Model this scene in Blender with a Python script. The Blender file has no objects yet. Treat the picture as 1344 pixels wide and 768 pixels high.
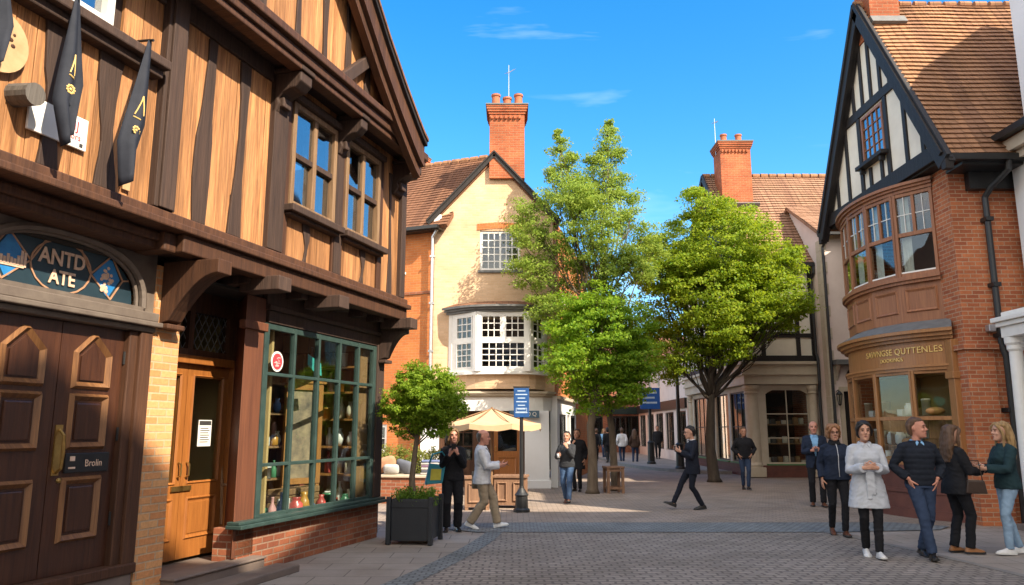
import bpy, bmesh, math, random
import numpy as np
from mathutils import Vector, Matrix, noise as mnoise
R = math.radians
V = Vector
scn = bpy.context.scene
col = scn.collection
random.seed(7)

# ------------------------------------------------------------------ materials
def new_mat(name):
    m = bpy.data.materials.new(name); m.use_nodes = True
    nt = m.node_tree
    for n in list(nt.nodes):
        nt.nodes.remove(n)
    out = nt.nodes.new('ShaderNodeOutputMaterial')
    return m, nt, out

def N(nt, typ, **kw):
    n = nt.nodes.new(typ)
    for k, v in kw.items():
        setattr(n, k, v)
    return n

def c4(c):
    return (c[0], c[1], c[2], 1.0)

def mixc(nt, fac, a, b, blend='MIX'):
    n = N(nt, 'ShaderNodeMix', data_type='RGBA', blend_type=blend)
    if isinstance(fac, (int, float)):
        n.inputs[0].default_value = fac
    else:
        nt.links.new(fac, n.inputs[0])
    for idx, s in ((6, a), (7, b)):
        if isinstance(s, (tuple, list)):
            n.inputs[idx].default_value = c4(s)
        else:
            nt.links.new(s, n.inputs[idx])
    return n.outputs[2]

def coords(nt, kind='UV', scale=(1, 1, 1)):
    t = N(nt, 'ShaderNodeTexCoord')
    mp = N(nt, 'ShaderNodeMapping')
    mp.inputs['Scale'].default_value = scale
    nt.links.new(t.outputs[kind], mp.inputs[0])
    return mp.outputs[0]

def noise(nt, co, scale, detail=5, rough=.6, dist=0.0):
    n = N(nt, 'ShaderNodeTexNoise')
    n.inputs['Scale'].default_value = scale
    n.inputs['Detail'].default_value = detail
    n.inputs['Roughness'].default_value = rough
    n.inputs['Distortion'].default_value = dist
    nt.links.new(co, n.inputs['Vector'])
    return n.outputs['Fac']

def ramp(nt, fac, lo, hi):
    n = N(nt, 'ShaderNodeMapRange')
    n.inputs[1].default_value = lo; n.inputs[2].default_value = hi
    n.clamp = True
    nt.links.new(fac, n.inputs[0])
    return n.outputs[0]

def finish(nt, out, colr, rough, bumps=(), spec=.4, metal=0.0):
    p = N(nt, 'ShaderNodeBsdfPrincipled')
    if isinstance(colr, (tuple, list)):
        p.inputs['Base Color'].default_value = c4(colr)
    else:
        nt.links.new(colr, p.inputs['Base Color'])
    if isinstance(rough, (int, float)):
        p.inputs['Roughness'].default_value = rough
    else:
        nt.links.new(rough, p.inputs['Roughness'])
    p.inputs['Specular IOR Level'].default_value = spec
    p.inputs['Metallic'].default_value = metal
    last = None
    for h, st, di in bumps:
        b = N(nt, 'ShaderNodeBump')
        b.inputs['Strength'].default_value = st
        b.inputs['Distance'].default_value = di
        nt.links.new(h, b.inputs['Height'])
        if last:
            nt.links.new(last, b.inputs['Normal'])
        last = b.outputs[0]
    if last:
        nt.links.new(last, p.inputs['Normal'])
    nt.links.new(p.outputs[0], out.inputs[0])
    return p

_mats = {}
def plain(name, c1, c2=None, scale=6, rough=.7, bump=.15, bscale=60, spec=.35, metal=0, bd=.004, stretch=(1, 1, 1), island=0.0, kind='Object'):
    """noise mottled surface in the thing's own coordinates"""
    if name in _mats:
        return _mats[name]
    m, nt, out = new_mat(name)
    co = coords(nt, kind, stretch)
    c2 = c2 or tuple(x * .75 for x in c1)
    f = ramp(nt, noise(nt, co, scale), .3, .7)
    cc = mixc(nt, f, c1, c2)
    if island:
        g = N(nt, 'ShaderNodeNewGeometry')
        mr = N(nt, 'ShaderNodeMapRange')
        mr.inputs[3].default_value = 1 - island; mr.inputs[4].default_value = 1 + island
        nt.links.new(g.outputs['Random Per Island'], mr.inputs[0])
        mul = N(nt, 'ShaderNodeMix', data_type='RGBA', blend_type='MULTIPLY')
        mul.inputs[0].default_value = 1
        nt.links.new(cc, mul.inputs[6]); nt.links.new(mr.outputs[0], mul.inputs[7])
        cc = mul.outputs[2]
    bumps = [(noise(nt, co, bscale, 4), bump, bd)] if bump else []
    finish(nt, out, cc, rough, bumps, spec, metal)
    _mats[name] = m
    return m

def wood(name, c1, c2, c3, scale=1.0, rough=.65, bump=.35, island=.25, spec=.3, streak=.5, stain=0.0):
    """long vertical (v) grain, per board tone, dark streaks"""
    if name in _mats:
        return _mats[name]
    m, nt, out = new_mat(name)
    t = N(nt, 'ShaderNodeTexCoord')
    g = N(nt, 'ShaderNodeNewGeometry')
    add = N(nt, 'ShaderNodeVectorMath', operation='ADD')
    sc = N(nt, 'ShaderNodeVectorMath', operation='SCALE')
    cmb = N(nt, 'ShaderNodeCombineXYZ')
    nt.links.new(g.outputs['Random Per Island'], cmb.inputs[0]); nt.links.new(g.outputs['Random Per Island'], cmb.inputs[1])
    nt.links.new(cmb.outputs[0], sc.inputs[0]); sc.inputs['Scale'].default_value = 37.0
    nt.links.new(t.outputs['UV'], add.inputs[0]); nt.links.new(sc.outputs[0], add.inputs[1])
    mp = N(nt, 'ShaderNodeMapping'); mp.inputs['Scale'].default_value = (19 * scale, .9 * scale, 1)
    nt.links.new(add.outputs[0], mp.inputs[0])
    fine = N(nt, 'ShaderNodeMapping'); fine.inputs['Scale'].default_value = (70 * scale, 2.2 * scale, 1)
    nt.links.new(add.outputs[0], fine.inputs[0])
    f1 = ramp(nt, noise(nt, mp.outputs[0], 1.0, 5, .65, .6), .34, .66)
    f2 = ramp(nt, noise(nt, fine.outputs[0], 1.0, 4, .6), .35, .75)
    cc = mixc(nt, f1, c1, c2)
    mulf = N(nt, 'ShaderNodeMath', operation='MULTIPLY'); mulf.inputs[1].default_value = streak
    nt.links.new(f2, mulf.inputs[0])
    cc = mixc(nt, mulf.outputs[0], cc, c3)
    mr = N(nt, 'ShaderNodeMapRange')
    mr.inputs[3].default_value = 1 - island; mr.inputs[4].default_value = 1 + island
    nt.links.new(g.outputs['Random Per Island'], mr.inputs[0])
    cc = mixc(nt, 1.0, cc, mr.outputs[0], 'MULTIPLY')
    if stain:
        st = N(nt, 'ShaderNodeMapping'); st.inputs['Scale'].default_value = (8.0, .42, 1)
        nt.links.new(t.outputs['UV'], st.inputs[0])
        sf = ramp(nt, noise(nt, st.outputs[0], 1.0, 6, .75, .3), .44, .66)
        sm = N(nt, 'ShaderNodeMath', operation='MULTIPLY'); sm.inputs[1].default_value = stain
        nt.links.new(sf, sm.inputs[0])
        cc = mixc(nt, sm.outputs[0], cc, mixc(nt, 1.0, cc, (.30, .26, .24), 'MULTIPLY'))
    finish(nt, out, cc, rough, [(f1, bump * .6, .006), (f2, bump, .003)], spec)
    _mats[name] = m
    return m

def brick(name, c1, c2, mortar, bw=.225, rh=.075, ms=.009, vary=.35, rough=.85, dirt=(.5, .45, .4), dirt_amt=.35, bump=.7, kind='UV', squash=1.0, offs=.5, warp=0.0):
    if name in _mats:
        return _mats[name]
    m, nt, out = new_mat(name)
    co = coords(nt, kind)
    co0 = co
    if warp:
        nn = N(nt, 'ShaderNodeTexNoise'); nn.inputs['Scale'].default_value = 3.1; nn.inputs['Detail'].default_value = 3
        nt.links.new(co, nn.inputs['Vector'])
        sb = N(nt, 'ShaderNodeVectorMath', operation='SUBTRACT'); sb.inputs[1].default_value = (.5, .5, .5)
        nt.links.new(nn.outputs['Color'], sb.inputs[0])
        sc = N(nt, 'ShaderNodeVectorMath', operation='SCALE'); sc.inputs['Scale'].default_value = warp
        nt.links.new(sb.outputs[0], sc.inputs[0])
        ad = N(nt, 'ShaderNodeVectorMath', operation='ADD')
        nt.links.new(co, ad.inputs[0]); nt.links.new(sc.outputs[0], ad.inputs[1])
        co = ad.outputs[0]
    b = N(nt, 'ShaderNodeTexBrick')
    b.offset = offs; b.squash = squash
    b.inputs['Scale'].default_value = 1
    b.inputs['Brick Width'].default_value = bw
    b.inputs['Row Height'].default_value = rh
    b.inputs['Mortar Size'].default_value = ms
    b.inputs['Mortar Smooth'].default_value = .25
    b.inputs['Color1'].default_value = c4(c1); b.inputs['Color2'].default_value = c4(c2)
    b.inputs['Mortar'].default_value = c4(mortar)
    nt.links.new(co, b.inputs['Vector'])
    fine = noise(nt, co0, 28, 4, .7)
    big = noise(nt, co0, .9, 4, .6)
    mr = N(nt, 'ShaderNodeMapRange'); mr.inputs[3].default_value = 1 - vary; mr.inputs[4].default_value = 1 + vary
    nt.links.new(fine, mr.inputs[0])
    cc = mixc(nt, 1.0, b.outputs['Color'], mr.outputs[0], 'MULTIPLY')
    bf = N(nt, 'ShaderNodeMath', operation='MULTIPLY'); bf.inputs[1].default_value = dirt_amt
    nt.links.new(ramp(nt, big, .42, .72), bf.inputs[0])
    cc2 = mixc(nt, 1.0, cc, dirt, 'MULTIPLY')
    cc = mixc(nt, bf.outputs[0], cc, cc2)
    inv = N(nt, 'ShaderNodeMath', operation='SUBTRACT'); inv.inputs[0].default_value = 1
    nt.links.new(b.outputs['Fac'], inv.inputs[1])
    finish(nt, out, cc, rough, [(inv.outputs[0], bump, .006), (fine, .3, .004)], .25)
    _mats[name] = m
    return m

def glass(name, refl=.12, tint=(.8, .86, .84), rough=.015):
    if name in _mats:
        return _mats[name]
    m, nt, out = new_mat(name)
    tr = N(nt, 'ShaderNodeBsdfTransparent'); tr.inputs[0].default_value = c4(tint)
    gl = N(nt, 'ShaderNodeBsdfGlossy'); gl.inputs['Roughness'].default_value = rough
    gl.inputs['Color'].default_value = (.95, .97, 1, 1)
    co = coords(nt, 'Object')
    b = N(nt, 'ShaderNodeBump'); b.inputs['Strength'].default_value = .12; b.inputs['Distance'].default_value = .02
    nt.links.new(noise(nt, co, 2.3, 1), b.inputs['Height'])
    nt.links.new(b.outputs[0], gl.inputs['Normal'])
    fr = N(nt, 'ShaderNodeLayerWeight'); fr.inputs[0].default_value = .5
    pw = N(nt, 'ShaderNodeMath', operation='POWER'); pw.inputs[1].default_value = 5
    nt.links.new(fr.outputs['Facing'], pw.inputs[0])
    mr = N(nt, 'ShaderNodeMapRange'); mr.inputs[3].default_value = refl; mr.inputs[4].default_value = 1
    nt.links.new(pw.outputs[0], mr.inputs[0])
    mx = N(nt, 'ShaderNodeMixShader')
    nt.links.new(mr.outputs[0], mx.inputs[0]); nt.links.new(tr.outputs[0], mx.inputs[1]); nt.links.new(gl.outputs[0], mx.inputs[2])
    nt.links.new(mx.outputs[0], out.inputs[0])
    _mats[name] = m
    return m

def leaf(name, c1, c2, trans, amt=.45):
    if name in _mats:
        return _mats[name]
    m, nt, out = new_mat(name)
    g = N(nt, 'ShaderNodeNewGeometry')
    cc = mixc(nt, g.outputs['Random Per Island'], c1, c2)
    big = ramp(nt, noise(nt, coords(nt, 'Object'), 1.1, 2), .35, .65)
    cc = mixc(nt, big, cc, mixc(nt, 1.0, cc, (.86, .94, .9), 'MULTIPLY'))
    d = N(nt, 'ShaderNodeBsdfPrincipled'); d.inputs['Roughness'].default_value = .55; d.inputs['Specular IOR Level'].default_value = .25
    nt.links.new(cc, d.inputs['Base Color'])
    t = N(nt, 'ShaderNodeBsdfTranslucent')
    nt.links.new(mixc(nt, .35, cc, trans), t.inputs[0])
    mx = N(nt, 'ShaderNodeMixShader'); mx.inputs[0].default_value = amt
    nt.links.new(d.outputs[0], mx.inputs[1]); nt.links.new(t.outputs[0], mx.inputs[2])
    nt.links.new(mx.outputs[0], out.inputs[0])
    _mats[name] = m
    return m

# ------------------------------------------------------------------ mesh builder
class MB:
    def __init__(self, x=None):
        self.v = []; self.f = []; self.x = x
    def add(self, vs, fs):
        o = len(self.v)
        self.v += [V(p) for p in vs]
        self.f += [tuple(i + o for i in f) for f in fs]
        return self
    def box(self, x0, x1, y0, y1, z0, z1):
        if x0 > x1: x0, x1 = x1, x0
        if y0 > y1: y0, y1 = y1, y0
        if z0 > z1: z0, z1 = z1, z0
        vs = [(x0, y0, z0), (x1, y0, z0), (x1, y1, z0), (x0, y1, z0), (x0, y0, z1), (x1, y0, z1), (x1, y1, z1), (x0, y1, z1)]
        return self.add(vs, [(0, 3, 2, 1), (4, 5, 6, 7), (0, 1, 5, 4), (1, 2, 6, 5), (2, 3, 7, 6), (3, 0, 4, 7)])
    def quad(self, a, b, c, d):
        return self.add([a, b, c, d], [(0, 1, 2, 3)])
    def prism(self, poly, ext):
        """poly: list of 3-D points, ext: extrusion vector (poly is counter-clockwise seen from -ext)"""
        n = len(poly); e = V(ext)
        a = [V(p) for p in poly]; b = [p + e for p in a]
        fs = [tuple(range(n)), tuple(range(2 * n - 1, n - 1, -1))]
        for i in range(n):
            j = (i + 1) % n
            fs.append((j, i, n + i, n + j))
        nv = (a[1] - a[0]).cross(a[2] - a[1])
        tot = V((0, 0, 0))
        for i in range(n):
            tot += a[i].cross(a[(i + 1) % n])
        if tot.dot(e) > 0:
            fs = [tuple(reversed(f)) for f in fs]
        return self.add(a + b, fs)
    def xz(self, pts, y0, y1):
        return self.prism([(p[0], y0, p[1]) for p in pts], (0, y1 - y0, 0))
    def bar(self, p0, p1, w, h, up=(0, 0, 1)):
        """rectangular beam from p0 to p1, w sideways, h along up"""
        p0 = V(p0); p1 = V(p1); d = (p1 - p0).normalized()
        u = V(up); s = d.cross(u).normalized(); u = s.cross(d).normalized()
        s *= w / 2; u *= h / 2
        vs = [p0 - s - u, p0 + s - u, p0 + s + u, p0 - s + u, p1 - s - u, p1 + s - u, p1 + s + u, p1 - s + u]
        return self.add(vs, [(0, 1, 2, 3), (7, 6, 5, 4), (1, 0, 4, 5), (2, 1, 5, 6), (3, 2, 6, 7), (0, 3, 7, 4)])
    def loft(self, rings, closed=True):
        n = len(rings[0]); vs = [p for r in rings for p in r]; fs = []
        for i in range(len(rings) - 1):
            for j in range(n):
                k = (j + 1) % n
                fs.append((i * n + j, i * n + k, (i + 1) * n + k, (i + 1) * n + j))
        if closed:
            fs.append(tuple(reversed(range(n))))
            m = (len(rings) - 1) * n
            fs.append(tuple(range(m, m + n)))
        return self.add(vs, fs)
    def tube(self, pts, rad, n=8, side=None):
        pts = [V(p) for p in pts]
        if not isinstance(rad, (list, tuple)):
            rad = [rad] * len(pts)
        rings = []
        ref = V(side) if side else None
        prev = None
        for i, p in enumerate(pts):
            if i == 0: t = pts[1] - p
            elif i == len(pts) - 1: t = p - pts[i - 1]
            else: t = (pts[i + 1] - p).normalized() + (p - pts[i - 1]).normalized()
            t.normalize()
            if prev is None:
                u = ref if ref else (V((1, 0, 0)) if abs(t.x) < .8 else V((0, 1, 0)))
            else:
                u = prev
            u = (u - t * u.dot(t)).normalized()
            w = t.cross(u).normalized()
            prev = u
            r = rad[i]
            rx, ry = r if isinstance(r, (tuple, list)) else (r, r)
            rings.append([p + u * (rx * math.cos(a)) + w * (ry * math.sin(a)) for a in [2 * math.pi * k / n for k in range(n)]])
        return self.loft(rings)
    def lathe(self, prof, n=16, c=(0, 0, 0)):
        c = V(c)
        rings = [[c + V((r * math.cos(2 * math.pi * k / n), r * math.sin(2 * math.pi * k / n), z)) for k in range(n)] for r, z in prof]
        return self.loft(rings)
    def ell(self, c, r, nu=14, nv=9):
        c = V(c)
        rings = []
        for i in range(nv + 1):
            t = -math.pi / 2 + math.pi * (i + .02) / (nv + .04)
            rings.append([c + V((r[0] * math.cos(t) * math.cos(a), r[1] * math.cos(t) * math.sin(a), r[2] * math.sin(t))) for a in [2 * math.pi * k / nu for k in range(nu)]])
        return self.loft(rings)
    def wall(self, x0, x1, z0, z1, y0, y1, holes=()):
        """upright wall with rectangular openings (a,b,c,d) = x0,x1,z0,z1; outside face at y0"""
        xs = sorted({x0, x1} | {h[0] for h in holes} | {h[1] for h in holes})
        zs = sorted({z0, z1} | {h[2] for h in holes} | {h[3] for h in holes})
        xs = [x for x in xs if x0 <= x <= x1]; zs = [z for z in zs if z0 <= z <= z1]
        def solid(i, j):
            if i < 0 or j < 0 or i >= len(xs) - 1 or j >= len(zs) - 1: return False
            cx = (xs[i] + xs[i + 1]) / 2; cz = (zs[j] + zs[j + 1]) / 2
            return not any(h[0] < cx < h[1] and h[2] < cz < h[3] for h in holes)
        for i in range(len(xs) - 1):
            for j in range(len(zs) - 1):
                if not solid(i, j): continue
                a, b, c, d = xs[i], xs[i + 1], zs[j], zs[j + 1]
                self.quad((a, y0, c), (b, y0, c), (b, y0, d), (a, y0, d))
                self.quad((b, y1, c), (a, y1, c), (a, y1, d), (b, y1, d))
                if not solid(i - 1, j): self.quad((a, y1, c), (a, y0, c), (a, y0, d), (a, y1, d))
                if not solid(i + 1, j): self.quad((b, y0, c), (b, y1, c), (b, y1, d), (b, y0, d))
                if not solid(i, j - 1): self.quad((a, y1, c), (b, y1, c), (b, y0, c), (a, y0, c))
                if not solid(i, j + 1): self.quad((a, y0, d), (b, y0, d), (b, y1, d), (a, y1, d))
        return self
    def xf(self, mx, start=0):
        for i in range(start, len(self.v)):
            self.v[i] = mx @ self.v[i]
        return self
    def weld(self, d=1e-4):
        seen = {}; mp = []; nv = []
        for p in self.v:
            k = (round(p.x / d), round(p.y / d), round(p.z / d))
            if k not in seen:
                seen[k] = len(nv); nv.append(p)
            mp.append(seen[k])
        self.v = nv; self.f = [tuple(mp[i] for i in f) for f in self.f]
        return self
    def build(self, name, mat, parent=None, smooth=False, bevel=0.0, loc=None):
        me = bpy.data.meshes.new(name)
        me.from_pydata([tuple(p) for p in self.v], [], self.f)
        me.update()
        return link(name, me, mat, parent, smooth, bevel, loc)

def box_uv(me):
    nl = len(me.loops)
    if nl == 0: return
    uv = me.uv_layers.new(name='UVMap')
    co = np.empty(len(me.vertices) * 3, dtype=np.float32); me.vertices.foreach_get('co', co); co = co.reshape(-1, 3)
    nrm = np.empty(len(me.polygons) * 3, dtype=np.float32); me.polygons.foreach_get('normal', nrm); nrm = nrm.reshape(-1, 3)
    tot = np.empty(len(me.polygons), dtype=np.int32); me.polygons.foreach_get('loop_total', tot)
    vi = np.empty(nl, dtype=np.int32); me.loops.foreach_get('vertex_index', vi)
    ln = np.repeat(nrm, tot, axis=0)
    h = np.stack([-ln[:, 1], ln[:, 0], np.zeros(nl)], 1)
    L = np.linalg.norm(h, axis=1)
    flat = (L < .25)
    h[~flat] /= L[~flat][:, None]
    h[flat] = (1, 0, 0)
    w = np.cross(ln, h)
    w[flat] = (0, 1, 0)
    p = co[vi]
    out = np.stack([(p * h).sum(1), (p * w).sum(1)], 1).astype(np.float32)
    uv.data.foreach_set('uv', out.ravel())

def link(name, me, mat, parent=None, smooth=False, bevel=0.0, loc=None):
    if not me.uv_layers:
        box_uv(me)
    if mat: me.materials.append(mat)
    if smooth:
        me.polygons.foreach_set('use_smooth', [True] * len(me.polygons))
    o = bpy.data.objects.new(name, me)
    col.objects.link(o)
    if parent: o.parent = parent
    if loc: o.location = loc
    if bevel:
        b = o.modifiers.new('bevel', 'BEVEL'); b.width = bevel; b.segments = 2; b.limit_method = 'ANGLE'; b.angle_limit = R(40)
    return o

def tag(o, label, cat, group=None, kind=None):
    o['label'] = label; o['category'] = cat
    if group: o['group'] = group
    if kind: o['kind'] = kind
    return o

def thing(name, label, cat, loc=(0, 0, 0), rz=0.0, group=None):
    o = bpy.data.objects.new(name, None); col.objects.link(o)
    o.empty_display_size = .2
    o.location = loc; o.rotation_euler = (0, 0, rz)
    return tag(o, label, cat, group)

def copy_tree(o, parent=None):
    c = o.copy(); col.objects.link(c)
    if parent: c.parent = parent
    for ch in list(o.children):
        copy_tree(ch, c)
    return c

def text(name, body, size, mat, parent, loc, rot=(R(90), 0, 0), ext=.004, align='CENTER', spacing=1.0, shear=0, sx=1.0, bold=0.0):
    cu = bpy.data.curves.new(name, 'FONT'); cu.body = body; cu.size = size; cu.extrude = ext
    cu.offset = bold; cu.align_x = align; cu.align_y = 'CENTER'; cu.space_character = spacing; cu.shear = shear; cu.resolution_u = 3
    t = bpy.data.objects.new(name, cu); col.objects.link(t)
    bpy.context.view_layer.update()
    me = bpy.data.meshes.new_from_object(t.evaluated_get(bpy.context.evaluated_depsgraph_get()))
    bpy.data.objects.remove(t); bpy.data.curves.remove(cu)
    mx = Matrix.LocRotScale(V(loc), Matrix.Identity(3).to_quaternion(), None) @ (Matrix.Rotation(rot[2], 4, 'Z') @ Matrix.Rotation(rot[0], 4, 'X')) @ Matrix.Diagonal((sx, 1, 1, 1))
    me.transform(mx)
    return link(name, me, mat, parent)

# ------------------------------------------------------------------ palette
M = {}
M['clad'] = wood('weathered tan boards', (.61, .30, .118), (.40, .18, .07), (.12, .06, .038), 1.0, .66, .55, .2, .25, .7, .75)
M['dark_timber'] = wood('dark oak timber', (.062, .037, .028), (.034, .022, .018), (.13, .08, .055), 1.0, .7, .6, .2, .25, .3)
M['brown_timber'] = wood('brown oak timber', (.105, .046, .023), (.056, .025, .014), (.02, .011, .008), 1.0, .6, .5, .15, .3, .5)
M['window_wood'] = wood('pale worn window wood', (.30, .19, .10), (.17, .095, .05), (.06, .035, .025), 1.4, .6, .4, .1, .3, .4)
M['door_dark'] = wood('dark panelled door wood', (.082, .031, .015), (.045, .017, .010), (.014, .008, .006), 1.3, .33, .25, .1, .5, .4)
M['door_mould'] = wood('worn golden moulding', (.27, .125, .045), (.14, .06, .024), (.04, .02, .012), 1.6, .42, .25, .1, .5, .4)
M['door_gold'] = wood('honey varnished door wood', (.35, .13, .03), (.24, .082, .019), (.10, .036, .012), 1.5, .35, .2, .06, .5, .4)
M['post_brown'] = wood('red brown painted post', (.17, .062, .03), (.11, .04, .022), (.05, .022, .014), .8, .6, .3, .08, .35, .4)
M['grey_frame'] = plain('grey brown painted frame', (.155, .125, .10), (.11, .085, .07), 8, .55, .2, 50)
M['brick_buff'] = brick('buff brick', (.66, .345, .145), (.56, .225, .085), (.50, .34, .20))
M['brick_red'] = brick('dark red brick', (.36, .125, .06), (.22, .07, .038), (.30, .20, .14), dirt=(.42, .38, .36), dirt_amt=.6)
M['brick_right'] = brick('warm red brick', (.52, .17, .07), (.33, .095, .045), (.44, .28, .18), dirt=(.42, .38, .36), dirt_amt=.6)
M['brick_cream'] = brick('cream painted brick', (.68, .47, .30), (.60, .40, .245), (.62, .44, .29), vary=.2, bump=.4, dirt=(.72, .64, .55), dirt_amt=.6)
M['brick_orange'] = brick('orange brick', (.56, .19, .055), (.48, .15, .045), (.46, .22, .10), vary=.3, bump=.5, dirt=(.55, .5, .48), dirt_amt=.6)
M['brick_chimney'] = brick('chimney brick', (.44, .125, .05), (.33, .085, .035), (.36, .18, .10), dirt=(.35, .33, .33), dirt_amt=.7)
M['tile_brown'] = brick('brown roof tile', (.21, .10, .055), (.15, .07, .04), (.06, .035, .025), bw=.17, rh=50, ms=.006, vary=.4, bump=.3)
M['tile_orange'] = brick('orange roof tile', (.37, .19, .10), (.26, .135, .078), (.13, .07, .04), bw=.17, rh=50, ms=.006, vary=.45, bump=.3, dirt=(.5, .5, .42), dirt_amt=.8)
M['tile_pink'] = brick('weathered red roof tile', (.33, .19, .12), (.25, .135, .09), (.09, .055, .04), bw=.18, rh=50, ms=.006, vary=.4, bump=.3, dirt=(.6, .58, .5), dirt_amt=.6)
M['lead'] = plain('grey lead sheet', (.17, .17, .165), (.11, .11, .11), 7, .55, .2, 30)
M['black_paint'] = plain('black painted iron', (.012, .012, .013), (.02, .02, .02), 9, .4, .1, 60, .5)
M['black_timber'] = wood('black painted timber', (.022, .018, .017), (.013, .011, .011), (.05, .042, .038), 1, .6, .5, .15, .3, .35)
M['render_white'] = plain('off white lime render', (.80, .73, .61), (.70, .63, .52), 2.2, .85, .3, 45)
M['render_pink'] = plain('pale pink render', (.74, .62, .56), (.66, .54, .48), 1.8, .85, .3, 40)
M['white_paint'] = plain('white paint', (.78, .76, .72), (.70, .67, .62), 5, .45, .12, 50)
M['white_wall'] = plain('white painted wall', (.76, .76, .77), (.70, .70, .70), 2, .7, .2, 40)
M['stone'] = plain('pale shop stone', (.55, .47, .36), (.46, .38, .28), 3, .75, .25, 40)
M['step_stone'] = plain('worn step stone', (.20, .15, .12), (.13, .10, .085), 4, .7, .3, 40)
M['teal'] = plain('weathered teal paint', (.038, .066, .058), (.022, .042, .038), 6, .42, .2, 50, .5)
M['teal_dark'] = plain('dark blue green board', (.022, .045, .06), (.016, .033, .045), 6, .4, .1, 50)
M['copper_line'] = plain('worn copper line', (.45, .26, .16), (.34, .18, .10), 20, .5, .1, 60)
M['sign_blue'] = plain('bright sign blue', (.03, .22, .50), (.02, .15, .38), 12, .4, .1, 50)
M['letter_cream'] = plain('cream gilt lettering', (.72, .52, .38), (.55, .36, .25), 25, .5, .1, 60)
M['gold'] = plain('gold lettering', (.80, .56, .20), (.66, .44, .13), 20, .4, .1, 60, .5, .1)
M['brass'] = plain('aged brass', (.55, .36, .12), (.38, .24, .08), 20, .32, .1, 60, .5, .9)
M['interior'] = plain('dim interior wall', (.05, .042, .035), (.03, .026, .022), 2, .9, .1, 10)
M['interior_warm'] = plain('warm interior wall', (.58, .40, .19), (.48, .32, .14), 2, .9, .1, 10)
M['curtain'] = plain('pale curtain cloth', (.55, .53, .50), (.42, .41, .40), 9, .9, .2, 20)
M['glass'] = glass('window glass', .05, (.88, .92, .9))
M['glass_sky'] = glass('old reflective glass', .30, (.55, .6, .62), .02)
M['glass_dark'] = glass('dull shop glass', .035, (.9, .92, .9))
M['shop_bronze'] = wood('bronze brown shopfront wood', (.38, .175, .06), (.28, .12, .04), (.13, .06, .025), 1.2, .42, .2, .06, .5, .35)
M['bay_wood'] = wood('red brown bay window wood', (.36, .155, .07), (.25, .10, .047), (.10, .042, .025), 1.3, .5, .3, .08, .4, .4)
M['stall_red'] = plain('dull red stall riser', (.15, .055, .04), (.10, .038, .03), 4, .6, .2, 40)
M['pot'] = plain('terracotta pot', (.42, .14, .07), (.30, .10, .05), 8, .8, .2, 40)
M['alum'] = plain('dull aluminium', (.55, .56, .58), (.45, .46, .48), 12, .4, .05, 60, .5, .8)
# ================================================================== people
def remesh(mb, voxel, smooth=4, fold=0.0, seed=0, quilt=0.0, octree=None):
    me = bpy.data.meshes.new('tmp'); me.from_pydata([tuple(p) for p in mb.v], [], mb.f); me.update()
    bm = bmesh.new(); bm.from_mesh(me); bmesh.ops.recalc_face_normals(bm, faces=bm.faces); bm.to_mesh(me); bm.free()
    o = bpy.data.objects.new('tmp', me); col.objects.link(o)
    m = o.modifiers.new('r', 'REMESH'); m.mode = 'VOXEL'; m.voxel_size = voxel
    if smooth:
        s = o.modifiers.new('s', 'SMOOTH'); s.iterations = smooth; s.factor = .5
    bpy.context.view_layer.update()
    out = bpy.data.meshes.new_from_object(o.evaluated_get(bpy.context.evaluated_depsgraph_get()))
    bpy.data.objects.remove(o); bpy.data.meshes.remove(me)
    if fold or quilt:
        def fn(p):
            d = 0.0
            if fold:
                q = V((p.x * 9, p.y * 9, p.z * 15 + 6 * abs(p.x))) + off
                d += fold * ((1 - abs(mnoise.noise(q)) * 2.2) * .8 + mnoise.noise(V((p.x * 22, p.y * 22, p.z * 26)) + off) * .45 - .4)
            if quilt:
                d += quilt * (abs(math.sin(p.z * 46)) - .6)
            return d
        off = V((seed * 3.1, seed * 1.7, 0))
        push(out, fn)
    return out

def push(me, fn):
    n = len(me.vertices)
    co = np.empty(n * 3, dtype=np.float32); me.vertices.foreach_get('co', co)
    nr = np.empty(n * 3, dtype=np.float32); me.vertex_normals.foreach_get('vector', nr)
    co = co.reshape(-1, 3); nr = nr.reshape(-1, 3)
    d = np.array([fn(V(p)) for p in co.tolist()], dtype=np.float32)
    me.vertices.foreach_set('co', (co + nr * d[:, None]).ravel()); me.update()

def ik(a, b, l1, l2, pole):
    a = V(a); b = V(b); d = b - a; L = d.length
    mx = (l1 + l2) * .998
    if L > mx: d = d * (mx / L); b = a + d; L = mx
    u = d.normalized(); x = (l1 * l1 - l2 * l2 + L * L) / (2 * L); h = math.sqrt(max(1e-6, l1 * l1 - x * x))
    p = V(pole); p = (p - u * p.dot(u)).normalized()
    return a + u * x + p * h, b

def ering(z, rx, fr, bk, n=20, cx=0.0, e=.9):
    c = (fr + bk) / 2; ry = (bk - fr) / 2; out = []
    for k in range(n):
        a = 2 * math.pi * k / n; ca, sa = math.cos(a), math.sin(a)
        out.append(V((cx + rx * math.copysign(abs(ca) ** e, ca), c + ry * math.copysign(abs(sa) ** e, sa), z)))
    return out

HEAD = [(1.512, .022, -.088, -.03), (1.522, .036, -.100, -.005), (1.545, .051, -.105, .03), (1.575, .061, -.104, .062), (1.605, .068, -.101, .084), (1.640, .0735, -.099, .096), (1.675, .0765, -.100, .100), (1.705, .072, -.091, .094), (1.728, .057, -.066, .074), (1.743, .034, -.032, .046), (1.750, .01, .0, .02)]

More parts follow.
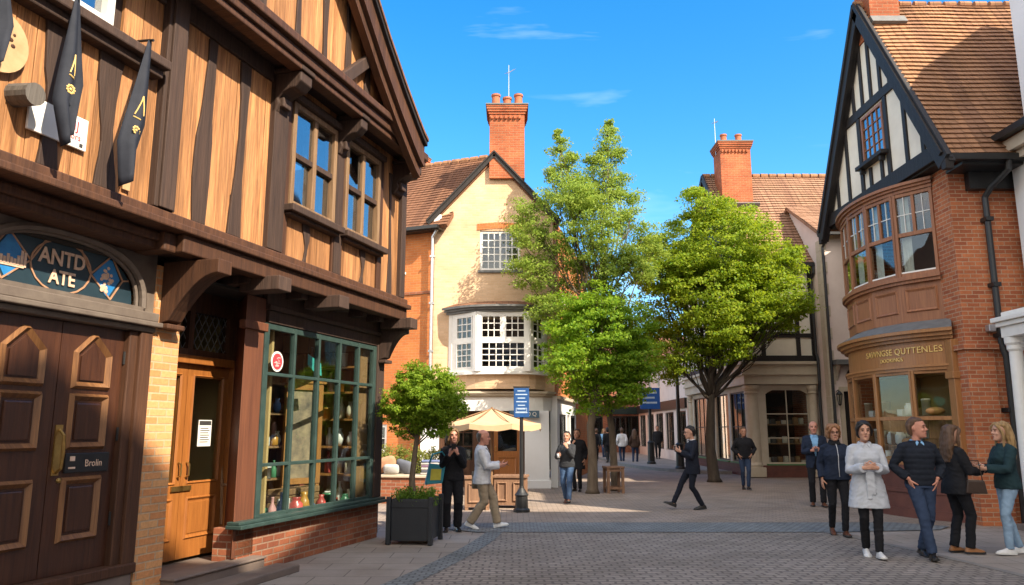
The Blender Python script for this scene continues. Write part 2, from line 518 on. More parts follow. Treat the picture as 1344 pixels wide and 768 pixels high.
def hand_mesh(w, a, n, left, curl, spread=1.0, thumb=.6):
    """wrist point, finger direction, palm normal"""
    a = V(a).normalized(); n = V(n); n = (n - a * n.dot(a)).normalized()
    b = a.cross(n) * (-1 if left else 1)          # towards the thumb
    w = V(w); mb = MB()
    rings = []
    for t, hw, th in ((-.03, .026, .021), (.0, .028, .019), (.03, .036, .017), (.07, .041, .015), (.092, .039, .012)):
        c = w + a * t
        rings.append([c + b * (hw * math.cos(x)) + n * (th * math.sin(x)) for x in [2 * math.pi * k / 12 for k in range(12)]])
    mb.loft(rings)
    for i, (o, L) in enumerate(((.030, .070), (.010, .079), (-.011, .073), (-.030, .056))):
        p = w + a * .078 + b * o; d = (a + b * (o * 2.2 * spread)).normalized(); pts = [p]
        ax = n
        for k, f in enumerate((.42, .33, .25)):
            ang = R(curl * (.8 + .12 * i) * (1 if k else .75))
            d, ax = (d * math.cos(ang) + ax * math.sin(ang)).normalized(), (ax * math.cos(ang) - d * math.sin(ang)).normalized()
            p = p + d * (L * f + (.012 if k == 0 else 0)); pts.append(p)
        mb.tube(pts, [.0095, .0092, .0085, .0066], 8)
    p = w + a * .018 + b * .022 + n * .004; d = (a * .62 + b * .62 + n * .35).normalized(); pts = [p]
    for k, f in enumerate((.040, .030, .025)):
        p = p + d * f; pts.append(p); d = (d + a * .25 * thumb + n * .35 * thumb - b * .25 * thumb).normalized()
    mb.tube(pts, [.013, .0115, .010, .0075], 8)
    return mb

def merge_mesh(main, other):
    bm = bmesh.new(); bm.from_mesh(main); bm.from_mesh(other); bm.to_mesh(main); bm.free(); bpy.data.meshes.remove(other)
    return main

SKIN = {'fair': plain('fair skin', (.55, .31, .22), (.48, .25, .17), 18, .5, .05, 90), 'tan': plain('tanned skin', (.46, .24, .155), (.39, .19, .12), 18, .5, .05, 90), 'pink': plain('ruddy skin', (.56, .27, .19), (.48, .21, .145), 18, .5, .05, 90)}
def fabric(name, c, bump=.35): return plain(name, c, tuple(x * .72 for x in c), 7, .88, bump, 240, .2)
def hairm(name, c): return plain(name, c, tuple(x * .45 for x in c), 5, .48, .7, 16, .4, 0, .01, (9, 9, 1.2))
M['eye'] = plain('dark eye', (.02, .015, .012), None, 30, .2, 0)
M['lip'] = plain('lip colour', (.36, .12, .10), None, 30, .5, 0)

def person(label, x, y, heading, H, spec, group=None):
    s = spec; F = s.get('female', False); K = H / 1.75
    root = thing('person', label, 'person', (x, y, s.get('z', .017)), R(180 - heading), group)
    det = s.get('detail', 1); vox = .0085 if det > 1 else (.011 if det == 1 else .018)
    sx = .160 if F else .176; hipx = .088
    dz = s.get('drop', 0.0); lean = s.get('lean', 0.0)
    hip_z = .935 + dz
    def up(p):        # upper body: lowered and leaned about the hips
        p = V(p); h = max(0, p.z - .95); return V((p.x, p.y - h * lean, p.z + dz))
    legs = {}
    for sd, sg in (('L', 1), ('R', -1)):
        ank, pitch, yaw = s['legs'][sd]
        hj = V((sg * hipx, 0, hip_z)); kn, an = ik(hj, ank, .445, .425, V((sg * .12, -1, 0)))
        legs[sd] = (hj, kn, an, pitch, yaw, sg)
    arms = {}
    for sd, sg in (('L', 1), ('R', -1)):
        wr, pole, palm, fdir, curl = s['arms'][sd]
        sj = up((sg * sx, .01, 1.385)); el, wj = ik(sj, up(wr), .285, .25, pole)
        arms[sd] = (sj, el, wj, palm, fdir, curl, sg)
    ht = R(s.get('head_turn', 0)); hn = R(s.get('head_nod', 0)); piv = up((0, .01, 1.50))
    HM = Matrix.Translation(piv + V((0, 0, -.012))) @ Matrix.Rotation(ht, 4, 'Z') @ Matrix.Rotation(hn, 4, 'X') @ Matrix.Scale(1.08, 4) @ Matrix.Translation(-V((0, .01, 1.50)))
    if F: tor = [(.84, .10, -.08, .09), (.92, .172, -.105, .125), (1.0, .158, -.10, .105), (1.09, .132, -.092, .088), (1.18, .137, -.105, .085), (1.27, .150, -.128, .088), (1.345, .145, -.10, .085), (1.395, .115, -.070, .078), (1.435, .072, -.048, .066), (1.49, .05, -.04, .06)]
    else: tor = [(.84, .10, -.08, .09), (.92, .165, -.105, .115), (1.0, .160, -.108, .10), (1.10, .156, -.112, .092), (1.20, .165, -.118, .095), (1.29, .174, -.122, .10), (1.35, .165, -.104, .097), (1.405, .128, -.075, .086), (1.45, .078, -.053, .07), (1.50, .055, -.045, .065)]
    belly = s.get('belly', 0)
    tor = [(z, a * s.get('wide', 1), f - belly * max(0, 1 - abs(z - 1.05) / .2), b) for z, a, f, b in tor]
    def torso_rings(add, lo, hi, flare=0.0):
        rings = []
        zs = sorted({z for z, *_ in tor if lo < z < hi} | {lo, hi})
        def at(z):
            if z <= tor[0][0]: return (tor[1][1], tor[1][2], tor[1][3]) if z < .92 else tor[0][1:]
            for p, q in zip(tor[:-1], tor[1:]):
                if p[0] <= z <= q[0]:
                    t = (z - p[0]) / (q[0] - p[0]); return tuple(p[i] + (q[i] - p[i]) * t for i in (1, 2, 3))
            return tor[-1][1:]
        for z in zs:
            a, f, b = at(max(z, .92)) if lo < .92 and z < .92 else at(z)
            k = max(0, (1.0 - z)) * flare
            sway = (0, 0)
            rg = []
            for p in ering(z, a + add + k, f - add - k, b + add + k, 22): rg.append(up(p) if z > .9 else V((p.x, p.y, p.z + dz)))
            rings.append(rg)
        return rings
    def sc(me):
        me.transform(Matrix.Scale(K, 4)); return me
    def put(name, me, mat, parent=root):
        me.name = name; sc(me); return link(name, me, mat, parent, True)
    # ---------------- body
    b = MB(); b.loft(torso_rings(-.014, .90, 1.49))
    b.tube([up((0, .018, 1.43)), up((0, .012, 1.49)), HM @ V((0, .004, 1.56))], [.056 if not F else .048, .054 if not F else .046, .055 if not F else .047], 14)
    s0 = len(b.v)
    hk = .97 if F else 1.0
    b.loft([ering(z, hw * hk, fr, bk, 22, e=.88) for z, hw, fr, bk in HEAD])
    b.tube([(0, -.098, 1.655), (0, -.108, 1.635), (0, -.124, 1.612), (0, -.108, 1.602)], [.007, .010, .0135, .009], 8)
    for sg in (-1, 1):
        if s.get('hair') not in ('long', 'bob', 'curly', 'pixie'): b.ell((sg * .077, .008, 1.628), (.010, .019, .031), 10, 8)
        b.ell((sg * .03, -.094, 1.664), (.024, .012, .008), 10, 6)
        b.ell((sg * .036, -.082, 1.605), (.022, .02, .02), 10, 6)
        b.ell((sg * .012, -.112, 1.608), (.009, .009, .008), 8, 6)
    b.ell((0, -.101, 1.573), (.022, .011, .012), 12, 6); b.ell((0, -.098, 1.532), (.022, .013, .014), 10, 6)
    b.xf(HM, s0)
    for sd in 'LR':
        sj, el, wj, palm, fdir, curl, sg = arms[sd]
        b.tube([sj + V((-sg * .07, 0, .022)), sj, sj.lerp(el, .5), el, el.lerp(wj, .3), wj], [.046, .050, .044, .037, .038, .026], 12)
        hj, kn, an, *_ = legs[sd]
        b.tube([hj + V((0, 0, .06)), hj, hj.lerp(kn, .5), kn, kn.lerp(an, .3), kn.lerp(an, .7), an, an + V((0, 0, -.03))], [.070, .076, .06, .045, .046, .036, .030, .030], 14)
    me = remesh(b, vox, 3)
    for sd in 'LR':
        sj, el, wj, palm, fdir, curl, sg = arms[sd]
        if s.get('pocket', False): continue
        fd = V(fdir) if fdir else (wj - el)
        h = hand_mesh(wj + fd.normalized() * .015, fd, palm, sg > 0, curl)
        me = merge_mesh(me, remesh(h, .0042 if det > 1 else .0065, 1))
    if s.get('pocket', False):
        for sd in 'LR':
            sj, el, wj, palm, fdir, curl, sg = arms[sd]
            h = hand_mesh(wj + V(fdir).normalized() * .01, fdir, palm, sg > 0, curl)
            me = merge_mesh(me, remesh(h, .0045 if det > 1 else .0065, 1))
    put('body', me, SKIN[s.get('skin', 'fair')])
    # ---------------- face pieces
    if det >= 1:
        e = MB(); bw = MB()
        for sg in (-1, 1):
            e.ell((sg * .031, -.0985, 1.642), (.0125, .006, .006), 10, 6)
            bw.tube([(sg * .014, -.107, 1.664), (sg * .032, -.106, 1.669), (sg * .050, -.094, 1.662)], [.004, .005, .003], 6)
        e.xf(HM); bw.xf(HM)
        o = e.build('eye', M['eye'], root, True); o.data.transform(Matrix.Scale(K, 4))
        o = bw.build('eyebrow', s.get('hair_mat') or M['eye'], root, True); o.data.transform(Matrix.Scale(K, 4))
        l = MB().ell((0, -.110, 1.573), (.021, .005, .0065), 12, 6).xf(HM); o = l.build('mouth', M['lip'], root, True); o.data.transform(Matrix.Scale(K, 4))
        if s.get('glasses'):
            g = MB()
            for sg in (-1, 1):
                pts = [(sg * .033 + .022 * math.cos(k * .628), -.113, 1.642 + .017 * math.sin(k * .628)) for k in range(11)]; g.tube(pts, .0022, 5)
                g.tube([(sg * .055, -.112, 1.646), (sg * .078, -.06, 1.646), (sg * .079, .0, 1.64)], .0022, 5)
            g.tube([(-.011, -.115, 1.645), (.011, -.115, 1.645)], .0022, 5)
            g.xf(HM); o = g.build('glasses', M['black_paint'], root); o.data.transform(Matrix.Scale(K, 4))
    # ---------------- hair
    hs = s.get('hair')
    if hs:
        h = MB(); t = {'buzz': .012, 'short': .016, 'bob': .018, 'long': .018, 'curly': .028, 'pixie': .015, 'side': .013}[hs]
        rings = []
        for z, hw, fr, bk in ((1.540, .040, .035, .055), (1.568, .056, .032, .080), (1.605, .066, .024, .094), (1.635, .0735, .006, .099), (1.665, .0765, -.018, .100), (1.688, .0755, -.046, .098), (1.702, .0725, -.066, .095), (1.716, .067, -.076, .087), (1.730, .055, -.064, .074), (1.743, .034, -.032, .046), (1.750, .012, .0, .02)):
            tt = t * (1 if hs != 'curly' else .8 + .4 * (z > 1.66)); zz = z + (t * max(0, (z - 1.66) / .09))
            if hs in ('short', 'pixie', 'buzz') and z > 1.68: tt *= .62
            if hs == 'side':
                if z > 1.70: continue
                rings.append(ering(z, hw + tt, max(fr, .01), bk + tt, 22, e=.9)); continue
            f_ = fr - tt * .35 - (.035 if hs == 'pixie' and 1.6 < z < 1.69 else 0)
            rings.append(ering(zz, hw + tt, f_, bk + tt, 22, e=.9))
        h.loft(rings)
        if hs == 'pixie':
            for sg in (-1, 1):
                h.tube([(sg * .012, -.092, 1.728), (sg * .055, -.088, 1.708), (sg * .080, -.06, 1.67), (sg * .087, -.035, 1.62), (sg * .082, -.02, 1.57)], [.010, .014, .015, .014, .007], 8)
        if hs in ('bob', 'long', 'curly'):
            zb = {'bob': 1.50, 'long': 1.27, 'curly': 1.55}[hs]; rr = []
            for i in range(8):
                q = i / 7; z = 1.70 + (zb - 1.70) * q
                w = .092 + (.022 if hs != 'curly' else .02) * math.sin(math.pi * min(1, q * 1.15)) + .01 * q
                rr.append(ering(z, w * (1 - .18 * (q > .95)), -.02 + .045 * min(1, q * 2) if hs != 'curly' else -.03, .108 + .02 * math.sin(math.pi * q) + (.015 * q if hs == 'long' else 0), 22, e=.8))
            h.loft(list(reversed(rr)))
            for sg in (-1, 1):
                h.tube([(sg * .02, -.085, 1.735), (sg * .062, -.078, 1.70), (sg * .083, -.045, 1.64), (sg * .086, -.03, 1.57), (sg * .082, -.035, zb + .05)], [.016, .022, .022, .02, .012], 8)
        h.xf(HM)
        hm = remesh(h, .0085 if det > 1 else .012, 2)
        push(hm, lambda p: (.008 if hs == 'curly' else .0045) * mnoise.noise(V((p.x * 70, p.y * 70, p.z * (50 if hs == 'curly' else 9)))) + .010 * mnoise.noise(V((p.x * 19 + H * 9, p.y * 19, p.z * 17))))
        put('hair', hm, s['hair_mat'])
    # ---------------- trousers and shoes
    tr = s['trousers']; rt = tr.get('r', (.105, .083, .068, .062, .056))
    t = MB(); add = tr.get('add', .016)
    t.loft(torso_rings(add, .87, 1.03))
    for sd in 'LR':
        hj, kn, an, pitch, yaw, sg = legs[sd]
        cf = kn.lerp(an, .33) + V((0, .012, 0))
        t.tube([hj + V((-sg * .01, .0, .05)), hj + V((0, 0, -.03)), hj.lerp(kn, .5), kn, cf, kn.lerp(an, .75), an + (an - kn).normalized() * .012], [rt[0], rt[0], rt[1], rt[2], rt[3], (rt[3] + rt[4]) / 2, rt[4]], 16)
    put('trousers', remesh(t, .010 if det > 1 else .014, 3, .006, H * 10), tr['mat'])
    sh = s['shoes']
    for sd in 'LR':
        hj, kn, an, pitch, yaw, sg = legs[sd]
        m = MB(); rings = []
        for f, hw, hh in ((-.082, .020, .045), (-.07, .031, .078), (-.035, .037, .098), (.005, .038, .100), (.05, .039, .083), (.10, .045, .062), (.145, .045, .050), (.178, .034, .040), (.196, .012, .026)):
            rings.append([V((hw * math.cos(a), -f, max(0, hh * math.sin(a)) if math.sin(a) > 0 else .0 + .012 * math.sin(a) * 0 + .004)) for a in [2 * math.pi * k / 16 for k in range(16)]])
        m.loft(rings)
        if sh.get('boot'): m.tube([(0, .02, .05), (0, .015, .12), (0, .01, .17)], [.042, .045, .05], 14)
        o2 = MB(); outl = [(.034, .075), (.040, .03), (.040, -.04), (.050, -.10), (.049, -.15), (.036, -.185), (.0, -.204)]
        pl_ = [(a, b_) for a, b_ in outl] + [(-a, b_) for a, b_ in reversed(outl[:-1])] + [(0, .086)]
        o2.prism([(a, b_, 0.0) for a, b_ in pl_], (0, 0, .020))
        mx = Matrix.Translation(an + V((0, 0, 0))) @ Matrix.Rotation(R(yaw), 4, 'Z') @ Matrix.Rotation(R(-pitch), 4, 'X') @ Matrix.Translation(V((0, 0, -.085)))
        m.xf(mx); o2.xf(mx)
        o = link('shoe', sc(remesh(m, .008, 3)), sh['mat'], root, True)
        q = o2.build('sole', sh.get('sole', M['black_paint']), o); q.data.transform(Matrix.Scale(K, 4))
    # ---------------- tops
    def top(name, mat, add, hem, neck, sleeve, cuff, flare=0.0, fold=.007, quilt=0.0, opening=None, thick=.007, armadd=.0):
        g = MB(); g.loft(torso_rings(add, hem, neck, flare))
        if sleeve:
            for sd in 'LR':
                sj, el, wj, palm, fdir, curl, sg = arms[sd]
                a2 = add * .75 + armadd
                tip = el.lerp(wj, sleeve)
                g.tube([sj + V((-sg * .085, 0, .028)), sj + V((-sg * .03, 0, .012)), sj + V((sg * .004, 0, -.004)), sj.lerp(el, .45), el, el.lerp(wj, .45), tip], [.046 + a2 * .4, .052 + a2 * .6, .053 + a2 * .8, .050 + a2, .044 + a2, .041 + a2, .033 + a2 + cuff], 14)
        me = remesh(g, .0095 if det > 1 else (.013 if det == 1 else .02), 3, fold, H * 7 + add * 100, quilt)
        if opening:
            zb, w0, w1 = opening
            bm = bmesh.new(); bm.from_mesh(me); dead = []
            for f in bm.faces:
                c = f.calc_center_median(); cz = c.z - dz; cx_ = c.x
                if c.y < -.035 - max(0, cz - .95) * lean and cz < 1.475:
                    arm_near = False
                    if cz > zb: w = .004 + w1 * (cz - zb) / (1.46 - zb)
                    else: w = .004 + w0 * (zb - cz) / max(.05, (zb - hem))
                    if abs(cx_) < w and c.y > -.165 - max(0, cz - .95) * lean - belly: dead.append(f)
            bmesh.ops.delete(bm, geom=dead, context='FACES'); bm.to_mesh(me); bm.free()
        o = put(name, me, mat)
        if opening:
            sm = o.modifiers.new('thick', 'SOLIDIFY'); sm.thickness = thick; sm.offset = -1
        return o
    if s.get('shirt'):
        top('shirt', s['shirt'], .008, .90, 1.475, 0, 0, fold=.003)
    if s.get('top'):
        tp = dict(s['top']); nm = tp.pop('name'); mt = tp.pop('mat')
        top(nm, mt, **tp)
    if s.get('collar'):
        cmat, rr = s['collar']
        c = MB(); pts = [up((.068 * math.sin(a) * 1.02, .008 - .066 * math.cos(a), 1.468 + .012 * math.cos(a) * -1)) for a in [R(12) + (2 * math.pi - R(24)) * k / 16 for k in range(17)]]
        c.tube(pts, [(rr * .55, rr)] * 17, 8, side=(0, 0, 1)) if False else c.tube(pts, rr, 8)
        for sg in (-1, 1):
            c.tube([up((sg * .014, -.060, 1.468)), up((sg * .035, -.082, 1.440)), up((sg * .045, -.098, 1.405))], [(.02, .008), (.022, .008), (.006, .005)], 8)
        put('collar', remesh(c, .007, 1), cmat)
    if s.get('scarf'):
        c = MB()
        for k, (r_, z_) in enumerate(((.075, 1.475), (.082, 1.455), (.068, 1.50))):
            pts = [up((r_ * math.sin(a), .006 - r_ * .95 * math.cos(a), z_ + .01 * math.sin(3 * a + k))) for a in [2 * math.pi * j / 18 for j in range(19)]]
            c.tube(pts, .022, 8)
        put('scarf', remesh(c, .009, 1, .004, 3), s['scarf'])
    if s.get('belt'):
        c = MB(); r = torso_rings(.040, 1.085, 1.125)
        c.loft(r); put('belt', remesh(c, .009, 1, .002, 4), s['belt'])
        c = MB(); c.box(-.055, .005, -.19, -.165, .74, 1.10); c.box(.012, .062, -.188, -.165, .80, 1.10); c.ell((0, -.165, 1.10), (.045, .022, .032), 10, 6)
        put('belt_tail', remesh(c, .008, 2, .006, 9), s['belt'])
    if s.get('zip'):
        c = MB(); c.tube([up((.012, -.155 - .008, .93)), up((.012, -.150, 1.10)), up((.012, -.172, 1.27)), up((.010, -.125, 1.40)), up((.006, -.082, 1.46))], .005, 6)
        o = c.build('zip_piping', s['zip'], root, True); o.data.transform(Matrix.Scale(K, 4))
    rz = Matrix.Rotation(R(180 - heading), 4, 'Z')
    base = V((x, y, s.get('z', .017)))
    def world(p): return base + rz @ (V(p) * K)
    return {'root': root, 'arms': {k: (world(v[0]), world(v[1]), world(v[2])) for k, v in arms.items()}, 'world': world, 'rz': R(180 - heading), 'K': K, 'up': up}

# pose pieces (reference body 1.75 m, facing -y; the person's left is +x)
def stand(w=.09, y1=0.0, y2=0.0): return {'L': (V((w, y1, .085)), 0, 10), 'R': (V((-w, y2, .085)), 0, -10)}
def stride(f='L', front=.30, back=.30, lift=.07, w=.07):
    a = (V((w, -front, .10)), 14, 4); b = (V((w, back, .085 + lift)), -28, 4)
    L_, R_ = (a, b) if f == 'L' else (b, a)
    return {'L': L_, 'R': (V((-R_[0].x, R_[0].y, R_[0].z)), R_[1], -R_[2])}
HANG = {'L': (V((.235, -.02, .90)), V((.25, 1, 0)), (-1, .2, 0), (0.02, -.12, -1), 14), 'R': (V((-.235, -.02, .90)), V((-.25, 1, 0)), (1, .2, 0), (-.02, -.12, -1), 14)}
def arm(sg, wr, pole=None, palm=(0, 1, 0), fdir=None, curl=25):
    return (V(wr), V(pole) if pole else V((sg * .5, .4, -1)), palm, fdir, curl)
POCK = {'L': (V((.178, -.085, .985)), V((.9, .8, 0)), (-1, .2, 0), (-.38, .12, -1), 12), 'R': (V((-.178, -.085, .985)), V((-.9, .8, 0)), (1, .2, 0), (.38, .12, -1), 12)}
CLASP = {'L': arm(1, (.085, -.235, 1.15), None, (-.6, .7, .2), (-.75, -.25, .15), 28), 'R': arm(-1, (-.085, -.235, 1.15), None, (.6, .7, .2), (.75, -.25, .15), 28)}
HIGH = {'L': arm(1, (.075, -.22, 1.33), None, (-.5, .8, 0), (-.45, -.1, .8), 30), 'R': arm(-1, (-.075, -.21, 1.31), None, (.5, .8, 0), (.45, -.1, .8), 30)}
FWD = {'L': arm(1, (.12, -.33, 1.13), None, (-.8, .1, .5), (-.35, -1, .1), 28), 'R': arm(-1, (-.12, -.31, 1.12), None, (.8, .1, .5), (.35, -1, .1), 28)}
def mix(a, b): return {'L': a['L'], 'R': b['R']}

black = fabric('black clothing', (.016, .016, .019)); navy = fabric('navy clothing', (.018, .026, .048)); char = fabric('charcoal clothing', (.035, .037, .042)); blackt = fabric('black trousers', (.014, .014, .017))
jeans = fabric('mid blue denim', (.055, .10, .19)); djeans = fabric('dark blue denim', (.035, .055, .105)); ljeans = fabric('washed light denim', (.26, .38, .52))
white = fabric('white cotton', (.70, .70, .72)); lgrey = fabric('pale grey wool', (.52, .55, .60)); beige = fabric('beige chino cloth', (.36, .28, .19)); ltblue = fabric('light blue cotton', (.24, .46, .72))
dgreen = fabric('dark blue green wool', (.018, .042, .050)); brownc = fabric('dark brown clothing', (.06, .035, .025))
leather_b = plain('black shoe leather', (.015, .013, .012), None, 15, .35, .1); leather_br = plain('brown shoe leather', (.12, .045, .022), None, 15, .4, .1); tanl = plain('tan shoe leather', (.30, .13, .05), None, 15, .4, .1); sneak = plain('white shoe leather', (.72, .72, .72), None, 15, .45, .1); sole_w = plain('white rubber sole', (.66, .66, .64), None, 15, .6, .1)
h_black = hairm('black hair', (.016, .013, .012)); h_brown = hairm('brown hair', (.13, .068, .036)); h_blond = hairm('blond hair', (.42, .26, .11)); h_dblond = hairm('dark blond hair', (.24, .14, .06)); h_red = hairm('reddish fair hair', (.36, .17, .07)); h_grey = hairm('short grey brown hair', (.13, .10, .08))
slim = (.100, .080, .062, .060, .050); reg = (.105, .085, .070, .066, .062); wide_ = (.11, .095, .085, .080, .078)

PE = {}
PE['black_woman'] = person('woman all in black with fair hair holding her hands up at her chin', -.96, 12.62, 172, 1.58, dict(female=True, detail=2, legs=stand(.10, .02, -.02), arms=HIGH, wide=1.08, skin='pink', head_nod=-4, head_turn=10, hair='bob', hair_mat=h_dblond,
    top=dict(name='jumper', mat=black, add=.030, hem=.86, neck=1.47, sleeve=.97, cuff=.004, fold=.008), trousers=dict(mat=blackt, r=wide_), shoes=dict(mat=leather_b)))
PE['white_man'] = person('man in loose white shirt and beige trousers walking right with a phone', -.50, 12.92, 88, 1.60, dict(detail=2, legs={'L': (V((.07, -.28, .095)), 10, 4), 'R': (V((-.07, .20, .12)), -20, -4)}, drop=-.03, arms=FWD, skin='pink', hair='side', hair_mat=h_grey, head_nod=8, belly=.03,
    top=dict(name='shirt', mat=white, add=.036, hem=.80, neck=1.47, sleeve=.95, cuff=.008, flare=.07, fold=.007), collar=(white, .014), trousers=dict(mat=beige, r=wide_), shoes=dict(mat=sneak, sole=sole_w)))
PE['jeans_woman'] = person('person in charcoal jacket and blue jeans walking with one hand raised to the mouth', 1.22, 17.3, 196, 1.54, dict(female=True, legs=stride('L', .14, .16, .03), drop=-.01, arms={'L': arm(1, (.06, -.22, 1.36), None, (-.5, .8, 0), (-.45, -.1, .8), 35), 'R': arm(-1, (-.16, -.27, 1.17), None, (.8, .3, .2), (.3, -1, .15), 35)}, skin='tan', hair='short', hair_mat=h_black,
    scarf=fabric('pale pink scarf', (.5, .36, .33)), top=dict(name='jacket', mat=char, add=.034, hem=.87, neck=1.46, sleeve=.96, cuff=.004), trousers=dict(mat=jeans, r=reg), shoes=dict(mat=leather_br)))
PE['tree_man'] = person('person in a long black coat standing against the round maple trunk', 1.72, 20.55, 205, 1.58, dict(legs=stand(.08), arms=mix(HANG, HIGH), skin='tan', hair='short', hair_mat=h_brown,
    top=dict(name='coat', mat=black, add=.036, hem=.62, neck=1.47, sleeve=.97, cuff=.004, flare=.08), trousers=dict(mat=blackt), shoes=dict(mat=leather_b)))
PE['suit_man'] = person('man in dark suit striding to the left in the middle of the square', 3.70, 16.0, 268, 1.69, dict(detail=2, legs={'L': (V((.06, .16, .085)), -4, 2), 'R': (V((-.06, -.42, .12)), 22, -2)}, drop=-.045, arms={'L': arm(1, (.10, -.26, 1.22), None, (-.6, .5, .2), (-.3, -.8, .5), 40), 'R': arm(-1, (-.10, -.28, 1.24), None, (.6, .5, .2), (.3, -.8, .5), 40)}, skin='fair', hair='short', hair_mat=h_black, head_nod=10, glasses=True,
    top=dict(name='jacket', mat=fabric('dark navy suiting', (.014, .017, .028)), add=.030, hem=.76, neck=1.465, sleeve=.96, cuff=.006, flare=.02), collar=(white, .012), trousers=dict(mat=fabric('dark navy trousering', (.012, .014, .022)), r=slim), shoes=dict(mat=leather_b)))
PE['column_man'] = person('man in black jumper and dark trousers walking forward before the stone columns', 6.33, 21.2, 186, 1.63, dict(legs={'L': (V((.05, -.10, .085)), 4, 4), 'R': (V((-.05, .14, .11)), -16, -4)}, arms=POCK, pocket=True, skin='tan', hair='short', hair_mat=h_brown,
    top=dict(name='jumper', mat=black, add=.036, hem=.87, neck=1.475, sleeve=.92, cuff=.004), collar=(fabric('grey check shirt', (.3, .3, .32)), .012), trousers=dict(mat=djeans, r=slim), shoes=dict(mat=leather_b)))
PE['blazer_man'] = person('bald man in open navy blazer over a light blue shirt holding a phone', 6.47, 16.62, 196, 1.75, dict(detail=2, legs=stand(.10, -.06, .05), arms=CLASP, skin='pink', hair='side', hair_mat=h_grey, head_nod=4, shirt=ltblue,
    top=dict(name='blazer', mat=navy, add=.032, hem=.78, neck=1.465, sleeve=.96, cuff=.006, opening=(1.0, .06, .085)), collar=(ltblue, .012), trousers=dict(mat=blackt, r=reg), shoes=dict(mat=leather_br)))
PE['navy_woman'] = person('woman in zipped navy fleece with white piping and black trousers walking forward', 5.02, 12.1, 190, 1.64, dict(female=True, detail=2, wide=1.1, belly=.02, legs={'L': (V((.05, -.12, .085)), 4, 4), 'R': (V((-.09, .16, .12)), -18, -4)}, arms={'R': HANG['R'], 'L': arm(1, (.20, -.16, 1.0), (.6, 1, 0), (-1, 0, 0), (-.1, -.6, -.8), 25)}, skin='tan', hair='curly', hair_mat=h_red, glasses=True,
    scarf=black, zip=white, top=dict(name='fleece', mat=navy, add=.028, hem=.88, neck=1.47, sleeve=.97, cuff=.003), trousers=dict(mat=blackt, r=slim), shoes=dict(mat=leather_br)))
PE['coat_woman'] = person('woman in belted pale grey coat with white trainers clasping her hands', 4.60, 10.14, 192, 1.68, dict(female=True, detail=2, legs={'L': (V((.045, -.16, .085)), 5, 2), 'R': (V((-.06, .10, .10)), -12, -4)}, arms=CLASP, skin='fair', hair='pixie', hair_mat=h_black, head_nod=3,
    belt=lgrey, top=dict(name='coat', mat=lgrey, add=.032, hem=.62, neck=1.465, sleeve=.97, cuff=.010, flare=.15, fold=.006), collar=(lgrey, .022), trousers=dict(mat=blackt, r=slim), shoes=dict(mat=sneak, sole=sole_w)))
PE['sweater_man'] = person('man in quilted navy jumper and jeans with hands in pockets looking right', 5.24, 10.05, 184, 1.73, dict(detail=2, legs={'L': (V((.02, .16, .095)), -8, 8), 'R': (V((-.02, -.20, .085)), 5, -14)}, drop=-.01, arms=POCK, pocket=True, skin='pink', hair='short', hair_mat=h_brown, head_turn=48,
    top=dict(name='jumper', mat=fabric('dark navy quilted knit', (.016, .02, .03)), add=.026, hem=.90, neck=1.47, sleeve=.92, cuff=.002, quilt=.006, fold=.004), collar=(ltblue, .015), trousers=dict(mat=djeans, r=reg), shoes=dict(mat=leather_b, boot=True)))
PE['brunette'] = person('woman with long brown hair and black blazer facing right, holding a white cup', 5.90, 10.42, 84, 1.63, dict(female=True, detail=2, legs=stand(.08, .06, -.07), arms=FWD, skin='fair', hair='long', hair_mat=h_brown,
    top=dict(name='blazer', mat=black, add=.032, hem=.80, neck=1.465, sleeve=.97, cuff=.006, flare=.10), trousers=dict(mat=blackt, r=reg), shoes=dict(mat=tanl)))
PE['blonde'] = person('woman with long blond hair, dark green jumper and light jeans facing left', 6.52, 10.32, 272, 1.67, dict(female=True, detail=2, legs={'L': (V((.08, -.10, .085)), 3, 4), 'R': (V((-.08, .12, .085)), -3, -4)}, arms=FWD, skin='fair', hair='long', hair_mat=h_blond,
    top=dict(name='jumper', mat=dgreen, add=.030, hem=.86, neck=1.47, sleeve=.97, cuff=.004), trousers=dict(mat=ljeans, r=slim), shoes=dict(mat=sneak, sole=sole_w)))
far = dict(detail=0, arms=HANG)
def farp(label, x, y, hd, H, topm, trm, hair, hm, female=False, legs=None, arms=None, z=.017):
    person(label, x, y, hd, H, dict(detail=0, female=female, z=z, arms=arms or HANG, legs=legs or stride('R', .16, .18, .05), drop=-.01, skin='tan', hair=hair, hair_mat=hm, top=dict(name='jacket', mat=topm, add=.036, hem=.82, neck=1.47, sleeve=.96, cuff=.004), trousers=dict(mat=trm), shoes=dict(mat=leather_b)), 'people walking in the far street')
farp('distant person in a white jacket and jeans seen from behind', 5.35, 37.8, 5, 1.66, white, djeans, 'short', h_brown)
farp('distant person in black with grey trousers left of the white jacket', 4.75, 38.6, 350, 1.68, black, char, 'short', h_black)
farp('distant person in a dark brown coat right of the white jacket', 5.85, 37.0, 20, 1.60, brownc, djeans, 'long', h_brown, True)
farp('distant person in black standing left of the others by the tree shade', 3.95, 37.5, 170, 1.66, black, blackt, 'short', h_black, legs=stand())
farp('distant person in maroon jacket standing far left in the tree shade', 4.15, 42.0, 200, 1.66, fabric('dull maroon clothing', (.10, .03, .035)), blackt, 'short', h_brown, legs=stand())
farp('distant dark figure walking on the raised footway by the blue sign post', 7.6, 40.5, 190, 1.70, black, blackt, 'short', h_black, z=.10)

farp('distant person in grey coat just left of the person in black', 4.30, 39.6, 355, 1.64, char, blackt, 'short', h_brown)
farp('distant woman with blond hair in pale blue top deep in the lane', 5.1, 43.0, 180, 1.62, ltblue, djeans, 'long', h_blond, True)
farp('distant man in beige jacket beside the far brick wall', 3.3, 41.0, 175, 1.70, beige, djeans, 'short', h_brown, legs=stand())

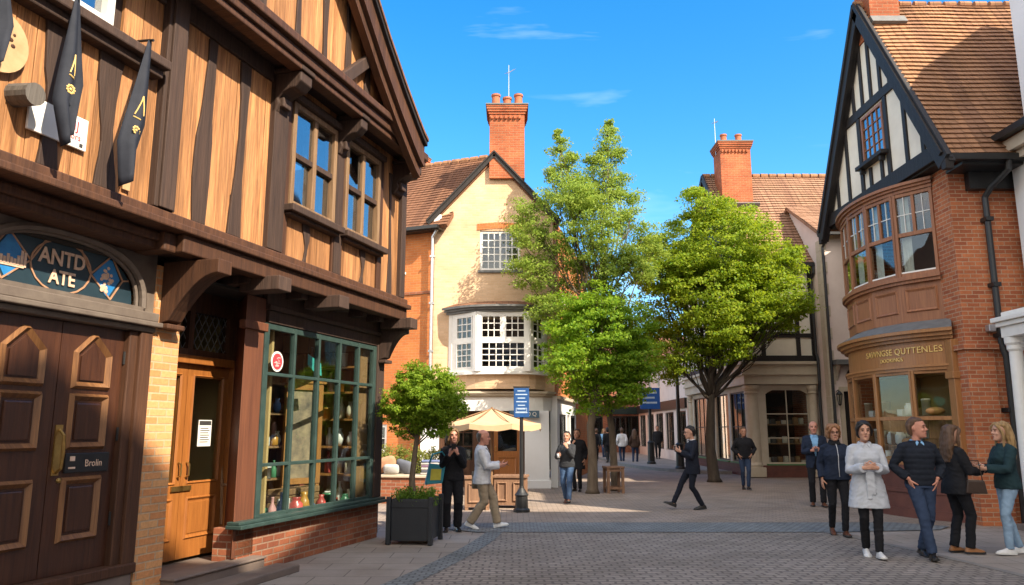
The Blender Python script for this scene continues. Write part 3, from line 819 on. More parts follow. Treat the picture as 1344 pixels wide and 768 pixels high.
# ---------------- things they carry
def phone(name, label, p, rz, tilt=0, w=.072, h=.145, mat=None):
    o = MB().box(-w / 2, w / 2, -.004, .004, -h / 2, h / 2).build(name, mat or M['black_paint'], None, bevel=.003)
    o.location = p; o.rotation_euler = (R(tilt), 0, rz); return tag(o, label, name.replace('_', ' '))
def mid(P, k=.0, d=(0, 0, 0)):
    a = P['arms']; c = (a['L'][2] + a['R'][2]) / 2
    r = Matrix.Rotation(P['rz'], 3, 'Z')
    return c + r @ V(d)
phone('mobile_phone', 'dark phone in the raised hands of the woman in black', mid(PE['black_woman'], 0, (0, -.025, .095)), PE['black_woman']['rz'], 15)
phone('mobile_phone', 'dark phone held out by the man in white', mid(PE['white_man'], 0, (0, -.10, .03)), PE['white_man']['rz'], -60)
phone('mobile_phone', 'phone held by the bald man in the navy blazer', mid(PE['blazer_man'], 0, (0, -.05, .03)), PE['blazer_man']['rz'], -50)
def cup(name, label, p, mat, lidm):
    t = thing(name, label, 'cup', p)
    MB().lathe([(.028, 0), (.038, .10), (.036, .10), (.026, .005)], 14).build('cup_body', mat, t, True)
    MB().lathe([(.040, .10), (.040, .112), (.034, .118), (.01, .118)], 14).build('lid', lidm, t)
    return t
white_card = plain('white cup card', (.7, .7, .68), None, 12, .6, .05)
cup('paper_cup', 'white paper cup between the hands of the brown haired woman', mid(PE['brunette'], 0, (0, -.09, -.04)), white_card, white_card)
cup('paper_cup', 'dark takeaway cup held at the chest of the striding man in the suit', mid(PE['suit_man'], 0, (0, -.07, -.01)), M['black_paint'], M['black_paint'])
cup('paper_cup', 'pale takeaway cup in the lower hand of the person in blue jeans', PE['jeans_woman']['arms']['R'][2] + Matrix.Rotation(PE['jeans_woman']['rz'], 3, 'Z') @ V((.02, -.08, -.05)), white_card, M['stall_red'])
# teal bag of the woman in black
P_ = PE['black_woman']; rr = Matrix.Rotation(P_['rz'], 3, 'Z')
bg = thing('shopping_bag', 'teal shopping bag with yellow panel hanging at the side of the woman in black', 'bag', P_['world']((-.33, -.10, .80)), P_['rz'] + R(10))
m = MB(); m.prism([(-.15, -.045, 0), (.13, -.045, .02), (.18, -.03, .30), (-.08, -.03, .33)], (0, .09, 0)); m.build('bag_body', plain('teal bag cloth', (.03, .25, .33), None, 9, .6, .2), bg, bevel=.012)
MB().prism([(-.075, -.049, .07), (.095, -.049, .07), (.11, -.043, .24), (-.06, -.043, .245)], (0, .006, 0)).build('yellow_panel', plain('yellow print', (.55, .48, .06), None, 9, .6, .05), bg)
for yy in (-.02, .03): MB().tube([(-.08, yy, .33), (-.03, yy, .47), (.12, yy, .51), (.16, yy, .45), (.16, yy, .31)], .011, 6).build('handle', _mats['teal bag cloth'], bg)
# cross body bag of the man in white
P_ = PE['white_man']
cb = thing('crossbody_bag', 'beige satchel on a dark strap worn across the man in white', 'bag', P_['world']((.23, .03, .86)), P_['rz'] + R(80))
MB().box(-.14, .14, -.03, .03, -.18, .10).build('bag_body', plain('beige canvas bag', (.34, .27, .18), None, 9, .8, .3), cb, bevel=.02)
MB().box(-.145, .145, -.045, -.031, -.04, .105).build('flap', _mats['beige canvas bag'], cb, bevel=.006)
st_ = MB()
pts = [P_['world'](P_['up'](p)) for p in ((.225, .03, .95), (.185, -.10, 1.06), (.09, -.150, 1.20), (-.03, -.145, 1.33), (-.09, -.08, 1.42), (-.10, .0, 1.445), (-.07, .08, 1.42), (.05, .125, 1.28), (.15, .115, 1.12), (.205, .08, 1.0), (.225, .03, .95))]
bpy.context.view_layer.update()
inv = cb.matrix_basis.inverted()
st_.tube([inv @ p for p in pts], [(.020, .006)] * len(pts), 8); st_.build('strap', char, cb)
hb = thing('handbag', 'small black handbag hanging at the hip of the brown haired woman', 'bag', PE['brunette']['world']((-.24, -.12, .82)), PE['brunette']['rz'] + R(70))
MB().prism([(-.13, -.04, 0), (.13, -.04, 0), (.10, -.03, .17), (-.10, -.03, .17)], (0, .08, 0)).build('bag_body', plain('brown black bag leather', (.05, .03, .022), None, 12, .4, .2), hb, bevel=.015)
MB().tube([(-.09, 0, .16), (-.06, 0, .42), (.06, 0, .42), (.09, 0, .16)], .008, 6).build('strap', _mats['brown black bag leather'], hb)
# ================================================================== timber framed shop on the left
# local frame: x runs along the facade (0 = far corner, minus = towards the near end), -y is out into the street
def inset(poly, d):
    n = len(poly); out = []
    A = sum(poly[i][0] * poly[(i + 1) % n][1] - poly[(i + 1) % n][0] * poly[i][1] for i in range(n))
    s = 1 if A > 0 else -1
    for i in range(n):
        p0 = V((*poly[i - 1], 0)); p1 = V((*poly[i], 0)); p2 = V((*poly[(i + 1) % n], 0))
        e1 = (p1 - p0).normalized(); e2 = (p2 - p1).normalized()
        n1 = V((-e1.y, e1.x, 0)) * s; n2 = V((-e2.y, e2.x, 0)) * s
        m = (n1 + n2).normalized(); k = d / max(.3, m.dot(n1))
        q = p1 + m * k
        out.append((q.x, q.y))
    return out

def moulding(mb, poly, w, y0, yr, yi):
    """mitred frame: outer edge at y0, ridge at yr, inner edge at yi (smaller y = nearer the street)"""
    a = poly; b = inset(poly, w * .35); c = inset(poly, w)
    n = len(poly)
    rings = [[V((p[0], y, p[1])) for p in q] for q, y in ((a, y0), (b, yr), (c, yi))]
    A = sum(poly[i][0] * poly[(i + 1) % n][1] - poly[(i + 1) % n][0] * poly[i][1] for i in range(n))
    o = len(mb.v)
    vs = [p for r in rings for p in r]; fs = []
    for i in range(2):
        for j in range(n):
            k = (j + 1) % n
            f = (i * n + j, i * n + k, (i + 1) * n + k, (i + 1) * n + j)
            fs.append(f if A > 0 else tuple(reversed(f)))
    return mb.add(vs, fs)

def rect(x0, x1, z0, z1):
    return [(x0, z0), (x1, z0), (x1, z1), (x0, z1)]

def wavy(mb, x, w, z0, z1, y0, y1, seed, amp=.5, lean=0.0):
    rng = random.Random(seed); n = 9
    ph = rng.uniform(0, 6)
    Ls = []; Rs = []
    for i in range(n + 1):
        t = i / n; z = z0 + (z1 - z0) * t
        c = x + lean * (t - .5) + .25 * amp * w * math.sin(ph + 4.2 * t)
        ww = w * (.5 + .32 * amp * math.sin(ph * 1.7 + 5.1 * t) + rng.uniform(-.05, .05))
        Ls.append((c - ww, z)); Rs.append((c + ww, z))
    mb.xz(Ls + list(reversed(Rs)), y0, y1)
    return mb

LB = thing('timber_framed_shop', 'tall timber framed shop with tan boards, teal shop window and panelled double doors', 'shop', (-2.05, 11.9, 0), R(72.4))

# --- ground storey masonry
m = MB(); m.box(-4.76, -4.40, 0, .55, 0, 3.2); m.build('brick_pier', M['brick_buff'], LB)
m = MB(); m.box(-7.2, -6.66, 0, .4, 0, 3.2); m.wall(-9.0, -7.2, 0, 3.2, .02, .35, [(-8.7, -7.6, 1.0, 2.5)]); m.build('brick_wall', M['brick_buff'], LB)
m = MB(); m.box(-3.3, .04, 0, .3, 0, .52); m.build('stall_riser', M['brick_red'], LB)
m = MB(); m.box(-.02, .02, .3, 7, 0, 3.3); m.box(-9.02, -8.98, .35, 7, 0, 5.8); m.box(-9, 0, 6.98, 7.02, 0, 5.8); m.build('side_wall', M['brick_red'], LB)
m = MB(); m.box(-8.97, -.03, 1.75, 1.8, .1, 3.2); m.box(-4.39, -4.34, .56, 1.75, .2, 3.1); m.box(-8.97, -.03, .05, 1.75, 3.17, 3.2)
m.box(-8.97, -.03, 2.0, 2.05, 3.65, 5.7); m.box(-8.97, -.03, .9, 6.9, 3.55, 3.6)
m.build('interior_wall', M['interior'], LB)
m = MB(); m.box(-2.62, -.06, .05, 1.7, .42, .5); m.box(-2.66, -2.62, .12, 1.7, .5, 3.1); m.box(-.12, -.06, .3, 1.7, .5, 3.1); m.build('window_bed', M['interior_warm'], LB)

# --- double doors with arched panel above
m = MB(); m.box(-6.75, -4.77, -.08, .3, 0, .2); m.box(-6.66, -4.80, -.02, .3, .2, .31); m.build('doorstep', M['step_stone'], LB, bevel=.012)
fr = MB()
fr.box(-5.02, -4.92, .02, .22, .31, 2.52); fr.box(-4.92, -4.77, -.015, .2, .31, 2.52)
fr.box(-6.49, -6.39, .02, .22, .31, 2.52); fr.box(-6.65, -6.49, -.015, .2, .31, 2.52)
fr.box(-6.65, -4.77, -.04, .24, .31, .40)
fr.build('door_frame', M['brown_timber'], LB, bevel=.012)

def door_leaf(x0, x1, hinge_right):
    d = MB().box(x0 + .004, x1 - .004, .085, .14, .405, 2.515)
    o = d.build('door', M['door_dark'], LB)
    a, b = x0 + .135, x1 - .135
    c = (a + b) / 2
    polys = [[(a, 1.95), (b, 1.95), (b, 2.27), (c + .03, 2.44), (c - .03, 2.44), (a, 2.27)], rect(a, b, 1.43, 1.91), rect(a, b, .66, 1.20)]
    for p in polys:
        moulding(MB(), p, .07, .083, .045, .095).build('moulding', M['door_mould'], o)
        q = inset(p, .078)
        MB().prism([(u, .068, w) for u, w in q], (0, .03, 0)).build('panel', M['door_dark'], o, bevel=.022)
    return o
dl = door_leaf(-6.39, -5.705, False)
dr = door_leaf(-5.705, -5.02, True)
m = MB(); m.tube([(-5.64, .07, 1.24), (-5.64, .02, 1.28), (-5.64, .01, 1.42), (-5.64, .02, 1.55), (-5.64, .07, 1.60)], [.012, .014, .016, .014, .012], 8)
m.box(-5.675, -5.605, .075, .086, 1.22, 1.64); m.ell((-5.64, .03, 1.18), (.022, .022, .022), 8, 6); m.build('handle', M['brass'], dr, smooth=False)
m = MB(); m.box(-5.56, -5.10, .06, .084, 1.235, 1.40); pl = m.build('letter_plate', M['black_paint'], dr, bevel=.006)
text('lettering', 'Brolin', .085, M['letter_cream'], dr, (-5.27, .058, 1.31), ext=.001, sx=.9)
m = MB(); m.box(-5.52, -5.47, .056, .061, 1.335, 1.375); m.box(-5.53, -5.46, .056, .061, 1.27, 1.285); m.build('emblem', M['letter_cream'], dr)
m = MB()
for z in (.75, 1.5, 2.2):
    m.tube([(-5.018, .07, z), (-5.018, .07, z + .12)], .014, 8)
m.build('hinge', M['black_paint'], dr)

# cornice over the doors, arched surround and blue panel
m = MB(); m.box(-6.72, -4.76, -.03, .2, 2.522, 2.57); m.box(-6.76, -4.73, -.09, .2, 2.573, 2.62); m.box(-6.72, -4.76, -.06, .2, 2.623, 2.71)
m.build('door_cornice', M['grey_frame'], LB, bevel=.01)
def arch_z(x, cx=-5.78, hw=.86, base=2.74, hgt=.52, p=2.6):
    t = min(1, abs(x - cx) / hw)
    return base + hgt * (1 - t ** p) ** (1 / p)
xs = [-5.78 + .86 * math.sin(R(a)) for a in range(-90, 91, 6)]
sur = MB()
for a, b in zip(xs[:-1], xs[1:]):
    za, zb = arch_z(a), arch_z(b)
    sur.xz([(a, za), (b, zb), (b, 3.34), (a, 3.34)], .02, .1)
sur.box(-6.9, xs[0], .02, .1, 2.713, 3.34); sur.box(xs[-1], -4.762, .02, .1, 2.713, 3.34)
sur.build('arch_surround', M['grey_frame'], LB)
mo = MB()
path = [V((x, -.01, arch_z(x))) for x in xs]
for k, (r, yy) in enumerate(((.035, .0), (.022, .045))):
    pts = [V((-5.78 + (p.x + 5.78) * (1 - .045 * k), yy, 2.74 + (p.z - 2.74) * (1 - .06 * k))) for p in path]
    mo.tube(pts, r, 6, side=(0, 1, 0))
mo.box(-6.62, -4.94, -.03, .1, 2.712, 2.75)
mo.build('arch_moulding', M['grey_frame'], LB, smooth=False)
pan = MB()
pin = [(-5.78 + (x + 5.78) * .93, 2.74 + (arch_z(x) - 2.74) * .93) for x in xs]
pan.prism([(u, .085, w) for u, w in pin] , (0, .03, 0))
sp = pan.build('sign_panel', M['teal_dark'], LB)
ln = MB()
def line(pts, w=.014, y=.079):
    for a, b in zip(pts[:-1], pts[1:]):
        ln.bar((a[0], y, a[1]), (b[0], y, b[1]), .008, w, up=(-(b[1] - a[1]), 0, (b[0] - a[0])))
cx = -5.78
def lens(c, hw, hh, n=20):
    return [(c + hw * math.cos(2 * math.pi * i / n) * (1 if abs(math.cos(2 * math.pi * i / n)) < .99 else 1.02), 2.975 + hh * math.sin(2 * math.pi * i / n)) for i in range(n + 1)]
line(lens(cx, .30, .225))
for s in (-1, 1):
    line([(cx + s * .30, 2.975), (cx + s * .42, 3.09), (cx + s * .52, 3.185), (cx + s * .665, 2.975), (cx + s * .54, 2.78), (cx + s * .30, 2.975)])
    line([(cx + s * .30, 2.975), (cx + s * .17, 3.185)]); line([(cx + s * .665, 2.975), (cx + s * .74, 2.99)])
line([(-6.45, 3.19), (-5.1, 3.19)]); line([(-6.5, 2.765), (-5.06, 2.765)])
ln.build('gilt_line', M['copper_line'], sp)
for s in (-1, 1):
    d = MB().prism([(cx + s * .33 if i == 0 else cx + s * (.33 + .30 * u), .078, w) for i, (u, w) in enumerate(((0, 2.975), (.5, 2.81), (.62, 2.80), (1, 2.975), (.66, 3.14), (.52, 3.15)))], (0, .006, 0))
    d.build('blue_panel', M['sign_blue'], sp)
text('lettering', 'ANTD', .185, M['letter_cream'], sp, (cx, .075, 3.04), ext=.003, sx=.9, bold=.004)
text('lettering', 'ATE', .165, M['letter_cream'], sp, (cx + .01, .075, 2.875), ext=.003, sx=.9, bold=.004)
e = MB(); rg = random.Random(4)
for i in range(8):      # pale towers on water
    x = cx - .575 + .03 * i; e.box(x, x + .022, .070, .076, 2.90, 2.93 + rg.uniform(.02, .11))
e.box(cx - .59, cx - .36, .070, .076, 2.89, 2.91)
for i in range(26):     # pale flower head
    a = rg.uniform(0, 6.28); r = rg.uniform(0, .085)
    e.ell((cx + .47 + r * math.cos(a) * 1.1, .074, 2.985 + r * math.sin(a)), (.018, .004, .016), 6, 4)
for i in range(8):
    e.ell((cx + .46 + rg.uniform(-.03, .03), .074, 2.87 + rg.uniform(-.03, .03)), (.022, .004, .02), 6, 4)
e.build('emblem', M['letter_cream'], sp)

# --- entrance recess with glazed honey doors
m = MB()
m.box(-4.4, -2.97, -.16, .9, 0, .165); m.box(-4.42, -2.96, -.18, .1, .165, .195)
m.build('entrance_step', M['step_stone'], LB, bevel=.015)
m = MB(); m.box(-4.35, -2.75, -.48, -.162, 0, .085); m.build('lower_step', M['step_stone'], LB, bevel=.015)
m = MB(); m.prism([(-3.36, 0, .2), (-2.98, 0, .2), (-2.98, .1, .2), (-2.66, .62, .2), (-2.74, .62, .2)], (0, 0, 2.95))
m.box(-3.40, -2.96, -.03, .06, 2.75, 2.85)
m.build('shopfront_post', M['post_brown'], LB, bevel=.01)
m = MB(); m.box(-2.86, -2.745, .50, .70, .2, 2.34); m.box(-4.4, -4.28, .58, .70, .2, 2.34)
m.box(-4.4, -2.745, .50, .70, 2.335, 2.43)
m.build('entrance_frame', M['door_gold'], LB, bevel=.008)
def glazed_leaf(x0, x1, handle_x):
    d = MB().wall(x0 + .004, x1 - .004, .205, 2.33, .57, .63, [(x0 + .11, x1 - .11, 1.02, 2.2)])
    o = d.build('door', M['door_gold'], LB, bevel=.004)
    mm = MB(); moulding(mm, rect(x0 + .10, x1 - .10, .40, .86), .05, .569, .55, .575); moulding(mm, rect(x0 + .09, x1 - .09, 1.0, 2.22), .03, .569, .555, .572)
    mm.build('moulding', M['door_gold'], o)
    MB().prism([(u, .562, w) for u, w in rect(x0 + .16, x1 - .16, .46, .80)], (0, .01, 0)).build('panel', M['door_gold'], o, bevel=.005)
    MB().box(x0 + .1, x1 - .1, .598, .602, 1.01, 2.21).build('pane', M['glass'], o)
    h = MB(); h.tube([(handle_x, .56, 1.08), (handle_x, .52, 1.10), (handle_x, .52, 1.22), (handle_x, .56, 1.24)], .01, 8); h.box(handle_x - .09, handle_x + .09, .55, .569, .93, .985)
    h.build('handle', M['brass'], o)
    return o
glazed_leaf(-4.28, -3.57, -3.63)
glazed_leaf(-3.57, -2.86, -3.50)
m = MB().wall(-4.4, -2.66, 2.43, 3.18, .52, .62, [(-4.28, -3.66, 2.5, 2.93), (-3.58, -2.98, 2.5, 2.93)])
fl = m.build('fanlight', M['brown_timber'], LB, bevel=.006)
MB().box(-4.28, -2.98, .57, .575, 2.5, 2.93).build('pane', M['glass'], fl)
ld = MB()
for x0, x1 in ((-4.28, -3.66), (-3.58, -2.98)):
    for i in range(-4, 9):
        for s in (1, -1):
            xa = x0 + i * .115; za = 2.5; xb = xa + s * .43 * .62; zb = 2.93
            # clip to the light
            def clip(xa, za, xb, zb):
                t0, t1 = 0, 1; dx = xb - xa
                for lim, sg in ((x0, 1), (x1, -1)):
                    f0 = (xa - lim) * sg; f1 = (xb - lim) * sg
                    if f0 < 0 and f1 < 0: return None
                    if f0 < 0: t0 = max(t0, f0 / (f0 - f1))
                    if f1 < 0: t1 = min(t1, f0 / (f0 - f1))
                if t1 - t0 < .05: return None
                return (xa + dx * t0, za + (zb - za) * t0), (xa + dx * t1, za + (zb - za) * t1)
            c = clip(xa, za, xb, zb)
            if c:
                (ax, az), (bx, bz) = c
                ld.bar((ax, .563 if s > 0 else .566, az), (bx, .563 if s > 0 else .566, bz), .006, .009, up=(-(bz - az), 0, bx - ax))
ld.build('lead_lattice', M['lead'], fl)

# --- shop window
CX = [-2.96, -2.36, -1.79, -1.24, -.71, -.22]; CZ = [.60, 1.19, 2.26, 2.83]
m = MB()
for i, x in enumerate(CX):
    w = .045 if i in (0, 5) else .022
    m.box(x - w, x + w, -.02, .05, .60, 2.86)
for j, z in enumerate(CZ):
    w = .035 if j in (0, 3) else .02
    m.box(CX[0] + .046, CX[-1] - .046, -.012, .042, z - w, z + w)
sw = m.build('shop_window', M['teal'], LB, bevel=.006)
MB().box(CX[0], CX[-1], .018, .022, .62, 2.84).build('pane', M['glass'], sw)
m = MB(); m.box(-3.42, .1, -.15, .06, .523, .565); m.box(-3.40, .08, -.11, .06, .565, .60); m.build('window_sill', M['teal'], sw, bevel=.008)
m = MB(); m.box(-2.96, -.05, -.03, .08, 2.87, 3.02); m.box(-3.0, -.0, -.07, .08, 3.02, 3.08); m.box(-3.0, -.0, -.02, .08, 3.08, 3.3); m.build('shop_fascia', M['dark_timber'], LB, bevel=.008)
m = MB(); m.box(-.17, .06, -.04, .3, .6, 3.3); m.build('corner_post', M['dark_timber'], LB, bevel=.012)

# --- jetty
m = MB()
m.box(-9.2, -5.06, -.26, .1, 3.27, 3.50); m.box(-9.2, -5.0, -.30, .1, 3.34, 3.42)
m.build('door_beam', M['brown_timber'], LB, bevel=.015)
m = MB(); m.box(-5.10, -4.94, -.36, .0, 3.25, 3.44); m.build('beam_end', M['brown_timber'], LB, bevel=.02)
m = MB()
m.box(-4.94, -.02, -.44, -.26, 3.26, 3.44); m.box(-9.2, .02, -.50, -.2, 3.44, 3.51); m.box(-9.2, .0, -.44, -.2, 3.51, 3.60); 
m.build('jetty_beam', M['brown_timber'], LB, bevel=.014)
m = MB(); m.box(-4.94, .1, -.26, .5, 3.30, 3.36)
for i in range(9):
    x = -4.2 + i * .52; m.box(x, x + .14, -.25, .4, 3.2, 3.299)
for x in (-3.65, -2.35, -.25):
    m.box(x, x + .24, -.62, -.1, 3.12, 3.28)
m.build('jetty_joist', M['dark_timber'], LB, bevel=.01)
def bracket(x, w, n0, n1, z0, z1, name, mat, drop=.14):
    """curved knee: back on the wall at n0, tip out at n1"""
    pr = [(-n0, z0)]
    for i in range(9):
        t = i / 8
        pr.append((-(n0 + .10 + (n1 - n0 - .12) * t), z0 + .03 + (z1 - drop - z0 - .03) * math.sin(t * math.pi / 2) ** .9 if t > 0 else z0 + .03))
    pr += [(-n1, z1 - drop), (-n1, z1), (-n0, z1)]
    b = MB().prism([(x, y, z) for y, z in pr], (w, 0, 0))
    b.box(x - .02, x + w + .02, -n0 - .13, -n0, z0 - .05, z0)
    return b.build(name, mat, LB, bevel=.01)
bracket(-4.70, .2, 0, .66, 2.62, 3.24, 'bracket', M['brown_timber'])
bracket(-.14, .18, .04, .46, 2.66, 3.20, 'bracket', M['dark_timber'])

# --- first floor
HOLES = [(-3.22, -2.20, 4.22, 5.54), (-1.95, -.95, 4.22, 5.54), (-6.80, -5.95, 5.02, 5.74)]
m = MB().wall(-9.0, -.13, 3.6, 5.8, -.31, -.05, HOLES); m.box(-.13, -.09, -.3, 7, 3.55, 5.9); m.build('upper_wall', M['dark_timber'], LB)
bd = MB(); rg = random.Random(11)
x = -9.0
while x < -.16:
    w = rg.uniform(.17, .27); x2 = min(x + w, -.12)
    segs = [(3.6, 5.80)]
    for h in HOLES:
        if x2 > h[0] - .1 and x < h[1] + .1:
            segs = [(3.6, h[2] - .02), (h[3] + .02, 5.8)]
    yy = -.345 - rg.uniform(0, .008)
    for a, b in segs:
        bd.box(x + .0035, x2 - .0035, yy, -.312, a, b)
    x = x2
bd.build('cladding', M['clad'], LB, bevel=.004)
def stud(*boxes):
    b_ = MB()
    for q in boxes: b_.box(*q)
    b_.build('timber_stud', M['dark_timber'], LB, bevel=.008)
def wstud(*a, y=None):
    wavy(MB(), *a).build('timber_stud', M['dark_timber'], LB, bevel=.006)
for i, (x, w) in enumerate(((-6.42, .15), (-5.87, .20), (-4.67, .17), (-4.12, .15), (-7.1, .16), (-7.8, .18), (-8.4, .15))):
    wstud(x, w, 3.62, 5.59 if i not in (0, 1, 4) else 4.80, -.372 - .001 * i, -.33, i + 3, .55)
stud((-5.34, -5.08, -.43, -.33, 3.61, 5.78), (-5.30, -5.12, -.46, -.43, 3.61, 5.78))
stud((-3.62, -3.34, -.42, -.33, 3.61, 5.78))
stud((-2.17, -2.0, -.40, -.33, 3.61, 5.78))
stud((-.24, -.08, -.42, -.2, 3.61, 5.78))
for x, w, z1, sd in ((-.52, .09, 5.5, 21), (-2.78, .1, 4.1, 22), (-1.35, .1, 4.1, 23)): wstud(x, w, 3.62, z1, -.368, -.33, sd, .9)
for a_, b_ in ((-9.0, -5.35), (-5.07, -3.63)):
    MB().box(a_, b_, -.39, -.33, 5.60, 5.79).build('head_rail', M['dark_timber'], LB, bevel=.008)
m = MB(); m.box(-9.1, -5.40, -.47, -.33, 4.80, 4.88); m.box(-9.1, -5.38, -.54, -.33, 4.88, 4.97); m.build('sill_rail', M['dark_timber'], LB, bevel=.015)

def sash(x0, x1, z0, z1, y, frame_mat, glass_mat, white=False):
    o = MB()
    w = .075
    o.box(x0, x0 + w, y - .05, y + .1, z0, z1); o.box(x1 - w, x1, y - .05, y + .1, z0, z1)
    o.box(x0 + w, x1 - w, y - .05, y + .1, z1 - w, z1); o.box(x0 + w, x1 - w, y - .05, y + .1, z0, z0 + w)
    c = (x0 + x1) / 2; zc = z0 + (z1 - z0) * .5
    o.box(c - .04, c + .04, y - .04, y + .06, z0 + w, z1 - w)
    win = o.build('window', frame_mat, LB, bevel=.01)
    t = MB(); t.box(x0 + w, c - .042, y - .03, y + .05, zc - .035, zc + .035); t.box(c + .042, x1 - w, y - .03, y + .05, zc - .035, zc + .035)
    t.build('transom', M['dark_timber'] if not white else frame_mat, win, bevel=.006)
    g = MB()
    for a, b in ((x0 + w, c - .04), (c + .04, x1 - w)):
        for za, zb, dy in ((z0 + w, zc - .035, .03), (zc + .035, z1 - w, .0)):
            g.box(a, b, y + dy, y + dy + .004, za, zb)
    g.build('pane', glass_mat, win)
    return win
for (x0, x1, z0, z1) in HOLES[:2]:
    w = sash(x0, x1, z0, z1, -.36, M['window_wood'], M['glass_sky'])
    MB().box(x0 - .06, x1 + .06, -.47, -.33, z1 + .003, z1 + .09).build('lintel', M['dark_timber'], w, bevel=.012)
    h = MB(); h.box(x0 - .09, x1 + .09, -.52, -.33, z0 - .09, z0 - .003); h.box(x0 - .05, x1 + .05, -.46, -.33, z0 - .13, z0 - .09)
    h.build('sill', M['dark_timber'], w, bevel=.012)
    cu = MB()
    for sx in (x0 + .08, x1 - .38):
        pts = [(sx + .3 * i / 10, -.12 + .025 * math.sin(i * 2.1)) for i in range(11)]
        for a, b in zip(pts[:-1], pts[1:]):
            cu.quad((a[0], a[1], z0 + .05), (b[0], b[1], z0 + .05), (b[0], b[1], z1), (a[0], a[1], z1))
    cu.weld().build('curtain', M['curtain'], w, smooth=True)
w = sash(-6.80, -5.95, 5.02, 5.74, -.36, M['white_paint'], M['glass_sky'], True)
m = MB(); m.box(-3.34, -3.22, -.385, -.33, 3.61, 5.7); m.box(-2.2, -2.17, -.385, -.33, 3.61, 5.7); m.box(-2.0, -1.95, -.385, -.33, 3.61, 5.7)
m.box(-3.22, -2.2, -.37, -.33, 5.633, 5.72); m.box(-1.95, -.95, -.37, -.33, 5.633, 5.72); m.box(-.95, -.82, -.385, -.33, 3.61, 5.6)
m.build('window_post', M['brown_timber'], LB, bevel=.008)

# --- upper jetty and gable
GP = [(-.66, 5.84), (-.80, 5.91), (-1.02, 6.06), (-1.45, 6.38), (-2.0, 6.84), (-2.75, 7.55), (-3.7, 8.50), (-4.65, 9.50)]
mirror = [(-9.3 - x, z) for x, z in reversed(GP[:-1])]
full = GP + mirror
m = MB(); m.box(-9.3, -.12, -.80, -.62, 5.78, 5.90); m.box(-9.0, -.6, -.86, -.6, 5.90, 6.0); m.box(-9.3, -.14, -.76, -.6, 5.70, 5.78); m.build('gable_beam', M['brown_timber'], LB, bevel=.015)
m = MB(); m.box(-9.2, -.14, -.62, -.3, 5.80, 5.86); m.build('soffit', M['dark_timber'], LB)
def gz(x):
    for (a, za), (b, zb) in zip(full[:-1], full[1:]):
        if b <= x <= a: return za + (zb - za) * (a - x) / (a - b)
    return 5.5
gb = MB(); rg = random.Random(5); x = -9.2
while x < -.3:
    w = rg.uniform(.2, .3); x2 = min(x + w, -.25)
    za, zb = gz(x) - .12, gz(x2) - .12
    if min(za, zb) > 6.03:
        gb.xz([(x + .003, 6.02), (x2 - .003, 6.02), (x2 - .003, zb), (x + .003, za)], -.66 - rg.uniform(0, .008), -.6)
    x = x2
gb.build('gable_cladding', M['clad'], LB)
for i, x in enumerate((-.95, -1.45, -1.95, -2.5, -3.05, -3.65, -4.3, -4.95, -5.6, -6.3, -7.0, -7.7, -8.3)):
    wavy(MB(), x, .11, 6.02, gz(x) - .15, -.69, -.64, 40 + i, .5).build('gable_stud', M['dark_timber'], LB, bevel=.006)
m = MB(); m.bar((-2.75, -.75, 5.98), (-2.02, -.75, 6.62), .10, .15, up=(-.8, 0, .8)); m.build('gable_brace', M['dark_timber'], LB, bevel=.012)
def strip(mb, pts, d0, d1, y0, y1):
    for (a, za), (b, zb) in zip(pts[:-1], pts[1:]):
        mb.xz([(a, za - d1), (a, za - d0), (b, zb - d0), (b, zb - d1)], y0, y1)
m = MB(); strip(m, full, .02, .34, -.97, -.91); m.build('barge_board', M['brown_timber'], LB)
m = MB(); strip(m, full, .05, .50, -.905, -.80); m.build('inner_barge_board', M['brown_timber'], LB)
m = MB(); strip(m, full, -.05, .02, -1.02, -.88); m.build('verge_trim', M['black_timber'], LB)
m = MB(); strip(m, full, -.10, -.05, -1.04, 7.1); strip(m, full, -.045, .015, -.87, 7.0); m.build('roof', M['tile_brown'], LB)
def corbel(x, w, z1):
    pr = [(-.36, z1 - .48), (-.42, z1 - .46), (-.46, z1 - .36), (-.44, z1 - .30), (-.50, z1 - .24), (-.60, z1 - .20), (-.66, z1 - .20), (-.74, z1 - .12), (-.74, z1), (-.36, z1)]
    b = MB().prism([(x, y, z) for y, z in pr], (w, 0, 0))
    b.box(x + .04, x + w - .04, -.50, -.37, z1 - .40, z1 - .28)
    b.box(x - .02, x + w + .02, -.77, -.36, z1, z1 + .06)
    b.build('corbel', M['dark_timber'], LB, bevel=.015)
corbel(-3.62, .24, 5.70); corbel(-2.18, .17, 5.70); corbel(-.50, .26, 5.66)
# drain pipe round the far corner
m = MB(); m.tube([(-.05, -.02, 3.14), (.02, -.12, 3.05), (.14, -.14, 3.02), (.18, .05, 2.98), (.18, .10, 2.6), (.18, .10, .05)], .035, 8); m.build('downpipe', M['black_paint'], LB, smooth=True)
m = MB(); m.tube([(-6.72, -.33, 4.08), (-6.72, -.56, 4.06)], [.09, .085], 14); m.build('log_end', wood('grey weathered log', (.16, .14, .12), (.09, .08, .07), (.05, .04, .035), 1.5), LB)

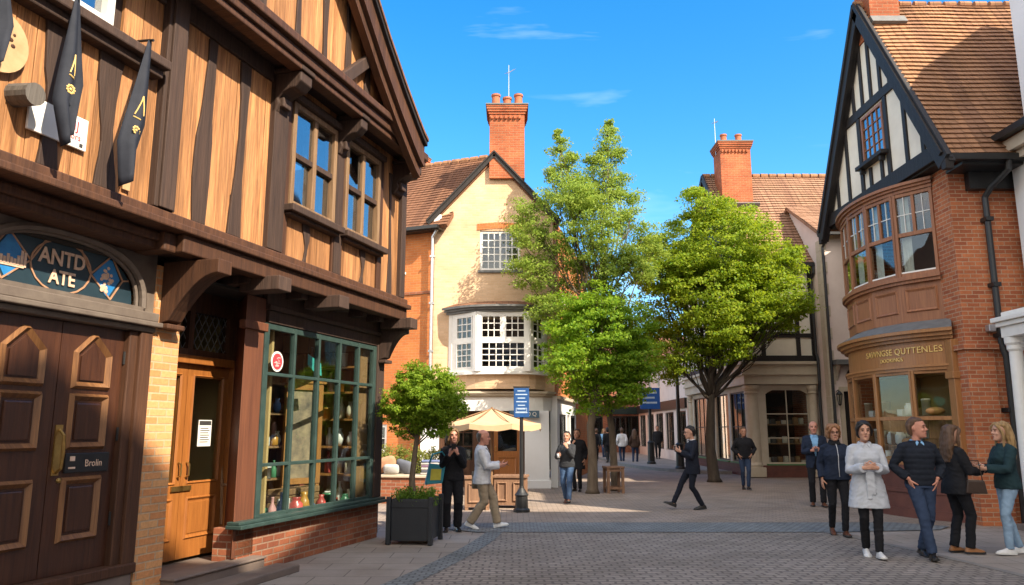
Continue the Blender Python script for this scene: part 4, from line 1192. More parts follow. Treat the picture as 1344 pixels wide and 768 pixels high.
# --- things hung on the front
def lpt(x, y, z):
    return LB.matrix_basis @ V((x, y, z))
LROT = R(72.4)
bpy.context.view_layer.update()
M['flag'] = plain('black navy flag cloth', (.010, .013, .022), (.018, .021, .032), 9, .8, .2, 60)
def flag(x, zt, zb, dx, lab, seed):
    p = lpt(x, -.56, zt)
    f = thing('flag', lab, 'flag', p, LROT, 'black flags hung from the sill rail')
    h = zt - zb; nu, nv = 8, 18
    mb = MB(); g = []
    rg = random.Random(seed)
    for j in range(nv + 1):
        t = j / nv
        wl = .02 + .135 * min(1, t / .72) ** 1.1
        if t > .72: wl *= 1 - .55 * ((t - .72) / .28)
        wr = .02 + .08 * min(1, t / .55) ** 1.0
        if t > .55: wr *= 1 - 1.0 * ((t - .55) / .45) ** .9
        cxx = dx * t
        row = []
        for i in range(nu + 1):
            u = i / nu
            lowl = (1 - u) * (t > .8) * (t - .8) * .0
            xx = cxx - wl + (wl + wr) * u
            yy = -.06 * t + .05 * t * math.sin(3.1 * u * 2 + 1.5 * t + seed) + .03 * math.sin(8 * u + seed) * t
            zz = -h * t * (1 - .10 * (1 - u) * (t > .0) * t * 0)
            row.append(V((xx, yy, zz + (.12 * (u) * max(0, t - .7) / .3))))
        g.append(row)
    for j in range(nv):
        for i in range(nu):
            mb.quad(g[j + 1][i], g[j + 1][i + 1], g[j][i + 1], g[j][i])
    c = mb.weld().build('cloth', M['flag'], f, smooth=True)
    s = c.modifiers.new('thick', 'SOLIDIFY'); s.thickness = .006; s.offset = 0
    MB().tube([(0, .14, .02), (0, .02, .01), (0, -.04, .0)], .012, 6).build('hook', M['black_paint'], f)
    e = MB()
    def at(u, t):
        j = min(nv - 1, int(t * nv)); i = min(nu - 1, int(u * nu)); fu = u * nu - i; fv = t * nv - j
        a = g[j][i].lerp(g[j][i + 1], fu); b = g[j + 1][i].lerp(g[j + 1][i + 1], fu)
        return a.lerp(b, fv) + V((0, -.008, 0))
    for a, b in (((.42, .40), (.24, .53)), ((.42, .40), (.54, .53)), ((.22, .545), (.42, .565))):
        pts = [at(a[0] + (b[0] - a[0]) * k / 4, a[1] + (b[1] - a[1]) * k / 4) for k in range(5)]
        e.tube(pts, .0055, 5)
    c0 = at(.36, .64)
    for k in range(9):
        a = k * 2 * math.pi / 9
        e.ell(c0 + V((.030 * math.cos(a), 0, .030 * math.sin(a))), (.014, .003, .010), 6, 4)
    e.ell(c0, (.013, .004, .013), 6, 4)
    e.build('gold_emblem', M['gold'], f)
    return f
flag(-5.69, 5.02, 3.60, -.13, 'black pennant flag hanging nearest the wide dark post, right of the white plaque', 1)
flag(-6.46, 5.00, 3.72, .02, 'black pennant flag hanging in front of the white plaque', 2)
flag(-7.10, 5.00, 4.00, .0, 'black pennant flag at the left edge hanging over the round wooden plaque', 3)
pq = thing('wall_plaque', 'white rectangular plaque with red lettering half hidden behind a flag', 'sign', lpt(-6.35, -.375, 3.99), LROT)
MB().box(-.27, .27, -.012, .012, -.135, .135).build('board', M['white_paint'], pq, bevel=.006)
M['red_ink'] = plain('red lettering paint', (.45, .05, .06), (.35, .04, .05), 20, .6, .05)
text('lettering', 'ANJ', .11, M['red_ink'], pq, (.09, -.014, .045), ext=.001)
text('lettering', 'honors', .075, M['red_ink'], pq, (.10, -.014, -.045), ext=.001)
M['ink'] = plain('dark printed ink', (.05, .05, .05), (.03, .03, .03), 20, .7, .0)
MB().box(.2, .23, -.016, -.012, -.115, -.085).build('mark', M['ink'], pq)
rp = thing('round_plaque', 'round pale wooden plaque on the boards behind the leftmost flag', 'plaque', lpt(-6.93, -.372, 4.42), LROT)
m = MB(); m.tube([(0, 0, 0), (0, -.03, 0)], [.24, .24], 28); m.build('disc', M['window_wood'], rp)
M['tan_wood'] = plain('pale tan wood', (.55, .36, .19), (.44, .27, .13), 9, .6, .2, 50)
rp.children[0].data.materials[0] = M['tan_wood']
e = MB(); rg = random.Random(2)
for i in range(7):
    e.ell((rg.uniform(-.1, .12), -.033, rg.uniform(-.12, .1)), (rg.uniform(.012, .03), .004, rg.uniform(.01, .03)), 6, 4)
e.build('motif', M['brown_timber'], rp)
tg = MB(); tg.box(-.04, .04, -.008, .008, -.07, .07)
t = tg.build('number_tag', M['tan_wood'], None, bevel=.004); t.location = lpt(-5.62, -.372, 3.74); t.rotation_euler = (0, 0, LROT)
tag(t, 'small pale tag fixed low on the boards beside the wide dark post', 'tag')
nt_ = MB().box(-.11, .11, -.003, .003, -.15, .15)
t = thing('paper_notice', 'white printed paper notice taped inside the open shop door glass', 'notice', lpt(-3.20, .594, 1.56), LROT)
nt_.build('sheet', M['white_paint'], t)
n2 = MB(); n2.box(-.1, .1, -.0045, -.0032, .09, .14)
for i in range(7):
    n2.box(-.08, .06 + .02 * (i % 2), -.0045, -.0032, .05 - .026 * i, .06 - .026 * i)
n2.build('print', M['ink'], t)

# --- goods in the shop window
def lthing(name, lab, cat, x, y, z, group=None, rz=0):
    return thing(name, lab, cat, lpt(x, y, z), LROT + rz, group)
M['pine'] = wood('old pine', (.34, .20, .10), (.22, .12, .06), (.09, .05, .03), 1.5, .6, .2, .12)
M['orange_wood'] = wood('orange polished wood', (.40, .19, .06), (.30, .13, .04), (.12, .05, .02), 1.5, .4, .2, .08)
sh = lthing('display_shelf', 'dark pine display shelves standing across the back of the shop window', 'shelf', -1.55, 1.0, .5)
m = MB(); m.box(-.9, -.86, -.2, .2, 0, 2.2); m.box(.66, .70, -.2, .2, 0, 2.2); m.box(-.9, .7, .2, .22, 0, 2.25); m.build('frame', M['pine'], sh)
for z in (.42, .85, 1.3, 1.72):
    MB().box(-.86, .66, -.22, .2, z, z + .03).build('shelf', M['pine'], sh)
# jars and bottles
cols = {'cream': (.62, .55, .42), 'white': (.72, .72, .70), 'red': (.42, .07, .06), 'brown': (.22, .10, .04), 'blue': (.08, .16, .38), 'green': (.07, .22, .12), 'pink': (.6, .3, .3), 'amber': (.45, .22, .04)}
def cm(n):
    return plain('glazed ' + n + ' pottery', cols[n], None, 12, .3, .05, 40, .5)
profs = {'jar': [(.045, 0), (.055, .02), (.055, .11), (.035, .13), (.035, .15), (.04, .16)],
         'bottle': [(.035, 0), (.04, .01), (.04, .12), (.014, .17), (.014, .22), (.018, .23)],
         'vase': [(.03, 0), (.06, .07), (.05, .13), (.025, .17), (.035, .2)],
         'tin': [(.05, 0), (.05, .14), (.052, .14), (.052, .155)]}
spots = [(-2.25, 'jar', 'cream', .85), (-2.10, 'bottle', 'brown', .85), (-1.97, 'vase', 'white', .85), (-1.84, 'tin', 'blue', .85), (-1.66, 'bottle', 'white', .85), (-1.5, 'jar', 'amber', .85), (-1.35, 'vase', 'cream', .85),
         (-2.22, 'tin', 'red', .42), (-2.02, 'vase', 'pink', .42), (-1.85, 'jar', 'red', .42), (-1.62, 'tin', 'white', .42), (-1.45, 'bottle', 'green', .42), (-1.2, 'jar', 'white', .42),
         (-2.2, 'bottle', 'amber', 1.3), (-2.0, 'jar', 'white', 1.3), (-1.8, 'bottle', 'green', 1.3), (-1.45, 'vase', 'blue', 1.3), (-1.2, 'jar', 'brown', 1.3)]
lev = {.42: 'lowest', .85: 'middle', 1.3: 'upper'}
for x, k, c, z in spots:
    nm = {'jar': 'jar', 'bottle': 'bottle', 'vase': 'vase', 'tin': 'canister'}[k]
    o = MB().lathe(profs[k], 12).build(nm, cm(c), None, smooth=True)
    o.location = lpt(x, .86 + .05 * math.sin(x * 9), .5 + z + .03)
    o['group'] = 'pottery and bottles on the display shelves'
    tag(o, '%s %s standing on the %s shelf in the shop window' % (c, nm, lev[z]), nm)
ss = lthing('side_shelf', 'tall pine shelves facing down the shop window from its far end', 'shelf', -.34, .82, .5)
MB().box(.17, .19, -.72, .72, 0, 2.3).build('back_panel', M['pine'], ss)
for y in (-.72, 0, .70): MB().box(-.18, .169, y, y + .025, 0, 2.3).build('upright', M['pine'], ss)
SZ = (.06, .46, .86, 1.26, 1.66, 2.04)
for z in SZ: MB().box(-.19, .168, -.70, .70, z - .03, z).build('shelf', M['orange_wood'], ss)
rg = random.Random(31); nice = ('lowest', 'second', 'third', 'fourth', 'fifth', 'top')
for k, z in enumerate(SZ):
    y = .17
    while y < 1.46:
        kk = rg.choice(list(profs)); c = rg.choice(('cream', 'white', 'white', 'red', 'pink', 'amber', 'blue', 'cream', 'brown'))
        nm = {'jar': 'jar', 'bottle': 'bottle', 'vase': 'vase', 'tin': 'canister'}[kk]
        f = rg.uniform(.95, 1.45); w = f * .075
        if abs(y + w - .82) < .09: y = .92
        o = MB().lathe([(r * f, zz * f) for r, zz in profs[kk]], 12).build(nm, cm(c), None, smooth=True)
        o.location = lpt(-.36 + rg.uniform(-.05, .06), y + w, .5 + z + .001); o['group'] = 'crockery crowding the side shelves'
        tag(o, 'crockery or bottle crowding the %s board of the side shelves in the shop window' % nice[k], nm, 'crockery on the %s side board' % nice[k])
        y += w * 2 + rg.uniform(.0, .05)
rg = random.Random(53); x = -2.5; k = 0
while x < -.45:
    kk = rg.choice(('jar', 'vase', 'tin', 'jar', 'bottle')); c = rg.choice(('cream', 'white', 'red', 'pink', 'amber', 'blue', 'green', 'brown'))
    f = rg.uniform(1.0, 1.6); nm = {'jar': 'jar', 'bottle': 'bottle', 'vase': 'vase', 'tin': 'canister'}[kk]
    o = MB().lathe([(r * f, zz * f) for r, zz in profs[kk]], 12).build(nm, cm(c), None, smooth=True)
    o.location = lpt(x, .105 + .03 * math.sin(k * 2.1), .501); o['group'] = 'pottery along the front of the shop window floor'
    tag(o, 'small pottery piece in the row along the front of the shop window floor', nm, 'pottery along the front of the shop window floor')
    x += .10 * f + rg.uniform(.04, .12); k += 1
ch = lthing('ladder_back_chair', 'old wooden chair with a tall slatted back at the near end of the shop window', 'chair', -2.62, .48, .5, rz=R(28))
m = MB()
for x in (-.18, .18):
    MB().tube([(x, .17, 0), (x, .19, .45), (x * .95, .27, 1.12)], [.018, .02, .016], 8).build('leg', M['pine'], ch)
    MB().tube([(x, -.17, 0), (x, -.17, .46)], [.016, .02], 8).build('leg', M['pine'], ch)
MB().box(-.21, .21, -.2, .2, .44, .47).build('seat', M['pine'], ch, bevel=.008)
m = MB()
for i in range(5):
    x = -.12 + .06 * i; m.tube([(x, .2, .48), (x * .95, .255, 1.0)], .009, 6)
m.box(-.17, .17, .245, .27, 1.0, 1.10)
for z in (.16, .26): m.tube([(-.18, -.17, z), (.18, -.17, z)], .01, 6); m.tube([(-.18, .17, z), (.18, .17, z)], .01, 6)
m.build('backrest', M['pine'], ch)
pf = lthing('picture_frame', 'tall orange wooden picture frame leaning at the far side of the shop window', 'picture frame', -1.12, .62, .5, rz=R(-25))
m = MB(); m.wall(-.30, .30, .35, 1.75, -.03, .03, [(-.23, .23, .43, 1.66)]); m.box(-.34, .34, -.05, .05, 1.75, 1.82); m.box(-.3, -.24, -.02, .04, 0, .35); m.box(.24, .3, -.02, .04, 0, .35); m.build('frame', M['orange_wood'], pf, bevel=.01)
M['faded'] = plain('faded painted canvas', (.36, .27, .18), (.10, .085, .075), 6, .9, .2)
MB().box(-.23, .23, .0, .02, .43, 1.66).build('canvas', M['faded'], pf)
lg = lthing('log_stack', 'stack of split wooden boards on the floor of the shop window', 'log stack', -1.55, .42, .5)
rg = random.Random(9)
for j in range(4):
    for i in range(3):
        MB().box(-.42 + .29 * i, -.15 + .29 * i, -.12 + rg.uniform(-.02, .02), .14, .085 * j, .085 * j + .08).build('log', M['pine'], lg, bevel=.012)
pn = lthing('teal_pennant', 'bright teal cloth pennant hanging behind the top row of shop window panes', 'pennant', -1.62, .16, 2.52)
MB().prism([(-.17, 0, .08), (.16, 0, -.02), (.19, 0, -.19), (.02, 0, -.16), (-.16, 0, -.06)], (0, .006, 0)).build('cloth', plain('bright teal cloth', (.05, .42, .40), None, 9, .8, .2), pn)
MB().tube([(-.17, 0, .08), (-.16, .0, .30)], .004, 5).build('cord', M['ink'], pn)
rs = lthing('round_sticker', 'round red and white sticker on the top left shop window pane', 'sticker', -2.70, .012, 2.42)
MB().tube([(0, 0, 0), (0, -.005, 0)], [.125, .125], 24).build('disc', M['white_paint'], rs)
MB().tube([(0, -.006, 0), (0, -.008, 0)], [.10, .10], 24).build('red_field', M['red_ink'], rs)
e = MB(); rg = random.Random(3)
for i in range(9): e.box(rg.uniform(-.07, .04), rg.uniform(-.03, .07), -.0105, -.0085, -.06 + .013 * i, -.054 + .013 * i)
e.build('motif', M['white_paint'], rs)
for i, (x, c, lab) in enumerate(((-2.5, 'green', 'small green box on the floor at the left of the shop window'), (-2.12, 'white', 'pale card box on the floor beside the stacked boards'), (-.9, 'white', 'white sack of linen at the right end of the shop window'), (-2.72, 'amber', 'amber bowl on the floor under the old chair'))):
    if c == 'amber':
        o = MB().lathe([(.04, 0), (.09, .06), (.1, .09), (.095, .09), (.08, .05)], 14).build('bowl', cm(c), None, smooth=True)
    else:
        o = MB().box(-.09, .09, -.07, .07, 0, .24 if c == 'white' else .16).build('box' if i < 2 else 'linen_sack', plain('matt %s card' % c, cols[c], None, 9, .8, .2), None, bevel=.02)
    o.location = lpt(x, .28 if i != 1 else .2, .5); o.rotation_euler = (0, 0, LROT + .3 * i); tag(o, lab, ('box', 'box', 'sack', 'bowl')[i])
# ================================================================== shared building helpers

def frame_mx(p, q):
    """maps (u, v, z): u from p to q, v inwards (so -v is outside when p->q runs left to right seen from outside)"""
    p = V((p[0], p[1], 0)); q = V((q[0], q[1], 0)); d = (q - p).normalized()
    n = V((-d.y, d.x, 0))
    return Matrix(((d.x, n.x, 0, p.x), (d.y, n.y, 0, p.y), (0, 0, 1, 0), (0, 0, 0, 1)))

def gridwin(parent, x0, x1, z0, z1, y, nx, nz, mat, gl='glass', fw=.06, bw=.022, mx=None, sill=None, name='window', heavy=None, dep=.06, back=None):
    o = MB(); mx = mx or Matrix()
    o.box(x0, x0 + fw, y - .02, y + dep, z0, z1); o.box(x1 - fw, x1, y - .02, y + dep, z0, z1)
    o.box(x0 + fw, x1 - fw, y - .02, y + dep, z0, z0 + fw); o.box(x0 + fw, x1 - fw, y - .02, y + dep, z1 - fw, z1)
    W = x1 - x0 - 2 * fw; Hh = z1 - z0 - 2 * fw
    for i in range(1, nx):
        b = bw * (2 if heavy and i == heavy else 1)
        x = x0 + fw + W * i / nx; o.box(x - b / 2, x + b / 2, y - .008, y + .03, z0 + fw, z1 - fw)
    for j in range(1, nz):
        z = z0 + fw + Hh * j / nz; o.box(x0 + fw, x1 - fw, y - .005, y + .027, z - bw / 2, z + bw / 2)
    w = o.xf(mx).build(name, mat, parent)
    MB().box(x0 + fw, x1 - fw, y + .012, y + .016, z0 + fw, z1 - fw).xf(mx).build('pane', M[gl], w)
    if sill:
        MB().box(x0 - .06, x1 + .06, y - .12, y + .05, z0 - .07, z0 - .002).xf(mx).build('sill', sill, w)
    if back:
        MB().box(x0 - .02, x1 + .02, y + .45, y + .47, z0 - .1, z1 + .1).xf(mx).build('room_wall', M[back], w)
    return w

def tile_roof(parent, a, b, up, n, mat, seg=.17, lift=.028, seed=1, name='roof', thick=.1, jit=.004, offset_fn=None):
    a = V(a); b = V(b); up = V(up); d = b - a
    nrm = d.cross(up).normalized()
    if nrm.z < 0: nrm = -nrm
    nx = max(2, int(d.length / seg)); rg = random.Random(seed)
    mb = MB()
    wob = [rg.uniform(0, 6) for _ in range(4)]
    def sag(x, t):
        return .012 * math.sin(x * 1.3 + wob[0] + 5 * t) + .006 * math.sin(x * 3.1 + wob[1] + 9 * t)
    for i in range(n):
        lo = a + up * (i / n); hi = a + up * ((i + 1.12) / n if i < n - 1 else 1.0)
        for k in range(nx):
            x0 = k / nx; x1 = (k + 1) / nx
            j = rg.uniform(-jit, jit); e = rg.uniform(-.004, .004)
            s0 = sag(x0 * d.length, i / n); s1 = sag(x1 * d.length, i / n)
            eo = up.normalized() * e
            p0 = lo + d * (x0 + .02 / nx) + nrm * (lift + j + s0) + eo; p1 = lo + d * (x1 - .02 / nx) + nrm * (lift + j + s1) + eo
            p2 = hi + d * (x1 - .02 / nx) + nrm * (.004 + s1); p3 = hi + d * (x0 + .02 / nx) + nrm * (.004 + s0)
            mb.add([p0, p1, p2, p3, p0 - nrm * .02, p1 - nrm * .02], [(0, 1, 2, 3), (4, 5, 1, 0)])
    mb.prism([a - nrm * .012, b - nrm * .012, b + up - nrm * .012, a + up - nrm * .012], -nrm * thick)
    o = mb.build(name, mat, parent)
    return o

def ridge_tiles(parent, a, b, mat, r=.11, seg=.33):
    a = V(a); b = V(b); n = max(2, int((b - a).length / seg)); mb = MB(); rg = random.Random(3)
    for i in range(n):
        p = a.lerp(b, i / n); q = a.lerp(b, (i + 1) / n - .01)
        mb.tube([p + V((0, 0, rg.uniform(-.008, .008))), q], [r * 1.04, r], 10)
    return mb.build('ridge_tile', mat, parent)

def chimney(parent, x0, x1, y0, y1, z0, z1, mat, pots, aerial=None, base_step=True):
    m = MB().box(x0, x1, y0, y1, z0, z1)
    h = z1
    for k, (o, dz) in enumerate(((.03, .07), (.06, .07), (.085, .07), (.10, .05))):
        m.box(x0 - o, x1 + o, y0 - o, y1 + o, h + .002 * k, h + dz); h += dz + .002
    c = m.build('chimney', mat, parent)
    MB().box(x0 - .12, x1 + .12, y0 - .12, y1 + .12, h + .001, h + .05).build('cap', M['lead'], c, bevel=.01)
    h += .05
    if base_step:
        t = MB()
        nn = 8
        for k in range(int((x1 - x0) / .14)):
            xx = x0 + .07 + k * .14; t.box(xx - .03, xx + .03, y0 - .07, y0 - .001, z1 - .16, z1 - .05)
        t.build('corbel_course', mat, c)
    for px_, py_, ph in pots:
        MB().lathe([(.15, 0), (.16, .03), (.135, .06), (.12, ph - .08), (.145, ph - .06), (.145, ph), (.10, ph), (.10, ph - .1)], 14, (px_, py_, h)).build('chimney_pot', M['pot'], c, smooth=False)
    if aerial:
        ax, ay, ah = aerial
        t = MB().tube([(ax, ay, z1 - .1), (ax, ay, h + ah)], [.018, .011], 6)
        b0 = V((ax - .04, ay - .1, h + ah * .80)); b1 = V((ax + .16, ay + .22, h + ah * .98)); t.tube([b0, b1], .008, 5)
        for k in range(6):
            p = b0.lerp(b1, k / 5); q = V((.10 - .008 * k, -.06, 0))
            t.tube([p - q, p + q], .005, 4)
        t.build('aerial', M['alum'], c)
    return c

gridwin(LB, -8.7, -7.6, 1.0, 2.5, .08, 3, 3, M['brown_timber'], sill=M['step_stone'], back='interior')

# ================================================================== cream gabled brick house
CB = thing('cream_brick_house', 'cream brick gabled house with white bay window and tall orange chimney', 'house', (-.52, 22, 0))
m = MB()
m.wall(-1.78, 1.74, 2.55, 7.85, 0, .25, [(-.43, .77, 6.22, 7.43), (-1.15, 1.4, 3.3, 4.8)])
m.xz([(-1.78, 7.851), (1.74, 7.851), (-.02, 9.72)], 0, .25)
m.build('wall', M['brick_cream'], CB)
smx = frame_mx((1.76, .0), (1.76 + 8 * math.sin(R(12)), 8 * math.cos(R(12))))
MB().wall(.01, 8, 2.55, 7.85, 0, .25, [(1.6, 2.7, 4.5, 6.0)]).xf(smx).build('side_wall', M['brick_orange'], CB)
gridwin(CB, 1.6, 2.7, 4.5, 6.0, .08, 4, 4, M['white_paint'], mx=smx, sill=M['stone'], back='interior')
MB().wall(-1.78, -1.53, 0, 7.85, 0.252, 8, []).build('back_wall', M['brick_orange'], CB)
MB().box(-1.7, 1.6, 1.6, 1.65, 2.7, 7.8).build('interior_wall', M['interior'], CB)
m = MB()
for i in range(17):
    x = -.52 + i * 1.36 / 17; zz = 7.44 + .05 * math.sin(math.pi * (i + .5) / 17)
    m.box(x + .003, x + 1.36 / 17 - .003, -.02, .05, zz, zz + .19)
m.build('brick_arch', M['brick_orange'], CB)
gridwin(CB, -.43, .77, 6.22, 7.43, .06, 6, 5, M['white_paint'], sill=M['lead'], back='interior', heavy=3, fw=.075, bw=.028)
# roof: two slopes with black verges
tile_roof(CB, (-1.95, -.06, 7.68), (-1.95, 8, 7.68), (1.93, 0, 2.09), 16, M['tile_brown'], seg=.3)
tile_roof(CB, (1.93, 8, 7.66), (1.93, -.06, 7.66), (-1.95, 0, 2.11), 16, M['tile_brown'], seg=.3)
m = MB()
for s in (-1, 1):
    a = V((-.02 + s * 1.96, -.12, 7.62)); b = V((-.02, -.12, 9.77))
    m.bar(a, b, .08, .13, up=(s * -.5, 0, .5)); m.bar(a + V((s * .04, -.02, .07)), b + V((0, -.02, .09)), .13, .04, up=(s * -.5, 0, .5))
m.build('barge_board', M['black_timber'], CB)
m = MB(); m.box(-1.80, -1.58, -.10, -.002, 7.62, 7.9); m.build('eaves_block', M['white_paint'], CB)
chimney(CB, -.16, .90, -.13, .9, 9.02, 11.05, M['brick_chimney'], ((.02, .3, .5), (.37, .35, .42), (.72, .3, .5)), aerial=(.42, .4, 1.55))
# white bay
BP = [(-1.30, 0), (-.48, -.72), (1.02, -.72), (1.52, 0)]
bay = MB()
for p, q in zip(BP[:-1], BP[1:]):
    L = (V(q) - V(p)).length
    mxx = frame_mx(p, q); s0 = len(bay.v)
    bay.box(0.001, .13, -.03, .05, 3.2, 4.88); bay.box(L - .13, L - .001, -.03, .05, 3.2, 4.88)
    bay.box(.13, L - .13, -.02, .05, 3.2, 3.30); bay.box(.13, L - .13, -.02, .05, 4.03, 4.13); bay.box(.13, L - .13, -.02, .05, 4.78, 4.88)
    bay.xf(mxx, s0)
bw_ = bay.build('bay_window', M['white_paint'], CB, bevel=.006)
for i, (p, q) in enumerate(zip(BP[:-1], BP[1:])):
    L = (V(q) - V(p)).length; mxx = frame_mx(p, q)
    if i == 1:
        gridwin(bw_, .13, L - .13, 3.3, 4.03, 0, 6, 4, M['white_paint'], mx=mxx, fw=.035, bw=.025, name='sash')
        gridwin(bw_, .13, L / 2 - .05, 4.13, 4.78, 0, 3, 3, M['white_paint'], mx=mxx, fw=.035, bw=.025, name='sash')
        gridwin(bw_, L / 2 + .05, L - .13, 4.13, 4.78, 0, 3, 3, M['white_paint'], mx=mxx, fw=.035, bw=.025, name='sash')
        MB().box(L / 2 - .05, L / 2 + .05, -.018, .04, 4.131, 4.779).xf(mxx).build('mullion', M['white_paint'], bw_)
    else:
        nxx = 3 if i == 0 else 2
        gridwin(bw_, .30 if i == 0 else .13, L - .16, 3.3, 4.03, 0, nxx, 4, M['white_paint'], mx=mxx, fw=.035, bw=.025, name='sash')
        gridwin(bw_, .30 if i == 0 else .13, L - .16, 4.13, 4.78, 0, nxx, 3, M['white_paint'], mx=mxx, fw=.035, bw=.025, name='sash')
        if i == 0: MB().box(.13, .30, -.018, .05, 3.3, 4.78).xf(mxx).build('panel', M['white_paint'], bw_)
def off(poly, d):
    out = []
    n = len(poly); c = V((sum(p[0] for p in poly) / n, .9))
    for p in poly:
        v = V((p[0], p[1])) - c
        out.append(tuple(c + v * (1 + d / v.length)))
    return out
def slab(mb, poly, z0, z1):
    return mb.prism([(p[0], p[1], z0) for p in poly], (0, 0, z1 - z0))
def smooth_poly(poly, n=3):
    """rounds the corners of an open polyline"""
    p = [V((a[0], a[1])) for a in poly]
    for _ in range(n):
        q = [p[0]]
        for a, b in zip(p[:-1], p[1:]):
            q += [a.lerp(b, .25), a.lerp(b, .75)]
        q.append(p[-1]); p = q
    return [tuple(a) for a in p]
SB = smooth_poly(off(BP, .06), 2)
m = MB(); slab(m, off(SB, .05), 4.885, 4.94); slab(m, off(SB, .12), 4.942, 5.0); slab(m, off(SB, .20), 5.002, 5.06); m.build('bay_cornice', M['lead'], CB)
A = off(SB, .20); B = off(SB, -.28)
m = MB()
m.loft([[V((p[0], p[1], 5.062)) for p in A], [V((p[0], min(p[1], -.002), 5.22)) for p in B]]); m.build('bay_roof', M['tile_brown'], CB)
m = MB(); slab(m, off(SB, .03), 3.12, 3.198); m.build('bay_sill', M['white_paint'], CB)
m = MB(); slab(m, off(SB, -.10), 2.72, 3.118); m.build('bay_apron', M['brick_cream'], CB)
# ground floor shop
GF = [(-1.78, 0), (-1.3, -.42), (1.25, -.42), (1.66, 0)]
SG = smooth_poly(GF, 2)
m = MB(); slab(m, off(SG, .14), 2.60, 2.66); slab(m, off(SG, .09), 2.54, 2.598); slab(m, off(SG, .02), 2.50, 2.538); m.build('shop_cornice', M['stone'], CB)
m = MB(); slab(m, off(SG, -.01), 2.12, 2.498); m.build('shop_fascia', M['white_paint'], CB)
m = MB(); m.box(.88, 1.56, -.36, .1, .0, 2.118); m.box(.84, 1.60, -.40, .1, 0, .22); m.build('shop_pier', M['white_wall'], CB, bevel=.01)
m = MB(); m.box(-2.05, -1.55, -.25, .1, 0, 2.55); m.build('shop_pilaster', M['white_wall'], CB, bevel=.01)
sd = MB().wall(-1.55, .88, 0, 2.12, .02, .1, [(-1.45, -.55, .7, 1.95), (.0, .78, .1, 1.95)]); sd.build('shop_wall', M['brown_timber'], CB)
gridwin(CB, -1.45, -.55, .7, 1.95, .04, 3, 3, M['brown_timber'], back='interior', fw=.05)
m = MB().wall(.0, .78, .02, 1.95, .03, .08, [(.12, .66, 1.0, 1.8)]); d = m.build('door', M['door_gold'], CB)
MB().box(.12, .66, .05, .055, 1.0, 1.8).build('pane', M['glass_dark'], d)
mm = MB(); moulding(mm, rect(.12, .66, .2, .85), .06, .028, .005, .03); mm.build('moulding', M['door_gold'], d)
MB().tube([(.06, .03, 1.0), (.06, -.02, 1.02), (.06, -.02, 1.12), (.06, .03, 1.14)], .012, 6).build('handle', M['brass'], d)
MB().box(-1.5, .9, 1.2, 1.25, 0, 2.5).build('shop_back_wall', M['interior'], CB)
sg = MB().box(.45, 1.28, -.50, -.425, 1.92, 2.12).build('name_board', plain('slate blue name board', (.07, .13, .19), None, 10, .5, .1), CB)
text('lettering', '10 Q', .15, M['white_paint'], sg, (1.05, -.503, 2.02), ext=.002)
# side shop front (faces away to the right)
m = MB().wall(.0, 4.2, 0, 2.55, -.05, .15, [(.45, 1.9, .5, 2.05), (2.1, 2.7, .05, 2.05), (2.85, 4.0, .5, 2.05)]).xf(smx); m.build('side_shopfront', M['white_wall'], CB)
for a, b in ((.45, 1.9), (2.85, 4.0)):
    gridwin(CB, a, b, .5, 2.05, .0, 3, 2, M['black_paint'], 'glass_dark', mx=smx, back='interior')
m = MB().box(2.1, 2.7, .02, .08, .05, 2.05).xf(smx); m.build('side_door', M['black_timber'], CB)
m = MB().box(-.02, 4.3, -.16, -.05, 2.46, 2.55).xf(smx); m.build('side_cornice', M['stone'], CB)
MB().box(4.2, 8, -.02, .25, 0, 2.548).xf(smx).build('side_brick_wall', M['brick_orange'], CB)
m = MB(); m.tube([(-1.70, -.14, 7.62), (-1.70, -.14, 7.42), (-1.83, -.08, 7.22), (-1.83, -.06, 6.9), (-1.83, -.06, 2.7)], .045, 8)
for z in (6.6, 5.2, 3.8): m.box(-1.90, -1.76, -.11, -.0, z, z + .06)
m.build('downpipe', M['alum'], CB, smooth=False)

# ================================================================== orange brick house beside it
OW = thing('orange_brick_house', 'orange brick house with brown tiled roof between timber shop and cream gable', 'house', (-2.31, 22.06, 0), R(-22))
m = MB().wall(-7, -.02, 0, 7.6, 0, .25, [(-1.95, -1.0, 6.25, 7.2), (-2.3, -1.45, .95, 1.75), (-5.2, -4.0, 4.2, 5.6)]); m.build('wall', M['brick_orange'], OW)
gridwin(OW, -1.95, -1.0, 6.25, 7.2, .05, 2, 3, M['white_paint'], sill=M['white_paint'], back='interior', fw=.08)
gridwin(OW, -2.3, -1.45, .95, 1.75, .05, 2, 2, M['white_paint'], sill=M['white_paint'], back='interior', fw=.08)
gridwin(OW, -5.2, -4.0, 4.2, 5.6, .05, 3, 4, M['white_paint'], sill=M['white_paint'], back='interior', fw=.08)
MB().box(-7, 0, -.03, .0, 5.55, 5.63).build('string_course', M['brick_red'], OW)
tile_roof(OW, (-7.1, -.3, 7.52), (.55, -.3, 7.52), (0, 2.75, 2.95), 26, M['tile_brown'], seg=.2, seed=4)
tile_roof(OW, (.6, 5.2, 7.52), (-7.1, 5.2, 7.52), (0, -2.75, 2.95), 10, M['tile_brown'], seg=.4, seed=5)
ridge_tiles(OW, (-7.1, 2.45, 10.47), (.7, 2.45, 10.47), M['tile_orange'])
m = MB(); m.box(-7.1, .30, -.42, -.30, 7.42, 7.52); m.box(-7.1, .30, -.30, .0, 7.40, 7.46); m.build('gutter', M['black_paint'], OW)
chimney(OW, -3.25, -2.2, 2.6, 3.5, 8.5, 10.9, M['brick_chimney'], ((-2.95, 3, .4), (-2.45, 3, .4)))
for x in (-2.7,): 
    m = MB(); m.box(-3.0, -2.7, -.1, -.0, 0, 2.2); m.build('pilaster', M['white_wall'], OW)

